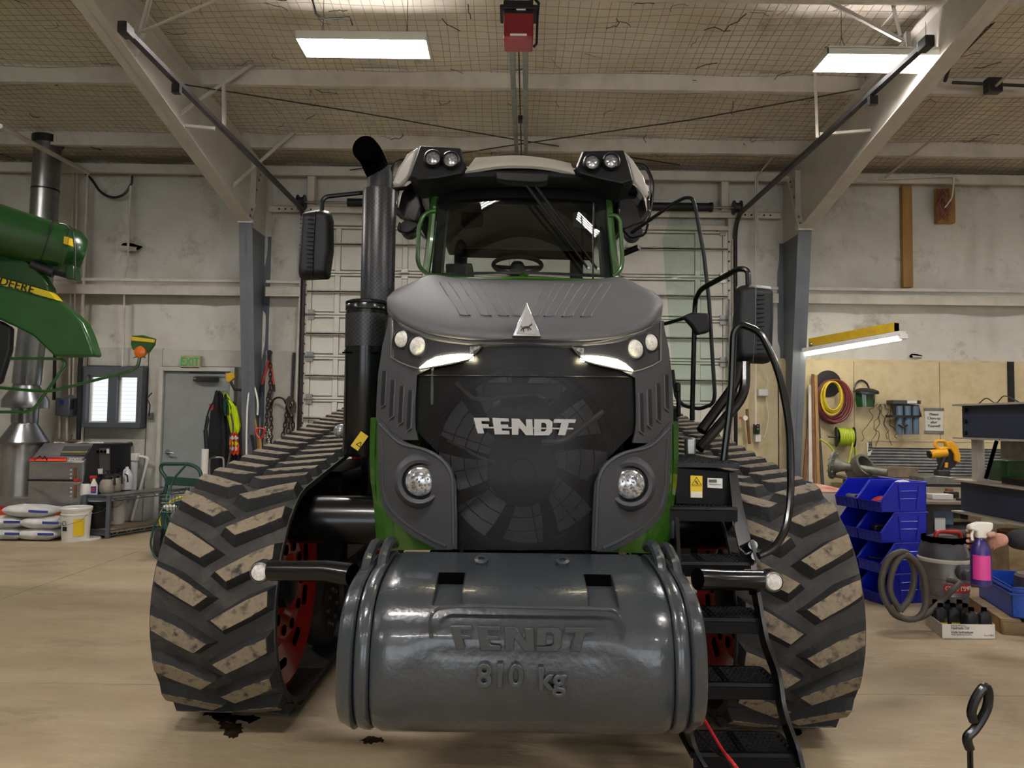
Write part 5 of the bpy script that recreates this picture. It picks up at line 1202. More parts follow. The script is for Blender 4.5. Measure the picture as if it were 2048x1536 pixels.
mk('flue_collar', MB().lathe([(.155, zb3), (.155, zb4 + .02), (.27, zb4 + .03), (.27, zb4 + .13), (.15, zb4 + .32), (.15, zb4 + .35)], bc_, n=32), M['pipe'], pw)
fx = at(75, 500, Yw + .35).x
mk('flue_pipe', MB().tube([V((bc_.x, bc_.y, zb4 + .34)), V((bc_.x + .02, bc_.y, 2.2)), V((bc_.x + .12, bc_.y, 3.6)), V((bc_.x + .14, bc_.y, roofz(bc_.y) - .1))], .165, 28), M['pipe'], pw)
mk('flue_band', MB().lathe([(.17, 0), (.17, .02)], (bc_.x + .133, bc_.y, at(75, 382, bc_.y).z), n=28), M['darksteel'], pw)
mk('roof_thimble', MB().lathe([(.19, 0), (.19, .1)], (bc_.x + .14, bc_.y, roofz(bc_.y) - .17), n=28), M['darksteel'], pw, kind=None)
mk('top_clutter_rag', MB().grid([[at(108 + 11 * i, 886 - 3 * math.sin(i * 1.4 + j), Yw + .3 + .1 * j) for i in range(10)] for j in range(5)], back=(0, 0, -.01)), M['paper'], label='crumpled white rag lying on the washer cabinet', cat='rag')
c = at(143, 884, Yw + .45); m = MB()
for k in range(9): m.ico(c + V((RN.uniform(-.14, .14), RN.uniform(-.05, .05), RN.uniform(-.01, .03))), (RN.uniform(.03, .06), .04, RN.uniform(.015, .03)))
m.tube([c + V((-.02, 0, .02)), c + V((0, 0, .08)), c + V((.02, 0, .1))], .01, 6)
mk('brass_fitting', m, mat('dirty brass', '#6f5e48', .4, .6), label='pile of dirty hose fittings on top of the washer cabinet', cat='fittings', kind='stuff')
# ---- sacks
def sack(c, sz, rz_, lab, tilt=0):
    m = MB(); n, q = 22, 12; rows = []
    for j in range(q + 1):
        v = -PI/2 + PI * j / q; r = []
        for i in range(n):
            u = 2*PI*i/n; e = .35
            sg_ = lambda x, p: math.copysign(abs(x) ** p, x)
            x = sg_(math.cos(v), .55) * sg_(math.cos(u), .45); y = sg_(math.cos(v), .55) * sg_(math.sin(u), .45); z = sg_(math.sin(v), 1.0)
            z *= (1 - .35 * max(abs(x), abs(y)) ** 3)
            w = .012 * hn(x * 2 + c[0], y * 3 + c[2], z)
            r.append(V((x * sz[0] + w, y * sz[1] + w, z * sz[2] + w * 1.2)))
        rows.append(r)
    m.grid(rows, wrap=True); Mx = TR(c) @ rotz(rz_) @ Matrix.Rotation(tilt, 4, 'Y'); m.v = [Mx @ p for p in m.v]
    o = mk('sack', m, M['sack'], sm=80, label=lab, cat='sack', group='bagged sacks beside the white bucket')
    b = MB(); 
    for s_ in (-1,): b.grid([[Mx @ V((sz[0] * (.25 + .75 * i / 5), -sz[1] * (1.0 - .05 * (i == 5)) - .004, sz[2] * z_)) for i in range(6)] for z_ in (.05, .45)], back=(0, .004, 0))
    mk('print_band', b, M['sackblue'], o)
    return o
zz = .075
for (px, py, lab, w, t) in ((20, 1071, 'bottom left sack of the pile, cut by the left picture edge', .23, 0), (84, 1072, 'bottom right sack of the pile, next to the white bucket', .25, 0), (12, 1056, 'middle left sack of the pile, under the top sack', .25, 0), (88, 1050, 'middle right sack of the pile, blue band at its right end', .25, 0.02), (54, 1034, 'topmost sack lying across the pile, blue band on its front', .29, .05)):
    row = {1071: 0, 1072: 0, 1056: 1, 1050: 1, 1034: 2}[py]; c = at(px, 1070, 8.75)
    sack((c.x, 8.78 + .02 * row, .072 + row * .132), (w, .19, .072), .05 * (row - 1), lab, t)
# ---- buckets
def bucket(x, y, mt, lab, h=.37, r=.15, z=0, lid=True, grp=None):
    b = thing('bucket', lab, 'bucket', (x, y, z), grp)
    mk('pail', MB().lathe([(r*.88, 0), (r*.9, .01), (r*.985, h*.78), (r*1.04, h*.785), (r*1.04, h*.80), (r*.99, h*.81), (r*1.0, h*.88), (r*1.05, h*.885), (r*1.05, h*.9), (r, h*.91), (r*1.01, h*.97)], (x, y, z), n=32), mt, b)
    if lid: mk('lid', MB().lathe([(r*1.07, h*.93), (r*1.07, h*.98), (r*1.03, h*1.0), (r*.95, h*1.0), (r*.93, h*.985), (.001, h*.985)], (x, y, z), n=32), M['whiteplastic'], b)
    mk('handle', MB().tube([(x - r*1.03, y, z + h*.85), (x - r*.9, y - r*.8, z + h*.6), (x - .02, y - r*1.2, z + h*.5), (x + r*.8, y - r*.85, z + h*.62), (x + r*1.03, y, z + h*.85)][0:3 if False else 5], .003, 5), M['galv'], b)
    return b
c = at(154, 1075, 8.75)
bk = bucket(c.x, 8.72, M['whiteplastic'], 'white pail with yellow label beside the sacks', .40, .16)
def wrap(x, y, z0, z1, r, a0, a1, n=8): return MB().grid([[(x + r*math.sin(a0 + (a1-a0)*i/n), y - r*math.cos(a0 + (a1-a0)*i/n), z) for i in range(n+1)] for z in (z0, z1)], back=(0, .002, 0))
mk('yellow_label', wrap(c.x, 8.72, .07, .27, .158, .35, 1.1), M['label_y'], bk); mk('black_label', wrap(c.x, 8.72, .13, .18, .157, -.5, -.1), M['ink'], bk)
mk('warning_ring', MB().tube([(c.x - .048 + .024*math.cos(t*.524), 8.72 - .157, .22 + .026*math.sin(t*.524)) for t in range(12)], .003, 4, closed=True), M['ink'], bk)
mk('loose_plastic_disc', MB().lathe([(.155, 0), (.16, .01), (.16, .02), (.15, .025), (.001, .022)], (c.x + .09, 8.78, .0), n=28), M['whiteplastic'], label='white pail lid lying on the floor under the white pail', cat='lid')
# ---- steel shelf
xa = at(157, 1040, 9.0).x; ya = 9.0; 
sx0, sx1 = at(168, 1060, 8.95).x, at(262, 1040, 8.95).x
sf = thing('steel_shelf', 'low grey steel shelving unit beside the washer', 'shelf', ((sx0 + sx1)/2, 9.3, 0))
LG = [(sx0, 8.95), (sx0 + .33, 8.88), (sx1 + .22, 9.98), (sx1 - .15, 10.02)]
htop = .52
for x, y in LG: mk('shelf_post', MB().box((x - .022, y - .022, 0), (x + .022, y + .022, htop)), M['frame_dark'], sf, bev=.003)
for z in (.06, htop - .04):
    mk('shelf_board', MB().prism([(x, y, z) for x, y in LG], (0, 0, .03)), M['galv'] if z > .3 else M['woodgrey'], sf, sm=0)
    mk('shelf_beam', MB().prism([(LG[0][0], LG[0][1], z - .03), (LG[1][0], LG[1][1], z - .03), (LG[1][0], LG[1][1], z + .04), (LG[0][0], LG[0][1], z + .04)], (0, .01, 0)), M['frame_dark'], sf, sm=0)
    a = V((*LG[1], z)); b = V((*LG[2], z)); m = MB().tube([a + V((.0, 0, .03)), b + V((0, 0, .03))], .008, 4).tube([a + V((0, 0, -.03)), b + V((0, 0, -.03))], .008, 4)
    for k in range(12): p = a.lerp(b, k/12); q = a.lerp(b, (k + 1)/12); m.tube([p + V((0, 0, -.03 if k % 2 else .03)), q + V((0, 0, .03 if k % 2 else -.03))], .005, 4)
    mk('shelf_truss', m, M['frame_dark'], sf)
zs_ = htop - .01
def bottle_jug(x, y, z):
    b = thing('jug', 'translucent gallon jug with green label on the shelf end', 'jug', (x, y, z))
    mk('jug_body', MB().lathe([(.075, 0), (.08, .01), (.08, .16), (.072, .2), (.03, .27), (.02, .28)], (x, y, z), n=20), M['milky'], b)
    mk('jug_handle', MB().tube(fillet([(x, y - .02, z + .275), (x + .0, y - .078, z + .25), (x, y - .085, z + .17)], .03), .012, 8), M['milky'], b)
    mk('cap', MB().cyl((x, y, z + .28), (x, y, z + .3), .02, 14), M['whiteplastic'], b)
    mk('green_label', wrap(x, y, z + .05, z + .14, .0815, -.9, .2), M['greenlabel'], b)
q = at(255, 975, 9.75); bottle_jug(q.x, 9.72, zs_)
def pump(x, y, z, lab):
    b = thing('pump_sprayer', lab, 'sprayer', (x, y, z), 'pump sprayers on the steel shelf')
    mk('tank', MB().lathe([(.07, 0), (.085, .02), (.09, .08), (.08, .14), (.05, .18), (.045, .2)], (x, y, z), n=22), mat('dirty translucent tank', '#8d8478', .45, col2='#a39a8b', vs=10), b)
    mk('collar', MB().lathe([(.055, .17), (.06, .2), (.05, .235), (.02, .24)], (x, y, z), n=18), M['blackmatt'], b)
    mk('pump_knob', MB().cyl((x, y, z + .24), (x, y, z + .27), .01, 8).cyl((x, y, z + .27), (x, y, z + .283), .03, 12), M['blackmatt'], b)
    mk('trigger_handle', MB().tube(fillet([(x + .03, y - .02, z + .21), (x + .1, y - .02, z + .2), (x + .11, y - .02, z + .1)], .03), .012, 6), M['blackmatt'], b)
    return b
for px, Yq, lab in ((214, 9.25, 'dirty pump sprayer with black collar, nearest of the three'), (229, 9.45, 'dirty pump sprayer between the nearest sprayer and the jug'), (240, 9.68, 'pump sprayer hidden behind the other two, only collar showing')):
    q = at(px, 975, Yq); pump(q.x, Yq, zs_, lab)
q = at(187, 985, 9.0)
sb = thing('spray_bottle', 'white trigger spray bottle with blue red label on the shelf', 'spray bottle', (q.x, 9.0, zs_))
mk('bottle_body', MB().lathe([(.045, 0), (.048, .01), (.045, .12), (.02, .17), (.014, .2)], (q.x, 9.0, zs_), n=20), M['whiteplastic'], sb)
mk('trigger_head', MB().box((q.x - .05, 8.985, zs_ + .2), (q.x + .03, 9.015, zs_ + .235)).box((q.x - .045, 8.99, zs_ + .16), (q.x - .03, 9.01, zs_ + .2)), M['redplastic'], sb, bev=.006)
mk('label', wrap(q.x, 9.0, zs_ + .02, zs_ + .11, .0475, -.2, 1.1), M['sackblue'], sb); mk('label_flash', wrap(q.x, 9.0, zs_ + .05, zs_ + .09, .0485, 0.0, .8), M['redplastic'], sb)
q = at(170, 990, 8.98)
wb = thing('plastic_bottle', 'squat white bottle with black cap beside the spray bottle', 'bottle', (q.x, 8.98, zs_))
mk('bottle_body', MB().lathe([(.05, 0), (.055, .01), (.055, .11), (.045, .135), (.03, .14)], (q.x, 8.98, zs_), n=20), M['whiteplastic'], wb)
mk('cap', MB().cyl((q.x, 8.98, zs_ + .14), (q.x, 8.98, zs_ + .16), .034, 16), M['blackmatt'], wb)
q = at(196, 1060, 9.15); bucket(q.x, 9.15, M['blackmatt'], 'black pail on the lower shelf behind the white pail', .36, .15, z=.09)
q = at(226, 1050, 9.5); b2 = bucket(q.x, 9.5, M['whiteplastic'], 'white printed pail on the lower shelf', .38, .15, z=.09)
mk('faded_print', wrap(q.x, 9.5, .14, .34, .149, -.7, .5), mat('faded print', '#b9b29b', .6, col2='#8d877a', vs=40), b2)
# ---- wall items left
q = at(127, 813, 10.15)
eb = thing('electrical_box', 'grey switch box on the wall left of the window', 'electrical box', (q.x, 10.15, q.z - .12))
mk('box', MB().box((q.x - .1, 10.12, q.z - .13), (q.x + .1, 10.3, q.z + .12)), M['steel_blue'], eb, bev=.01); mk('sticker', MB().box((q.x - .03, 10.112, q.z + .02), (q.x + .03, 10.12, q.z + .09)), M['sackblue'], eb); mk('lever', MB().cb((q.x + .12, 10.15, q.z + .03), (.03, .03, .12)), M['darksteel'], eb)
conduit([(119, 832), (118, 885)], .016, M['steel_cream'], 'short conduit from the switch box bottom, left one'); conduit([(134, 832), (133, 885)], .016, M['steel_cream'], 'short conduit from the switch box bottom, right one')
q = at(295, 832, 10.2)
st_ = thing('light_switch', 'small grey outlet box right of the window', 'switch box', (q.x, 10.28, q.z)); mk('box', MB().cb((q.x, 10.29, q.z + .25 * 0), (.06, .05, .1)), M['galv'], st_, bev=.005); mk('plug_lead', MB().tube([(q.x, 10.24, q.z), (q.x + .02, 10.22, q.z + .15), (q.x - .03, 10.23, q.z + .25), (q.x + .03, 10.24, q.z + .33)], .008, 5), M['blackmatt'], st_)
q = at(379, 724, 10.2)
ex_ = thing('exit_sign', 'cream sign with green EXIT letters above the grey door', 'exit sign', (q.x, 10.28, q.z))
mk('sign_body', MB().box((q.x - .14, 10.22, q.z - .095), (q.x + .14, 10.30, q.z + .095)), M['beige'], ex_, bev=.01)
text('sign_text', 'EXIT', (q.x, 10.215, q.z), .165, M['signgreen'], ex_, ext=.003, sx=.80)
wf_ = at(265, 935, 10.15)
ft = thing('water_filter', 'white water filter housing with pipes on the wall', 'water filter', (wf_.x, 10.2, .5))
zf = at(268, 915, 10.2).z; xf = at(268, 915, 10.2).x
mk('filter_head', MB().box((xf - .07, 10.14, zf - .05), (xf + .07, 10.26, zf + .06)), M['whiteplastic'], ft, bev=.015)
mk('filter_sump', MB().lathe([(.045, -.45), (.05, -.4), (.052, -.05)], (xf, 10.2, zf), n=18), M['milky'], ft)
mk('filter_pipe', MB().tube(fillet([(xf - .07, 10.2, zf + .02), (xf - .15, 10.2, zf + .02), (xf - .16, 10.2, zf - .5)], .04), .017, 8).tube(fillet([(xf + .07, 10.2, zf + .02), (xf + .2, 10.2, zf + .0), (xf - .0, 10.2, .03)], .04), .02, 8), M['whiteplastic'], ft)
q = at(250, 889, 10.15); mk('hose_bib', MB().lathe([(.035, 0), (.03, .06), (.015, .07)], (q.x, 10.3, q.z), (0, -1, 0), 12).tube([q + V((0, .07, 0)), q + V((-.08, .0, -.06)), q + V((-.1, 0, -.09))], .014, 8), M['darksteel'], label='brass hose tap sticking out below the window', cat='tap')
q = at(430, 745, 10.0)
yp = thing('trouble_light', 'yellow work light hanging from the wall above the jackets', 'work light', (q.x, 10.1, q.z))
q = at(459, 755, 9.95); mk('lamp_shell', MB().prism([q + V((-.06, 0, .06)), q + V((.05, 0, .07)), q + V((.07, 0, .0)), q + V((0, 0, -.07)), q + V((-.05, 0, -.06))], (0, .06, 0)), M['yellowbeam'], yp, bev=.01)
mk('lamp_handle', MB().tube([q + V((0, .03, -.05)), q + V((.06, .03, -.16)), q + V((.16, .03, -.17))], .02, 7), M['blackmatt'], yp)
# ---- hose reel cart
ct = thing('hose_reel_cart', 'dark green two wheeled hose reel cart with wire basket', 'hose cart', at(360, 1110, 7.8))
def tb2(pts, r, Y=7.8): return MB().tube(fillet([at(p[0], p[1], p[2] if len(p) > 2 else Y) for p in pts], .06), r, 8)
mk('cart_frame', tb2([(333, 1090), (326, 1000), (336, 960), (321, 940), (323, 928), (380, 928), (400, 938), (408, 985), (404, 1060)], .02), M['cartgreen'], ct)
mk('cart_frame', tb2([(404, 1000, 7.6), (385, 1080, 7.5), (330, 1095, 7.6), (322, 1050, 7.8)], .018), M['cartgreen'], ct)
mk('cart_crossbar', MB().prism([at(a, b, 7.78) for a, b in ((332, 952), (404, 958), (406, 974), (330, 970))], (0, .02, 0)), M['cartgreen'], ct, bev=.004)
for k in range(9):
    w = RN.uniform(-.04, .04); cxx = at(385, 1040, 7.7)
    pts = [cxx + V((w + (.24 + .015 * k) * math.cos(t * PI / 12), -.08 + .02 * k, (.17 + .01 * k) * math.sin(t * PI / 12))) for t in range(24)]
    mk('coiled_hose', MB().tube(pts, .013, 6, closed=True), M['hose_green'] if k < 7 else M['hose_yellow'], ct)
mk('drooping_hose', tb2([(332, 1010, 7.6), (308, 1050, 7.5), (300, 1090, 7.5), (312, 1120, 7.5), (345, 1115, 7.5), (352, 1060, 7.5), (330, 1020, 7.55), (345, 960, 7.6), (372, 930, 7.6)], .012), M['hose_green'], ct)
q = at(316, 1088, 7.72)
mk('wheel', MB().lathe([(.12, 0), (.15, .01), (.155, .04), (.15, .07), (.12, .08), (.06, .06), (.001, .06)], (q.x - .04, 7.72, .155), (1, .35, 0), 28), M['rubber'], ct)
mk('wheel', MB().lathe([(.12, 0), (.15, .01), (.155, .04), (.15, .07), (.12, .08)], (q.x + .42, 7.9, .155), (1, .35, 0), 28), M['rubber'], ct)
bs_ = MB()
for k in range(12):
    bs_.tube([at(324 + 6.5 * k, 990, 7.5), at(326 + 6.2 * k, 1024, 7.52)], .003, 4)
for y in (990, 998, 1006, 1015, 1024): bs_.tube([at(322, y, 7.5), at(398, y + 1, 7.5)], .003, 4)
mk('wire_basket', bs_, M['cartgreen'], ct, kind='stuff')
m = MB()
for k in range(5): m.ico(at(332 + k * 4, 1014 + (k % 2) * 3, 7.55), .03)
mk('rag_bundle', m, M['paper'], label='crumpled white gloves in the cart basket', cat='gloves', sm=80)
# ---- hanging jackets, vest, hoses by the column
def cloth(rows, Y, dep, mt, name, label=None, cat=None, parent=None, fold=3.0, n=14, amp=.03):
    g = []
    for i, (py, xl, xr) in enumerate(interp(rows, 3)):
        r = []
        for k in range(n + 1):
            t = k / n; u = -1 + 2*t; y = Y - dep * math.sqrt(max(0, 1 - u*u)) - amp * math.sin(t * fold * 6.28 + i * .35) * (1 - u*u)
            r.append(at(xl + (xr - xl) * t, py + 2 * math.sin(k * 1.1 + i), y))
        g.append(r)
    return mk(name, MB().grid(g, back=(0, .02, 0)), mt, parent, sm=80, label=label, cat=cat)
cloth([(782, 430, 440), (800, 426, 450), (830, 420, 462), (880, 416, 470), (930, 414, 476), (985, 418, 474), (1000, 425, 470)], 10.15, .12, M['black_cloth'], 'jacket', 'black work jacket hanging beside the grey door', 'jacket')
cloth([(805, 452, 470), (850, 452, 474), (900, 455, 478), (950, 460, 486), (975, 462, 480)], 10.1, .1, M['black_cloth'], 'coat', 'dark coat hanging under the safety vest', 'jacket')
vs_ = cloth([(786, 446, 452), (800, 448, 460), (812, 452, 472), (830, 453, 476), (850, 458, 481), (866, 462, 478)], 9.95, .06, M['hivis'], 'safety_vest', 'yellow high visibility vest with orange silver bands', 'vest')
cloth([(866, 462, 474), (875, 460, 475), (885, 458, 476), (897, 460, 478), (905, 461, 477), (909, 461, 478)], 9.93, .05, M['orange'], 'vest_panel', parent=vs_)
for y in (873, 884, 894): cloth([(y, 459, 475), (y + 6, 459, 476)], 9.915, .05, M['white'] if y != 884 else M['hivis'], 'reflective_band', parent=vs_)
cloth([(790, 448, 452), (800, 447, 458), (815, 446, 462), (828, 449, 458)], 9.92, .05, mat('dark green cloth', '#1d4a3b', .8), 'green_rag', 'dark green cloth hanging over the jackets', 'cloth')
for i, (pts, r, mt, lab) in enumerate(([[(430, 800), (418, 820), (410, 860), (415, 900), (425, 905)], .012, 'blackmatt', 'black hose looping at the jackets, left'], [[(450, 830), (462, 830), (466, 870), (455, 930), (440, 960), (420, 985)], .014, 'ribhose', 'grey hose hanging down over the dark coat'], [[(493, 965), (493, 870), (496, 800), (505, 768), (515, 800), (515, 830)], .013, 'whiteplastic', 'white hose arched against the blue grey column'])):
    mk('hose', MB().tube(spline([at(a, b, 9.9) for a, b in pts], 5), r, 8), M[mt], label=lab, cat='hose')
mk('spray_wand', MB().tube([at(414, 905, 9.85), at(411, 860, 9.85)], .03, 8).tube([at(411, 860, 9.85), at(416, 840, 9.85), at(414, 832, 9.85)], .02, 8), M['blackmatt'], label='black washer spray gun hanging left of the jackets', cat='spray gun')
q0, q1 = at(405, 1060, 9.6), at(405, 900, 9.7); mk('white_post', MB().tube([V((q0.x, 9.6, 0)), V((q0.x + .0, 9.6, at(405, 898, 9.6).z))], .045, 14), M['whiteplastic'], label='white plastic pipe standing upright by the jackets', cat='pipe')
mk('grey_rack', MB().tube(fillet([at(418, 1010, 9.7), at(419, 916, 9.7), at(447, 914, 9.7), at(449, 1000, 9.7)], .05), .014, 8).tube([at(418, 960, 9.7), at(448, 958, 9.7)], .01, 6), M['galv'], label='grey tubular rack frame below the jackets', cat='rack')
mk('red_clamp', MB().tube([at(424, 820, 9.95), at(420, 808, 9.95)], .015, 6).tube([at(425, 818, 9.95), at(426, 806, 9.95)], .012, 6), M['redplastic'], label='red handled clamp beside the jackets', cat='clamp')
# tools hung between column and door
bcx = thing('bolt_cutter', 'red handled bolt cutter hanging on the white wall panel', 'bolt cutter', at(538, 740, 10.25))
q = at(539, 705, 10.25)
mk('jaws', MB().lathe([(.035, 0), (.035, .04)], (q.x, 10.24, q.z), (0, 1, 0), 14).cb((q.x, 10.26, q.z - .06), (.05, .03, .1)), M['darksteel'], bcx)
for a, b in ((537, 524), (541, 547)):
    mk('handle', MB().tube([at(a, 722, 10.25), at((a + b) / 2, 745, 10.24), at(b, 770, 10.24)], .016, 8), M['redplastic'], bcx)
    mk('grip', MB().tube([at(b, 769, 10.23), at(b - (2 if b < 530 else -1), 783, 10.23)], .021, 8), M['blackmatt'], bcx)
def chain(pts, Y, lab, r=.02, mt='chain'):
    pts = [at(a, b, Y) for a, b in pts]; m = MB(); L_ = sum((b - a).length for a, b in zip(pts, pts[1:])); n = int(L_ / (r * 2.2)); 
    for k in range(n):
        s = L_ * k / n; 
        for a, b in zip(pts, pts[1:]):
            d = (b - a).length
            if s <= d: p = a.lerp(b, s / d); t = unit(b - a); break
            s -= d
        sd = V((1, 0, 0)) if k % 2 else V((0, 1, 0)); sd = unit(sd - t * sd.dot(t))
        m.tube([p + t * r * 1.6 * math.cos(q * PI / 4) + sd * r * .75 * math.sin(q * PI / 4) for q in range(8)], r * .28, 4, closed=True)
    return mk('chain', m, M[mt], label=lab, cat='chain', group='chains hung on the white panel', kind=None)
chain([(541, 722), (540, 790), (543, 850), (541, 900)], 10.22, 'rusty chain hanging behind the bolt cutter', .028)
chain([(536, 790), (533, 850), (538, 900)], 10.2, 'second rusty chain below the bolt cutter', .026)
chain([(532, 856), (528, 920)], 10.12, 'bright steel chain hanging left of the rusty chain', .03, 'chrome'); chain([(538, 862), (536, 910)], 10.12, 'bright steel chain beside the other bright one', .03, 'chrome')
chain([(577, 800), (570, 850), (562, 890)], 10.2, 'rusty chain bundle strand nearest the door jamb', .03); chain([(578, 800), (586, 850), (582, 880)], 10.22, 'rusty chain strand under the dark bar', .03); chain([(574, 805), (578, 850), (574, 885)], 10.18, 'rusty chain strand in the middle of the bundle', .032)
m = MB()
for k in range(7): cq = at(580, 806, 10.15); m.tube([cq + V((.05*math.cos(t*.7) + .008*k, -.01*k, .09*math.sin(t*.7) - .01*k)) for t in range(9)], .012, 5, closed=True)
mk('wire_coil', m, M['chain'], label='rusty wire bundle hanging at the top of the chains', cat='wire')
mk('steel_bar', MB().prism([at(a, b, 10.25) for a, b in ((585, 705), (590, 705), (586, 795), (581, 795))], (0, .03, 0)), M['darksteel'], label='dark flat bar hanging left of the door track', cat='bar')
mk('iron_hoop', MB().tube(spline([at(543, 812, 10.2), at(547, 800, 10.2), at(556, 795, 10.2), at(567, 798, 10.2), at(572, 808, 10.2)], 4), .014, 6), M['blackmatt'], label='black iron hoop between the two chain bundles', cat='hoop')
sh_ = thing('shovel', 'red D-handled shovel leaning between column and chains', 'shovel', at(518, 960, 9.95))
mk('handle_loop', MB().tube(fillet([at(520, 878, 9.9), at(512, 868, 9.9), at(511, 857, 9.9), at(529, 857, 9.9), at(528, 868, 9.9), at(521, 878, 9.9)], .03), .015, 6), M['redplastic'], sh_)
mk('shaft', MB().tube([at(520, 878, 9.9), at(521, 895, 9.9), at(522, 1000, 9.95)], .02, 8), M['wood'], sh_)
mk('broom_handle', MB().tube([at(509, 830, 9.95), at(515, 870, 9.95), at(526, 1020, 9.95)], .015, 8), M['wood'], label='pale wooden tool handle leaning beside the red shovel', cat='tool handle')
mk('pry_bar', MB().tube([at(503, 870, 9.95), at(508, 900, 9.95), at(506, 1000, 9.95)], .018, 6), M['darksteel'], label='dark iron bar leaning left of the shovel', cat='bar')
# ================================================================ RIGHT SIDE
# shop light on yellow beam
a = at(1622, 700, 9.7); b = at(1806, 668, 8.55); dv_ = unit(b - a); sx_ = unit(dv_.cross(V((0, 0, 1))))
yb = thing('swing_arm_light', 'yellow beam with glowing fluorescent tube fixed to right column', 'shop light', a)
def beam_(a, b, w, z0, z1, mt, name, par, **k):
    m = MB(); m.prism([a - sx_*w + V((0,0,z0)), a + sx_*w + V((0,0,z0)), a + sx_*w + V((0,0,z1)), a - sx_*w + V((0,0,z1))], b - a); return mk(name, m, mt, par, **k)
beam_(a, b - dv_*.08, .05, .04, .15, M['yellowbeam'], 'beam', yb, sm=0); beam_(b - dv_*.081, b - dv_*.078, .043, .045, .145, M['blackdeep'], 'beam_end_hole', yb, sm=0)
beam_(a - dv_*.1, b, .06, -.02, .035, M['white'], 'lamp_channel', yb, bev=.005)
mk('tube_lamp', MB().tube([a - sx_*.03 + V((0, 0, -.045)) - dv_*.08, b - sx_*.03 + V((0, 0, -.045)) - dv_*.05], .02, 8), M['tube_em2'], yb)
mk('end_cap', MB().cb(b + V((0, 0, -.03)), (.1, .05, .06)), M['white'], yb, bev=.006)
mk('pivot_bolt', MB().ico(a + V((-.02, -.06, .07)), .03, 2), M['galv'], yb)
YW = 10.22
# hose coils and saw blade disc
q = at(1660, 767, YW)
mk('round_disc', MB().lathe([(.19, 0), (.19, .008), (.02, .012)], (q.x, 10.29, q.z), (0, -1, 0), 36), M['darksteel'], label='grey round blade disc hanging behind the hose coil', cat='disc')
def coil(px, py, rx, rz_, n, r, mt, lab, name='hose_coil', Y=YW, dz=.006):
    q = at(px, py, Y); m = MB()
    for k in range(n):
        jx = RN.uniform(-.02, .02); jr = RN.uniform(-.03, .03)
        m.tube([V((q.x + jx + (rx + jr) * math.cos(t*PI/14), Y - .015 * k, q.z + (rz_ + jr) * math.sin(t*PI/14) - jr)) for t in range(28)], r, 6, closed=True)
    return mk(name, m, mt, label=lab, cat='hose', kind=None)
coil(1665, 800, .21, .28, 6, .017, M['hose_red'], 'maroon hose coil hanging on the cream wall')
coil(1662, 795, .14, .22, 5, .012, M['hose_yellow'], 'yellow cord coil inside the maroon hose', name='cord_coil', Y=10.12)
# welding face shield
q = at(1735, 795, 10.1)
fs = thing('face_shield', 'dark green face shield hanging on the cream wall', 'face shield', q)
mk('shield', MB().grid([[V((q.x + w * math.sin(t), 10.2 - .12 * math.cos(t), z)) for t in [(-1.2 + 2.4 * k / 10) for k in range(11)]] for z, w in ((q.z + .07, .15), (q.z - .05, .145), (q.z - .13, .13))], back=(0, .006, 0)), mat('shield green', '#1d4220', .2, coat=.4), fs)
mk('crown', MB().lathe([(.16, 0), (.15, .03), (.10, .05), (.001, .06)], (q.x, 10.12, q.z + .07), (0, -.2, 1), 24), M['blackmatt'], fs)
mk('headband', MB().tube([V((q.x + .11 * math.cos(t*PI/8), 10.27, q.z + .09 + .16 * math.sin(t*PI/8))) for t in range(9)], .012, 6), M['darksteel'], fs)
# wire tangle
m = MB()
for k in range(6):
    p = at(1755 + 3 * k, 808, 10.25); pts = [p]
    for s in range(9): p = p + V((RN.uniform(-.07, .07), 0, -RN.uniform(.03, .09))); pts.append(V((p.x, 10.25 - RN.uniform(0, .03), p.z)))
    m.tube(spline(pts, 3), .004, 4)
mk('wire_tangle', m, M['chain'], label='tangle of thin wires hanging on the cream wall', cat='wire', kind='stuff')
# rod holder with blue tubes
h0 = thing('tube_rack', 'steel wall rack holding three blue grey tubes', 'wall rack', at(1812, 870, YW))
def qd(pts, Y, d, mt, name, par, **k): return mk(name, MB().prism([at(a_, b_, Y) for a_, b_ in pts], (0, d, 0)), mt, par, **k)
qd([(1786, 800), (1842, 801), (1842, 808), (1786, 808)], 10.1, .18, M['inkgrey'], 'rack_top', h0, bev=.004)
qd([(1815, 801), (1834, 801), (1834, 807), (1815, 807)], 10.09, .01, M['label_w'], 'rack_label', h0)
qd([(1784, 808), (1838, 810), (1844, 834), (1786, 832)], 10.14, .012, M['darksteel'], 'rack_plate', h0); qd([(1784, 830), (1840, 831), (1840, 835), (1784, 835)], 10.05, .18, M['darksteel'], 'rack_lip', h0)
for x in (1799, 1815, 1831): mk('stored_tube', MB().tube([at(x, 812, 10.12), at(x, 869, 10.12)], .046, 14), mat('tube blue %d' % x, '#4f6f8a', .45, col2='#54585a', vs=6), h0)
mk('clip_tool', MB().tube([at(1797, 850, 10.04), at(1806, 854, 10.04), at(1815, 850, 10.04)], .014, 6).tube([at(1806, 840, 10.04), at(1808, 856, 10.04)], .012, 6), M['darksteel'], h0)
# notice
pn = thing('paper_notice', 'white taped paper asking people to clean up', 'notice', at(1867, 867, 10.29))
qd([(1849, 820), (1887, 819), (1886, 865), (1851, 865)], 10.292, .003, M['paper'], 'sheet', pn, sm=0)
qd([(1848, 816), (1888, 816), (1888, 822), (1848, 822)], 10.288, .003, M['galv'], 'tape', pn, sm=0); qd([(1848, 861), (1888, 862), (1888, 868), (1848, 867)], 10.288, .003, M['galv'], 'tape', pn, sm=0)
for w, y in (('Please', 828.5), ('Clean-up', 836.5), ('after', 844.5), ('Yourself', 852)): text('notice_text', w, at(1868, y, 10.286), .052, M['ink'], pn, ext=.001)
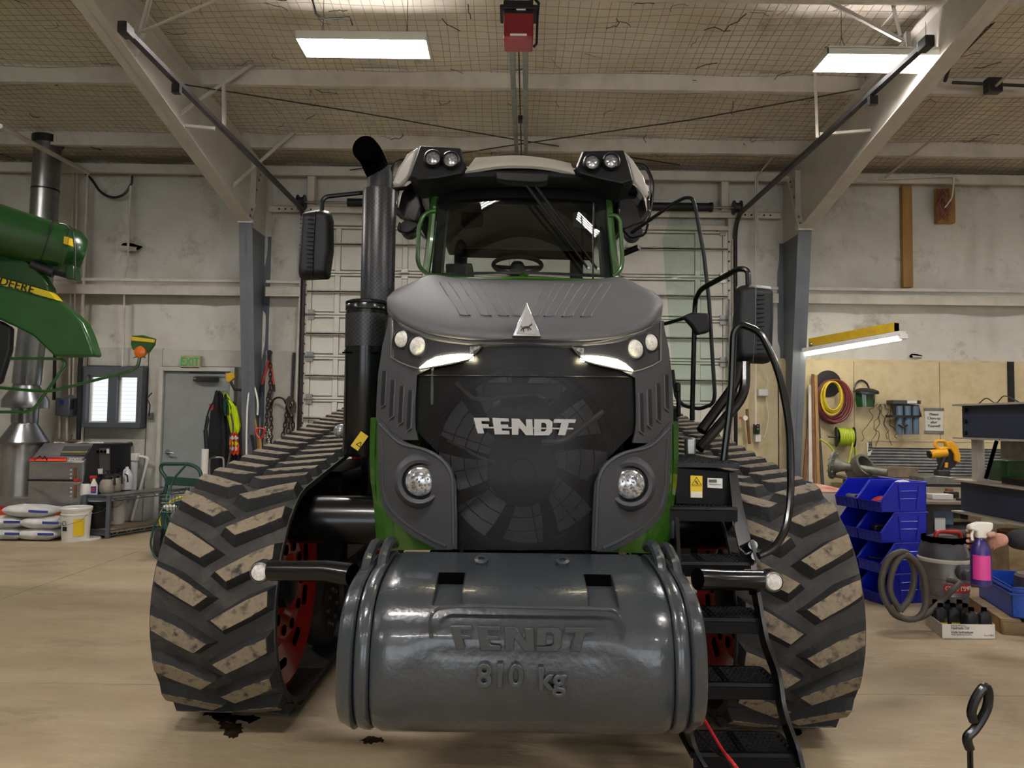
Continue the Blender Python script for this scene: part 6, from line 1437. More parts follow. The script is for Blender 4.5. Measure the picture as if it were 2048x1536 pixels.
# cord reel with lime hose
q = at(1690, 874, 10.15); rl = thing('cord_reel', 'black wall reel wound with lime green hose', 'hose reel', q)
ax_ = unit(V((1, -.25, 0)))
mk('reel_flange', MB().lathe([(.14, 0), (.14, .01), (.04, .015)], q - ax_*.12, ax_, 28), M['blackmatt'], rl); mk('reel_flange', MB().lathe([(.14, 0), (.14, .01), (.04, .015)], q + ax_*.11, ax_, 28), M['blackmatt'], rl)
for k in range(9): mk('hose_turn', MB().tube([q + ax_*(-.09 + .021*k) + V((.0, .105*math.cos(t*PI/8), .115*math.sin(t*PI/8))) for t in range(16)], .014, 6, closed=True), M['limehose'], rl)
mk('reel_axle', MB().tube([q - ax_*.22, q + ax_*.12], .014, 8), M['darksteel'], rl)
for pts in ([(1640, 878), (1662, 895), (1690, 940), (1700, 958)], [(1706, 885), (1700, 915), (1694, 950)], [(1712, 895), (1713, 920), (1706, 950)]):
    mk('hose_tail', MB().tube(spline([at(x, y, 10.0) for x, y in pts], 6), .013, 6), M['limehose'], rl)
qd([(1733, 885), (1737, 885), (1736, 905), (1745, 900), (1741, 910), (1735, 912)], 10.22, .012, M['paper'], 'wall_hook', None, label='white hook hanging on the corrugated sheet', cat='hook')
# leaning steel stock
for k, (x0, x1, w, mt, lab) in enumerate(((1619, 1606, 7, 'rust', 'rusty angle bar leaning against the column, first'), (1624, 1625, 5, 'rust', 'rusty brown bar leaning next to the column, tallest'), (1629, 1634, 6, 'wood', 'pale wooden lath leaning among steel bars'), (1617, 1618, 8, 'steel_cream', 'wide pale flat bar leaning among rusty bars'), (1633, 1642, 6, 'darksteel', 'dark bar leaning nearest the hose reel'))):
    top = {0: 800, 1: 748, 2: 750, 3: 770, 4: 830}[k]
    p0 = at(x0, top, 10.2); p1 = at(x1, 958, 9.95); d = p1 - p0; p1 = p0 + d * (p0.z / (p0.z - p1.z)); w_ = w / 1450 * 10
    mk('metal_bar', MB().prism([p0, p0 + V((w_, 0, 0)), p0 + V((w_, .02, 0)), p0 + V((0, .02, 0))], p1 - p0), M[mt], label=lab, cat='bar', sm=0)
# outlet items right of the door
q = at(1530, 785, 10.15); mk('opener_receiver', MB().box((q.x - .07, 10.2, q.z - .05), (q.x + .07, 10.29, q.z + .05)), M['label_w'], label='white control box on cream wall right of the door', cat='control box', bev=.012)
mk('control_wire', MB().tube(spline([at(x, y, 10.2) for x, y in ((1524, 730), (1536, 760), (1531, 780))], 5) , .006, 5), M['paper'], label='white wire above the control box', cat='wire')
mk('control_wire', MB().tube(spline([at(x, y, 10.2) for x, y in ((1532, 795), (1537, 830), (1533, 860), (1528, 875))], 5), .006, 5), M['paper'], label='white wire below the control box', cat='wire')
sw_ = thing('door_switch', 'door switch with red and green buttons on cream wall', 'switch', at(1516, 890, 10.2)); qd([(1511, 848), (1520, 848), (1520, 868), (1511, 868)], 10.18, .1, M['blackmatt'], 'button_box', sw_, bev=.005); qd([(1511, 869), (1522, 869), (1522, 884), (1511, 884)], 10.2, .08, M['label_w'], 'socket_box', sw_, bev=.005)
for y, m_ in ((852, 'redplastic'), (858, 'signgreen'), (864, 'ink')): q = at(1516, y, 10.17); mk('button', MB().cyl(q, q + V((0, .02, 0)), .012, 10), M[m_], sw_)
rg = thing('air_regulator', 'red air hose fitting with round gauge beside the door switch', 'air regulator', at(1495, 890, 10.2)); mk('pipe', MB().tube([at(1494, 818, 10.15), at(1496, 850, 10.15), at(1499, 888, 10.15)], .022, 8), M['rust'], rg); q = at(1491, 836, 10.1); mk('gauge', MB().cyl(q, q + V((0, .04, 0)), .035, 16), M['label_w'], rg); mk('valve_handle', MB().cb(at(1484, 836, 10.12), (.06, .02, .03)), M['redplastic'], rg)
# orange cord hanging at wall block
m = MB(); q = at(1886, 382, 10.15)
for k in range(12): m.tube([V((q.x + RN.uniform(-.09, .09), 10.18 - .004*k, q.z + .03)), V((q.x + RN.uniform(-.13, .1), 10.15 - .006*k, q.z - .2)), V((q.x + RN.uniform(-.06, .08), 10.17, q.z - RN.uniform(.28, .42)))], .012, 5)
mk('cord_bundle', m, mat('rusty cord', '#7a4a3c', .7), label='bundle of brown cord hanging high on the wooden block', cat='cord', kind=None)
conduit([(1760, 358), (1908, 352), (1920, 362)], .012, M['steel_cream'], 'thin cream conduit along the eave above the cord bundle', Y=10.05)
conduit([(1908, 355), (1905, 395), (1890, 415)], .01, M['paper'], 'white cable dropping to the brown cord bundle', Y=10.05)
# ================================================================ benches and their load
tb3 = thing('workbench', 'long steel workbench against the cream wall', 'workbench', (6.2, 9.4, 0))
mk('bench_top', MB().box((4.5, 8.75, .76), (8.4, 10.2, .80)), mat('worn steel top', '#5e5850', .45, .3, col2='#85786a', vs=2), tb3, bev=.004); mk('bench_edge', MB().box((4.5, 8.73, .70), (8.4, 8.75, .80)), M['blackmatt'], tb3)
for x in (4.6, 6.4, 8.2):
    for y in (8.85, 10.0): mk('leg', MB().box((x - .03, y - .03, 0), (x + .03, y + .03, .76)), M['darksteel'], tb3)
tb4 = thing('steel_table', 'flat steel welding table with dark legs behind the blue bins', 'table', (4.9, 7.6, 0))
mk('table_top', MB().box((3.86, 6.8, .765), (6.4, 8.45, .79)), mat('table steel', '#6e655a', .4, .3, col2='#8b7f70', vs=3), tb4, bev=.003); mk('table_apron', MB().box((3.9, 6.85, .70), (6.3, 6.88, .765)), M['darksteel'], tb4)
for x in (3.95, 6.2):
    for y in (6.9, 8.3): mk('leg', MB().box((x - .03, y - .03, 0), (x + .03, y + .03, .765)), M['darksteel'], tb4)
zt4 = .79
for i, (x, y, s, mt) in enumerate(((4.15, 7.05, (.2, .1, .05), 'label_w'), (4.35, 7.2, (.12, .06, .06), 'darksteel'), (4.1, 7.3, (.25, .03, .03), 'galv'), (4.3, 6.95, (.1, .03, .02), 'blackmatt'), (4.45, 7.4, (.06, .05, .07), 'rust'))):
    mk('metal_offcut', MB().cb((x, y, zt4 + s[2]/2 + .001), s, None), M[mt], label=('white flat box', 'dark steel block', 'thin galvanised bar', 'small black bar', 'rusty nut block')[i] + ' lying on the welding table', cat='offcut', bev=.004)
# drive shaft with bolted flange, pipe, block
q = at(1668, 950, 9.4)
dsf = thing('drive_shaft', 'grey drive shaft with round bolted flange beside blue bins', 'drive shaft', (q.x, 9.3, .8)); fa_ = unit(V((.9, -.7, -.12)))
c = V((q.x - .05, 9.35, .98)); prof = [(.18, 0), (.18, .03), (.10, .05), (.07, .12), (.05, .2), (.05, .65)]
mk('flange', MB().lathe(prof, c, fa_, 32), mat('shaft paint', '#7a7a70', .45, .3, col2='#57584f', vs=9), dsf)
for k in range(12): t = k*PI/6; u1 = unit(fa_.cross(V((0,0,1)))); u2 = fa_.cross(u1); p = c + (u1*math.cos(t) + u2*math.sin(t))*.155; mk('flange_bolt', MB().cyl(p - fa_*.015, p + fa_*.05, .013, 6), M['galv'], dsf)
q = at(1720, 958, 9.2); mk('round_housing', MB().lathe([(.15, 0), (.15, .1), (.12, .1), (.11, .02), (.12, -.12), (.10, -.15)], (q.x, 9.2, .95), (.4, -.8, .5), 28), mat('housing grey', '#6b6a62', .4, .5), label='round grey bearing housing on the bench by the bins', cat='housing')
qd([(1755, 938), (1838, 940), (1837, 962), (1755, 960)], 9.6, .2, mat('rusty block', '#5c4a38', .7, col2='#7d6f5c', vs=6), 'steel_block', None, label='rusty rectangular steel block on the bench', cat='block', bev=.01)
bpy.data.objects['steel_block'].location.z = .801
# chop saw
sw2 = thing('chop_saw', 'yellow chop saw with raised blade guard on the bench', 'chop saw', (at(1888, 965, 9.1).x, 9.1, .8))
YS = 9.0
def p9(*q): return [at(a_, b_, YS) for a_, b_ in q]
qd([(1848, 955), (1870, 951), (1916, 955), (1922, 962), (1918, 969), (1850, 967)], 8.9, .35, M['galv'], 'saw_base', sw2, bev=.01)
mk('motor', MB().cyl(at(1860, 909, YS), at(1892, 905, YS), .055, 16), M['saw'], sw2); mk('motor_cap', MB().cyl(at(1857, 909, YS), at(1863, 908, YS), .045, 14), M['blackmatt'], sw2)
mk('blade_guard', MB().prism(p9((1893, 885), (1905, 882), (1916, 893), (1922, 910), (1921, 926), (1910, 922), (1909, 908), (1902, 898), (1894, 900)), (0, .07, 0)), M['saw'], sw2, bev=.01)
mk('cutting_disc', MB().lathe([(.13, 0), (.13, .005)], at(1897, 918, YS) + V((0, .03, 0)), (0, 1, 0), 28), M['darksteel'], sw2)
mk('saw_handle', MB().tube(fillet(p9((1895, 892), (1888, 882), (1872, 882), (1869, 890), (1878, 898), (1895, 896)), .03), .022, 8), M['saw'], sw2)
mk('saw_arm', MB().tube([at(1890, 912, YS + .05), at(1880, 935, YS + .05), at(1878, 955, YS + .1)], .035, 8), M['darksteel'], sw2); mk('arm_lever', MB().tube([at(1893, 925, YS), at(1892, 935, YS)], .02, 8), M['saw'], sw2); mk('vise', MB().cb(at(1884, 948, 8.98), (.14, .12, .1)), M['darksteel'], sw2, bev=.01)
# ================================================================ blue bins: 4 high x 2 wide
binth = math.radians(-12)
ua = V((math.cos(binth + .42), math.sin(binth + .42), 0))    # depth axis front->back
ua = unit(V((.96, .25, 0))); ub = unit(V((-.25, .96, 0)))    # ub: away from camera
LB, WB_, HB = .47, .27, .255
def bin_(o, lab, par=None):
    b = thing('storage_bin', lab, 'bin', o, 'stacked blue storage bins'); t = .006
    def pt(u, v, z): return o + ua*u + ub*v + V((0, 0, z))
    def wall(poly, n): return MB().prism(poly, n*t)
    side = [(0.015, 0), (LB, 0), (LB, HB - .01), (.14, HB - .01), (0, .085)]
    m = MB()
    m.prism([pt(u, 0, z) for u, z in side], ub*t); m.prism([pt(u, WB_, z) for u, z in side], -ub*t)
    m.prism([pt(LB, 0, 0), pt(LB, WB_, 0), pt(LB, WB_, HB - .01), pt(LB, 0, HB - .01)], -ua*t)
    m.prism([pt(.015, 0, 0), pt(LB, 0, 0), pt(LB, WB_, 0), pt(.015, WB_, 0)], V((0, 0, t)))
    mk('bin_body', m, M['bluebin'], b, sm=0)
    mk('front_lip', MB().prism([pt(.015, 0, 0), pt(.0, 0, .085), pt(.0, WB_, .085), pt(.015, WB_, 0)], ua*t), M['bluebin_lip'], b, sm=0)
    r = MB(); 
    for k in range(5): q0 = pt(.013, .03 + k*.052, .005); q1 = pt(-.003, .03 + k*.052, .08); r.tube([q0, q1], .004, 4)
    mk('lip_rib', r, M['bluebin'], b, kind='stuff')
    m = MB().tube([pt(0, -.0, .087), pt(.14, -.0, HB - .008), pt(LB + .01, 0, HB - .008), pt(LB + .01, WB_, HB - .008)], .008, 5)
    m.tube([pt(0, 0, .087), pt(0, WB_, .087), pt(.14, WB_, HB - .008)], .006, 5); mk('rim', m, M['bluebin'], b)
    s = MB()
    for z in (.11, .175): s.tube([pt(.2, -.003, z), pt(.37, -.003, z)], .004, 4)
    s.tube([pt(.2, -.003, .02), pt(.18, -.003, .22)], .004, 4); s.tube([pt(.36, -.003, .02), pt(.39, -.003, .22)], .004, 4)
    mk('side_rib', s, M['bluebin'], b)
    return b
names = ['bottom', 'third from top', 'second from top', 'top']
bo = V((3.10, 6.12, 0))
for k in range(4):
    for j in (0, 1):
        o = bo + ub * (j * (WB_ + .012)) + V((0, 0, k * HB)) + ua * (0.0)
        bin_(o, 'blue storage bin, %s row, %s' % (names[k], 'nearer column' if j == 0 else 'farther column'))
def inb(k, j, u, v, z): return bo + ub * (j*(WB_ + .012)) + V((0, 0, k*HB)) + ua*u + ub*v + V((0, 0, z))
m = MB().tube([inb(3, 1, .1 + .0*k, .14, .09) for k in (0, 1)][:1] + [inb(3, 1, .2, .08, .10)], .022, 8).tube([inb(3, 1, .06, .06, .09), inb(3, 1, .08, .2, .09)], .025, 8)
mk('steel_fitting', m, M['galv'], label='silver pipe fitting in the top farther bin', cat='fitting')
mk('hose_clamp_disc', MB().lathe([(.06, 0), (.06, .02), (.04, .03), (.02, .03)], inb(3, 0, .10, .13, .08), (-.5, 0, 1), 18), M['redplastic'], label='red round part in the top nearer bin', cat='part')
mk('plastic_wrap', MB().ico(inb(3, 0, .36, .14, .21), (.09, .06, .05), 2), M['milky'], label='clear plastic bag bulging out of the top nearer bin', cat='bag')
m = MB().cb((0, 0, 0), (.2, .12, .01), TR(inb(1, 0, .12, .12, .10)) @ rotz(.5)).cb((0, 0, 0), (.18, .1, .01), TR(inb(1, 0, .15, .16, .12)) @ rotz(-.2))
mk('flat_plates', MB().cb((0, 0, 0), (.22, .12, .01), TR(inb(1, 0, .13, .12, .10)) @ rotz(.5) @ Matrix.Rotation(.15, 4, 'Y')), M['darksteel'], label='flat dark plate sticking out of third row nearer bin', cat='plate')
mk('flat_plates', MB().cb((0, 0, 0), (.22, .12, .01), TR(inb(1, 1, .13, .12, .10)) @ rotz(.2) @ Matrix.Rotation(.1, 4, 'Y')), M['blackmatt'], label='black flat plate in third row farther bin', cat='plate')
mk('grey_block', MB().cb(inb(2, 0, .13, .16, .09), (.12, .08, .08)), M['darksteel'], label='dark block in second row nearer bin', cat='block', bev=.01)
# white welding cabinet with stained cardboard on top
ww = thing('white_chest', 'scuffed white steel chest with red stained cardboard top', 'chest', (3.35, 7.4, 0))
c0 = at(1500, 990, 7.4).x; c1 = at(1702, 990, 7.2).x; zc = at(1630, 985, 7.1).z
hull = [(c0, 7.15), (at(1625, 985, 7.1).x, 7.05), (c1, 7.12), (c1 + .02, 8.0), (c0, 8.0)]
mk('chest_body', MB().prism([(x, y, .08) for x, y in hull], (0, 0, zc - .08)), mat('scuffed white', '#c4c0b8', .5, col2='#8f857a', vs=9, lo=.6, hi=.75), ww, bev=.01)
mk('cardboard_top', MB().prism([(x, y, zc) for x, y in hull], (0, 0, .012)), M['cardboard_red'], ww); q = at(1617, 1005, 7.06)
mk('latch', MB().cb(q, (.02, .03, .07)), M['darksteel'], ww); mk('foot_frame', MB().prism([(x, y, 0) for x, y in hull], (0, 0, .08)), M['blackmatt'], ww)
q = at(1583, 965, 8.4); mk('barrel', MB().lathe([(.28, 0), (.285, .3), (.29, .3), (.28, .32), (.285, .6), (.285, q.z), (.27, q.z), (.27, q.z - .02), (.001, q.z - .02)], (q.x, 8.55, 0), n=32), M['bluetarp'], label='blue open drum behind the white chest', cat='drum')
# ================================================================ shop vacuum
vx, vy = at(1889, 1200, 5.72).x, 5.72
va = thing('shop_vacuum', 'grey shop vacuum with coiled hose and red handle', 'vacuum', (vx, vy, 0))
mk('drum', MB().lathe([(.13, .05), (.15, .06), (.165, .2), (.17, .205), (.168, .22), (.172, .33), (.178, .335), (.175, .35), (.178, .46)], (vx, vy, 0), n=36), M['vac'], va)
mk('drum_rim', MB().lathe([(.185, .45), (.187, .47), (.18, .48), (.17, .48)], (vx, vy, 0), n=36), M['steel_cream'], va)
mk('motor_head', MB().lathe([(.178, .475), (.175, .52), (.15, .60), (.12, .63), (.08, .645), (.001, .65)], (vx, vy, 0), n=32), M['vacdark'], va)
mk('carry_handle', MB().tube(fillet([(vx - .1, vy - .05, .60), (vx - .09, vy - .06, .68), (vx + .09, vy - .06, .68), (vx + .11, vy - .05, .60)], .03), .016, 8), M['redplastic'], va)
mk('head_panel', MB().prism([(vx - .03, vy - .178, .49), (vx + .12, vy - .150, .49), (vx + .10, vy - .125, .6), (vx - .02, vy - .14, .6)], (0, .02, 0)), M['vac'], va, bev=.01)
for s in range(4): mk('wrapped_cord', MB().tube([(vx + .15*math.cos(t*PI/6 + 2), vy + .15*math.sin(t*PI/6 + 2), .6 + .012*s) for t in range(8)], .007, 5), M['blackdeep'], va)
mk('hose_port', MB().lathe([(.055, 0), (.055, .04), (.04, .05), (.04, .09)], (vx + .03, vy - .165, .40), (.2, -1, -.2), 20), M['vacdark'], va)
lb2 = wrap(vx, vy, .235, .30, .1735, -.55, .85, 12); mk('red_label', lb2, M['redplastic'], va)
for i, ch in enumerate('CRAFTSMAN'):
    a = -.42 + i * .142; text('label_letter', ch, (vx + .177*math.sin(a), vy - .177*math.cos(a), .267), .048, M['white'], va, rot=(PI/2, 0, a), ext=.001)
for k in range(4): t = PI/4 + k*PI/2; mk('caster', MB().lathe([(.03, 0), (.03, .025)], (vx + .14*math.cos(t), vy + .14*math.sin(t), .03), (1, 0, 0), 12).cb((vx + .14*math.cos(t) + .012, vy + .14*math.sin(t), .055), (.03, .03, .03)), M['vacdark'], va)
def ribtube(pts, r, mt, name, par, n=6):
    p = spline(pts, n); rr = [r * (1 + .06 * (i % 2)) for i in range(len(p))]; return mk(name, MB().tube(p, rr, 10), mt, par, sm=80)
h1 = [at(1893, 1158, 5.45), at(1918, 1166, 5.4), at(1905, 1180, 5.38), at(1885, 1200, 5.42), at(1862, 1222, 5.4), at(1830, 1238, 5.4)]
hp = h1 + [at(a_, b_, 5.42) for a_, b_ in ((1790, 1230), (1768, 1190), (1766, 1150), (1785, 1115), (1810, 1108), (1828, 1140), (1822, 1190), (1800, 1222))]
hp = [V((p.x, p.y, max(p.z, .03))) for p in hp]
ribtube(hp, .021, M['ribhose'], 'suction_hose', va)
hp = [at(a_, b_, 5.36) for a_, b_ in ((1800, 1222), (1780, 1180), (1790, 1130), (1815, 1110), (1845, 1145), (1852, 1200), (1840, 1232), (1812, 1238), (1778, 1215), (1762, 1170), (1775, 1120), (1800, 1104), (1815, 1106))]
hp = [V((p.x, p.y, max(p.z, .03))) for p in hp]
ribtube(hp, .021, M['ribhose'], 'suction_hose', va)
# oil carton with bottles
fa0 = atz(1884, 1277, 0); fa1 = atz(1991, 1278, 0); fb0 = atz(1851, 1250, 0)
ex1 = fa1 - fa0; ey1 = fb0 - fa0; hb = .10
cx_ = thing('oil_carton', 'open white cardboard tray of oil bottles on the floor', 'carton', (fa0 + fa1)/2)
mk('tray_front', MB().prism([fa0, fa1, fa1 + V((0,0,hb)), fa0 + V((0,0,hb))], unit(ey1)*.004), M['paper'], cx_, sm=0)
mk('tray_side', MB().prism([fa0, fb0, fb0 + V((0,0,hb)), fa0 + V((0,0,hb))], unit(ex1)*.004), mat('carton side', '#b9b4ac', .7), cx_, sm=0)
mk('tray_side', MB().prism([fa1, fa1 + ey1, fa1 + ey1 + V((0,0,hb)), fa1 + V((0,0,hb))], -unit(ex1)*.004), M['paper'], cx_, sm=0)
mk('tray_back', MB().prism([fb0, fb0 + ex1, fb0 + ex1 + V((0,0,hb)), fb0 + V((0,0,hb))], -unit(ey1)*.004), M['paper'], cx_, sm=0)
mk('tray_floor', MB().prism([fa0, fa1, fa1 + ey1, fb0], V((0,0,.004))), M['paper'], cx_, sm=0)
rt = math.atan2(ex1.y, ex1.x); L1_ = ex1.length
def ont(u, z, d=.003): return fa0 + ex1*u + V((0,0,z)) - unit(ey1)*d
text('carton_text', 'Hydraulic Oil', ont(.17, .074), .028, M['inkgrey'], cx_, rot=(PI/2, 0, rt), align='LEFT', ext=.0005, sx=.85)
text('carton_text', 'Huile hydraulique', ont(.17, .045), .026, M['inkgrey'], cx_, rot=(PI/2, 0, rt), align='LEFT', ext=.0005, sx=.85)
text('carton_text', 'Premium All Season', ont(.17, .091), .013, M['inkgrey'], cx_, rot=(PI/2, 0, rt), align='LEFT', ext=.0005)
text('carton_text', 'Toutes saisons haut de gamme', ont(.17, .028), .012, M['inkgrey'], cx_, rot=(PI/2, 0, rt), align='LEFT', ext=.0005)
text('carton_text', '6 x 1 US L', ont(.88, .025), .016, M['inkgrey'], cx_, rot=(PI/2, 0, rt), ext=.0005)
rb_ = M['blackmatt']
k = 0
for v in (.18, .5, .82):
    for u in (.14, .38, .62, .86):
        if (v, u) in ((.82, .86), (.5, .86), (.18, .38), (.18,.14)): continue
        p = fa0 + ex1*u + ey1*v + V((0, 0, .005)); b = thing('oil_bottle', 'black oil bottle in the white tray, %s row, %s' % ({.18: 'front', .5: 'middle', .82: 'rear'}[v], {.14: 'far left', .38: 'centre left', .62: 'centre right', .86: 'far right'}[u]), 'bottle', p, 'oil bottles in the white tray')
        Mx = TR(p) @ rotz(rt)
        m = MB(); rr = []
        for z, w_, d_ in ((0, .042, .028), (.005, .046, .031), (.12, .046, .031), (.15, .04, .027), (.165, .018, .018), (.175, .015, .015)):
            rr.append([Mx @ V((w_ * math.copysign(abs(math.cos(t*PI/8))**.6, math.cos(t*PI/8)), d_ * math.copysign(abs(math.sin(t*PI/8))**.6, math.sin(t*PI/8)), z)) for t in range(16)])
        m.grid(rr, wrap=True); m.f.append(tuple(range(16))); m.f.append(tuple(80 + q for q in range(16)))
        mk('bottle_body', m, rb_, b); mk('cap', MB().cyl(p + V((0, 0, .175)), p + V((0, 0, .198)), .018, 14), M['blackdeep'], b)
        mk('label', MB().box((-.03, -.0335, .03), (.03, -.031, .105), Mx), M['label_y'], b, sm=0); mk('label_top', MB().box((-.03, -.0345, .07), (.03, -.0315, .106), Mx), M['ink'], b, sm=0)
        mk('label_mark', MB().box((.012, -.0355, .075), (.026, -.033, .095), Mx), M['jd'], b, sm=0)
        k += 1
# pallet and blue tote at right
pa0 = atz(1936, 1222, .0); 
pal = thing('pallet', 'weathered wooden pallet under the blue tote', 'pallet', (3.95, 5.2, 0))
pb0 = V((3.62, 5.55, 0)); pu = unit(V((.35, -1, 0))); pv = unit(V((1, .35, 0)))
pb0 = atz(1930, 1215, 0); pe = atz(2002, 1268, 0); pu = unit(pe - pb0); pv = V((-pu.y, pu.x, 0)); pv = pv if pv.x > 0 else -pv; LP_ = (pe - pb0).length
for j in range(5): v0 = j * .2; mk('deck_board', MB().prism([pb0 + pv*v0 + V((0,0,.09)), pb0 + pu*LP_ + pv*v0 + V((0,0,.09)), pb0 + pu*LP_ + pv*(v0 + .13) + V((0,0,.09)), pb0 + pv*(v0 + .13) + V((0,0,.09))], (0, 0, .02)), M['woodgrey'], pal, bev=.003)
for u0 in (0, LP_/2 - .02, LP_ - .04): mk('stringer', MB().prism([pb0 + pu*u0 + V((0,0,.0)), pb0 + pu*(u0 + .04) , pb0 + pu*(u0 + .04) + pv*.95, pb0 + pu*u0 + pv*.95], (0, 0, .09)), M['woodgrey'], pal, bev=.003)
mk('side_board', MB().prism([pb0 + V((0,0,.0)), pb0 + pu*LP_, pb0 + pu*LP_ + V((0,0,.1)), pb0 + V((0,0,.1))], pv*.02), M['wood'], pal, bev=.003)
to = thing('blue_tote', 'blue plastic tote box with ribbed rim on the pallet', 'tote', pb0 + pu*.3 + pv*.4 + V((0,0,.11)))
t0_ = pb0 + pu*.05 + pv*.09 + V((0,0,.112)); th_ = .22; u_l = LP_ - .1; v_l = .6
for (a_, b_, n_) in ((t0_, pu*u_l, pv), (t0_ + pu*u_l, pv*v_l, -pu), (t0_ + pv*v_l, pu*u_l, -pv), (t0_, pv*v_l, pu)):
    mk('tote_wall', MB().prism([a_, a_ + b_, a_ + b_ + V((0,0,th_)), a_ + V((0,0,th_))], n_*.008), mat('tote blue', '#1f4fb5', .35) if 'tote blue' not in bpy.data.materials else bpy.data.materials['tote blue'], to, sm=0)
mk('tote_floor', MB().prism([t0_, t0_ + pu*u_l, t0_ + pu*u_l + pv*v_l, t0_ + pv*v_l], V((0,0,.008))), bpy.data.materials['tote blue'], to)
for z in (.17, .20): 
    c_ = [t0_ + V((0,0,z)) - pu*.01 - pv*.01, t0_ + pu*(u_l + .01) - pv*.01 + V((0,0,z)), t0_ + pu*(u_l + .01) + pv*(v_l + .01) + V((0,0,z)), t0_ - pu*.01 + pv*(v_l + .01) + V((0,0,z))]; mk('tote_rim', MB().tube(c_, .01, 6, closed=True), bpy.data.materials['tote blue'], to)
c = t0_ + pu*.25 + pv*.3
mk('belt_roll', MB().lathe([(.08, 0), (.13, .0), (.13, .22), (.11, .24), (.08, .24)], c + V((0, 0, .01)), n=24), mat('brown belt', '#5d5246', .7), label='brown coiled belting inside the blue tote', cat='belting')
# ================================================================ hydraulic press at right
pr_ = thing('hydraulic_press', 'large blue I-beam shop press at right edge', 'press', (3.5, 4.9, 0))
def ibeam(x, y0, y1, z0, z1, name):
    mk(name, MB().box((x, y0, z0), (x + .01, y1, z1)), M['press_blue'], pr_, sm=0)
    for z in (z0, z1): mk('beam_flange', MB().box((x - .07, y0 - .0, z - .006), (x + .08, y1, z + .006)), M['steel_cream'], pr_, sm=0)
ibeam(3.18, 4.0, 5.12, 1.415, 1.645, 'upper_beam_web'); ibeam(3.18, 4.0, 5.15, .90, 1.12, 'lower_beam_web')
mk('cross_member', MB().box((3.19, 4.95, .84), (3.72, 5.09, .893)), M['steel_cream'], pr_)
ibeam(3.62, 4.0, 5.12, 1.415, 1.645, 'upper_beam_web'); ibeam(3.62, 4.0, 5.15, .90, 1.12, 'lower_beam_web')
for z in (1.45, 1.53, 1.61): mk('beam_bolt', MB().cyl((3.165, 5.08, z), (3.2, 5.08, z), .018, 6), M['darksteel'], pr_)
for x, y, zb_ in ((3.22, 5.02, .906), (3.66, 5.02, 0), (3.66, 4.05, 0)):
    for _q in (0,): mk('press_post', MB().box((x, y, 0), (x + .05, y + .07, 1.42)), M['steel_blue'] if False else mat('post grey', '#77747a', .5), pr_, sm=0, bev=.003) if False else mk('press_post', MB().box((x, y, zb_), (x + .05, y + .07, 1.42)), M['steel_cream'], pr_, bev=.003)
mk('press_head', MB().box((3.26, 4.45, 1.28), (3.56, 4.85, 1.41)), M['galv'], pr_, bev=.01); mk('press_ram', MB().cyl((3.4, 4.65, 1.28), (3.4, 4.65, 1.2), .05, 16), M['chrome'], pr_)
mk('press_bed', MB().box((3.2, 4.35, 1.13), (3.62, 4.75, 1.17)), M['darksteel'], pr_); mk('green_block', MB().box((3.34, 4.9, 1.126), (3.6, 5.1, 1.27)), M['jd'], label='green painted block standing on the press bed', cat='block', bev=.01)
mk('press_brace', MB().tube([(3.26, 5.0, 1.14), (3.34, 5.0, 1.40)], .012, 6), M['blackdeep'], pr_); mk('spring_tube', MB().cyl((3.2, 5.18, .87), (3.32, 5.05, .87), .03, 12), M['blackmatt'], pr_)
mk('wire_loop', MB().tube(spline([(3.22, 5.0, 1.652), (3.23, 4.93, 1.69), (3.24, 4.85, 1.655), (3.23, 4.75, 1.70), (3.22, 4.6, 1.655)], 4), .004, 5), M['blackmatt'], label='thin black wire looped on top of the press beam', cat='wire')
# clutter under the table: vice, pump, drums
c = at(1888, 1040, 6.95); pu2 = thing('pump_unit', 'dusty grey air compressor pump under the welding table', 'pump', (4.2, 7.1, 0))
mk('pump_body', MB().cyl((4.0, 7.15, .45), (4.5, 7.15, .45), .11, 16), mat('pump grey', '#5b5a5c', .4, .4, col2='#3c3a39', vs=12), pu2); mk('pump_head', MB().box((4.02, 7.0, .55), (4.25, 7.2, .70)), mat('pump blue', '#4d6077', .4), pu2, bev=.01)
mk('pump_stand', MB().box((3.98, 7.0, 0), (4.55, 7.3, .34)), M['darksteel'], pu2, bev=.01); mk('pump_plate', MB().box((4.06, 6.985, .50), (4.16, 6.995, .62)), M['label_w'], pu2)
mk('metal_drum', MB().lathe([(.2, 0), (.2, .5), (.18, .5), (.18, .45)], (4.9, 7.0, 0), n=24), M['rust'], label='brown drum standing under the welding table', cat='drum')
mk('storage_crate', MB().box((4.3, 6.3, 0), (4.75, 6.65, .5)), M['woodgrey'], label='weathered wooden crate in front of the welding table', cat='crate', bev=.01)
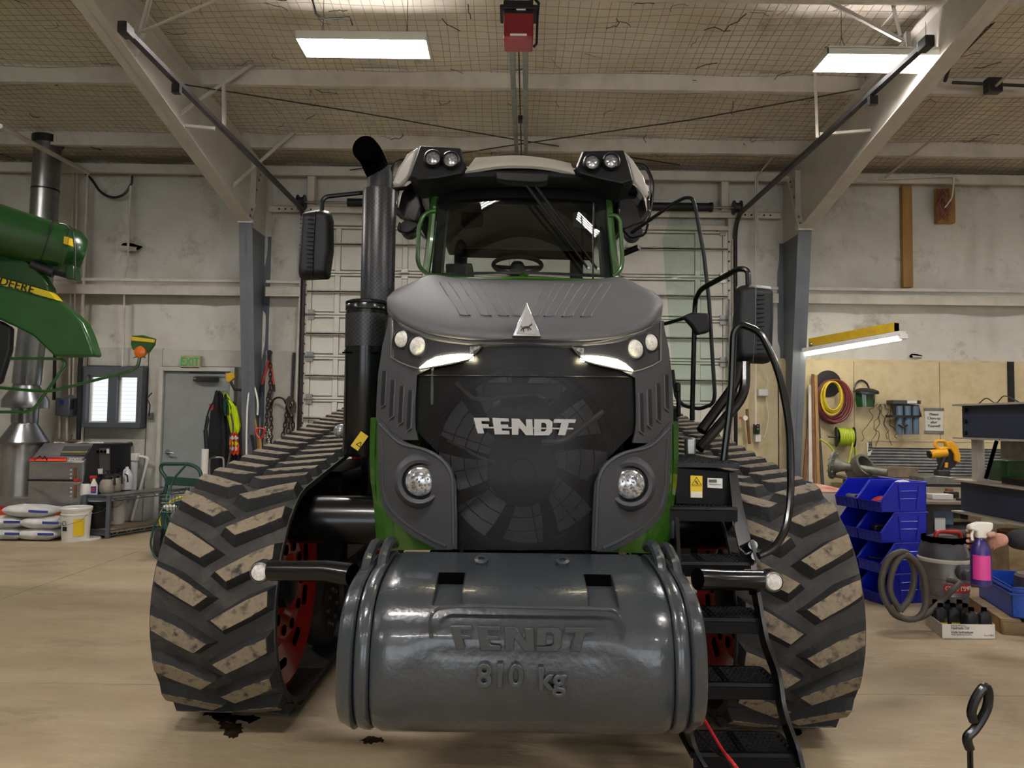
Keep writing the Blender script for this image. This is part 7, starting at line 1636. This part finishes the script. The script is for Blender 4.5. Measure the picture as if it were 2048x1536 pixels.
# ================================================================ person (forearm reaches into view) with spray bottle
bx0 = at(1961, 1105, 3.2); bz0 = at(1961, 1171, 3.2).z; bz1 = at(1961, 1082, 3.2).z; bx = bx0.x
sb2 = thing('spray_bottle', 'pink and violet spray bottle held in a hand at right', 'spray bottle', (bx, 3.2, bz0))
mk('bottle_body', MB().lathe([(.030, 0), (.040, .006), (.041, .03), (.040, .12), (.036, .165), (.02, .195), (.014, .205)], (bx, 3.2, bz0), n=28), M['purple'], sb2)
mk('pink_label', wrap(bx, 3.2, bz0 + .03, bz0 + .135, .0425, -1.3, .45, 12), M['pink'], sb2)
mk('trigger_head', MB().prism([V((bx - .055, 3.185, bz0 + .245)), V((bx - .05, 3.185, bz0 + .262)), V((bx - .01, 3.185, bz0 + .276)), V((bx + .05, 3.185, bz0 + .274)), V((bx + .05, 3.185, bz0 + .25)), V((bx + .02, 3.185, bz0 + .205)), V((bx - .018, 3.185, bz0 + .205)), V((bx - .02, 3.185, bz0 + .235))], (0, .03, 0)), M['whiteplastic'], sb2, bev=.006)
mk('trigger_lever', MB().tube([(bx - .03, 3.2, bz0 + .24), (bx - .038, 3.2, bz0 + .22), (bx - .034, 3.2, bz0 + .195)], .006, 6), M['whiteplastic'], sb2)
pe_ = thing('person', 'person in black sleeve holding a spray bottle, mostly out of frame', 'person', (2.78, 3.45, 0))
def skinned(name, pts, edges, rad, mt, par, sub=2):
    me = bpy.data.meshes.new(name); me.from_pydata([tuple(V(p) - WO[par.name]) for p in pts], edges, []); me.materials.append(mt)
    o = bpy.data.objects.new(name, me); COL.objects.link(o); o.parent = par; WO[o.name] = WO[par.name].copy()
    md = o.modifiers.new('skin', 'SKIN'); 
    for i, r in enumerate(rad): me.skin_vertices[0].data[i].radius = (r, r) if not isinstance(r, tuple) else r
    me.skin_vertices[0].data[0].use_root = True; md.use_smooth_shade = True
    s = o.modifiers.new('subsurf', 'SUBSURF'); s.levels = s.render_levels = sub; return o
wr = V((bx + .12, 3.25, bz1 + .0)); el = V((2.48, 3.36, .98)); shd = V((2.62, 3.42, 1.36))
px2, py2 = 2.80, 3.48
pts = [(px2, py2, .95), (px2, py2, 1.15), (px2, py2, 1.38), (px2, py2, 1.48), shd, el, tuple(wr + V((.05, .01, 0))), (px2 + .19, py2, 1.37), (px2 + .24, py2, 1.08), (px2 + .2, py2 - .12, .86), (px2 - .09, py2, .9), (px2 - .1, py2 - .02, .48), (px2 - .1, py2, .09), (px2 + .09, py2, .9), (px2 + .1, py2 - .02, .48), (px2 + .1, py2, .09)]
ed = [(0,1),(1,2),(2,3),(2,4),(4,5),(5,6),(2,7),(7,8),(8,9),(0,10),(10,11),(11,12),(0,13),(13,14),(14,15)]
mk0 = skinned('work_clothes', pts, ed, [.15,.14,.16,.06,.075,.06,.047,.075,.06,.045,.09,.07,.055,.09,.07,.055], M['black_cloth'], pe_)
hd = MB().ico((px2, py2, 1.66), (.078, .098, .118), 3); 
mk('head', hd, M['skin'], pe_, sm=80); mk('neck', MB().cyl((px2, py2, 1.46), (px2, py2, 1.6), .055, 16), M['skin'], pe_)
hr = MB().ico((px2, py2 + .012, 1.69), (.085, .102, .108), 3); hr.v = [p if p.z > 1.66 or p.y > py2 + .03 else V((p.x*.9 + px2*.1, py2 + .03, max(p.z, 1.6))) for p in hr.v]; mk('hair', hr, M['black_cloth'], pe_, sm=80)
mk('nose', MB().tube([(px2, py2 - .09, 1.69), (px2, py2 - .118, 1.645)], [.008, .014], 8), M['skin'], pe_)
for s in (-1, 1):
    mk('ear', MB().ico((px2 + s*.08, py2, 1.655), (.012, .022, .032), 2), M['skin'], pe_); mk('eye', MB().ico((px2 + s*.03, py2 - .09, 1.675), .012, 2), M['ink'], pe_)
    mk('boot', MB().box((px2 + s*.1 - .05, py2 - .2, 0), (px2 + s*.1 + .05, py2 + .08, .10)), M['blackmatt'], pe_, bev=.03)
mk('mouth', MB().tube([(px2 - .022, py2 - .096, 1.605), (px2, py2 - .1, 1.603), (px2 + .022, py2 - .096, 1.605)], .004, 6), M['red'], pe_)
# hand: palm at right of the bottle neck, fingers wrap behind and round, thumb across the front
hz_ = bz1 - .005
pal_ = V((bx + .062, 3.215, hz_))
hv = [wr + V((.03, 0, 0)), wr + V((-.015, -.005, .0)), pal_ + V((.012, .0, .0)), pal_ + V((.0, .01, .028)), pal_ + V((.0, .01, -.03)), pal_ + V((-.002, .012, 0))]
hv_ = [tuple(p) for p in hv]
ed = [(0, 1), (1, 2), (2, 3), (2, 4), (2, 5)]; rad = [.03, .032, .034, .02, .02, .022]
for i, (dz, L_) in enumerate(((.040, .95), (.018, 1.05), (-.006, 1.0), (-.030, .85))):
    r0 = .046; a0, a1, a2, a3 = .5, 1.25, 2.0 * L_, 2.9 * L_
    b0 = len(hv_)
    for a in (a0, a1, a2, a3): hv_.append((bx + r0 * math.cos(a) * 1.08, 3.2 + r0 * math.sin(a) * 1.1, hz_ + dz + .004 * a - .004))
    ed += [(5, b0), (b0, b0 + 1), (b0 + 1, b0 + 2), (b0 + 2, b0 + 3)]; rad += [.0115, .0105, .0098, .0085]
b0 = len(hv_)
for a, z in ((-.35, .045), (-.95, .052), (-1.6, .048)): hv_.append((bx + .05 * math.cos(a), 3.2 + .05 * math.sin(a), hz_ + z - .01))
ed += [(2, b0), (b0, b0 + 1), (b0 + 1, b0 + 2)]; rad += [.016, .0125, .0105]
skinned('hand', hv_, ed, rad, M['skin'], pe_, 2)
lw = V((px2 + .2, py2 - .125, .845)); hv_ = [tuple(lw + V((0, 0, .03))), tuple(lw), tuple(lw + V((0, -.008, -.05)))]; ed = [(0, 1), (1, 2)]; rad = [.028, .03, .032]
for i in range(4):
    b0 = len(hv_); f0 = lw + V((0, -.032 + .02 * i, -.085)); L_ = (.03, .036, .034, .028)[i]
    for q in range(3): hv_.append(tuple(f0 + V((-.008 * q * q, 0, -L_ * q))))
    ed += [(2, b0), (b0, b0 + 1), (b0 + 1, b0 + 2)]; rad += [.0105, .0098, .0085]
b0 = len(hv_); hv_ += [tuple(lw + V((-.012, -.045, -.03))), tuple(lw + V((-.022, -.06, -.06))), tuple(lw + V((-.03, -.062, -.085)))]
ed += [(1, b0), (b0, b0 + 1), (b0 + 1, b0 + 2)]; rad += [.013, .0115, .010]
skinned('hand', hv_, ed, rad, M['skin'], pe_, 2)
# ================================================================ foreground, cords, puddles
hc = thing('creeper_handle', 'black looped handle on twin rods at bottom right corner', 'handle', (1.02, 1.85, 0))
Yh = 1.85
mk('loop_handle', MB().tube(fillet([at(a_, b_, Yh) for a_, b_ in ((1945, 1440), (1941, 1418), (1952, 1392), (1966, 1374), (1976, 1378), (1977, 1400), (1973, 1422), (1962, 1442), (1946, 1462), (1941, 1470))], .03), .013, 10).tube(fillet([at(a_, b_, Yh) for a_, b_ in ((1963, 1440), (1952, 1455), (1936, 1470), (1934, 1482), (1938, 1495))], .02), [.013] * 20, 10) if False else MB().tube(spline([at(a_, b_, Yh) for a_, b_ in ((1948, 1443), (1943, 1425), (1950, 1400), (1964, 1378), (1974, 1376), (1977, 1392), (1974, 1415), (1962, 1440), (1948, 1460), (1936, 1472), (1935, 1484), (1940, 1498))], 4), .0115, 10), M['black'], hc)
for x in (1937, 1943): p0 = at(x, 1490, Yh); mk('rod', MB().tube([p0, V((p0.x, Yh, .12))], .0035, 6), M['black'], hc)
p0 = at(1930, 1490, Yh); mk('base', MB().box((p0.x - .16, Yh - .25, .07), (p0.x + .14, Yh + .2, .12)), mat('creeper blue', '#1a2350', .5), hc, bev=.03)
for sx_2 in (-.12, .1):
    for sy in (-.2, .15): mk('caster', MB().lathe([(.03, 0), (.03, .02)], (p0.x + sx_2, Yh + sy, .03), (1, 0, 0), 12).cb((p0.x + sx_2 + .01, Yh + sy, .06), (.02, .03, .03)), M['blackmatt'], hc)
mk('extension_cord', MB().tube(spline([at(1392, 1412, 2.75), at(1415, 1450, 2.6), at(1445, 1500, 2.45), at(1480, 1545, 2.3), atz(1540, 1640, .006)], 5), .0055, 8), M['redcord'], label='red cord hanging from the weight to the floor by the ladder', cat='cord')
mk('black_cord', MB().tube(spline([at(1374, 1425, 2.75), at(1400, 1470, 2.6), at(1440, 1510, 2.45), at(1470, 1540, 2.35), atz(1520, 1650, .006)], 5), .006, 8), M['blackmatt'], label='black cord hanging beside the red cord', cat='cord')
def puddle(poly, mt, lab, h=.0015):
    p = [atz(a_, b_, .0) for a_, b_ in poly]; out = []
    for i in range(len(p)):
        a_, b_ = p[i], p[(i+1) % len(p)]
        for k in range(4): q = a_.lerp(b_, k/4); out.append(q + V((RN.uniform(-.008, .008), RN.uniform(-.012, .012), .0005)))
    return mk('oil_puddle', MB().prism(out, (0, 0, h)), mt, label=lab, cat='puddle', sm=0)
puddle([(396, 1420), (425, 1414), (456, 1416), (462, 1432), (500, 1430), (518, 1438), (500, 1446), (470, 1440), (472, 1447), (455, 1444), (440, 1445), (425, 1434), (410, 1430)], M['oil'], 'black oil puddle in front of the track on the stack side')
puddle([(438, 1445), (486, 1448), (482, 1458), (487, 1460), (478, 1472), (462, 1477), (446, 1470), (452, 1462), (442, 1455)], M['oil2'], 'brown oil stain running from the black puddle')
puddle([(722, 1480), (745, 1472), (762, 1476), (766, 1484), (745, 1487), (728, 1486)], M['oil2'], 'small brown oil spot below the weight')
puddle([(572, 1408), (595, 1398), (598, 1404), (585, 1412)], M['oil'], 'black drip under the inner edge of the track, stack side')
puddle([(1570, 1462), (1590, 1457), (1604, 1462), (1598, 1470), (1576, 1474)], M['oil'], 'black drip in front of the ladder side track')
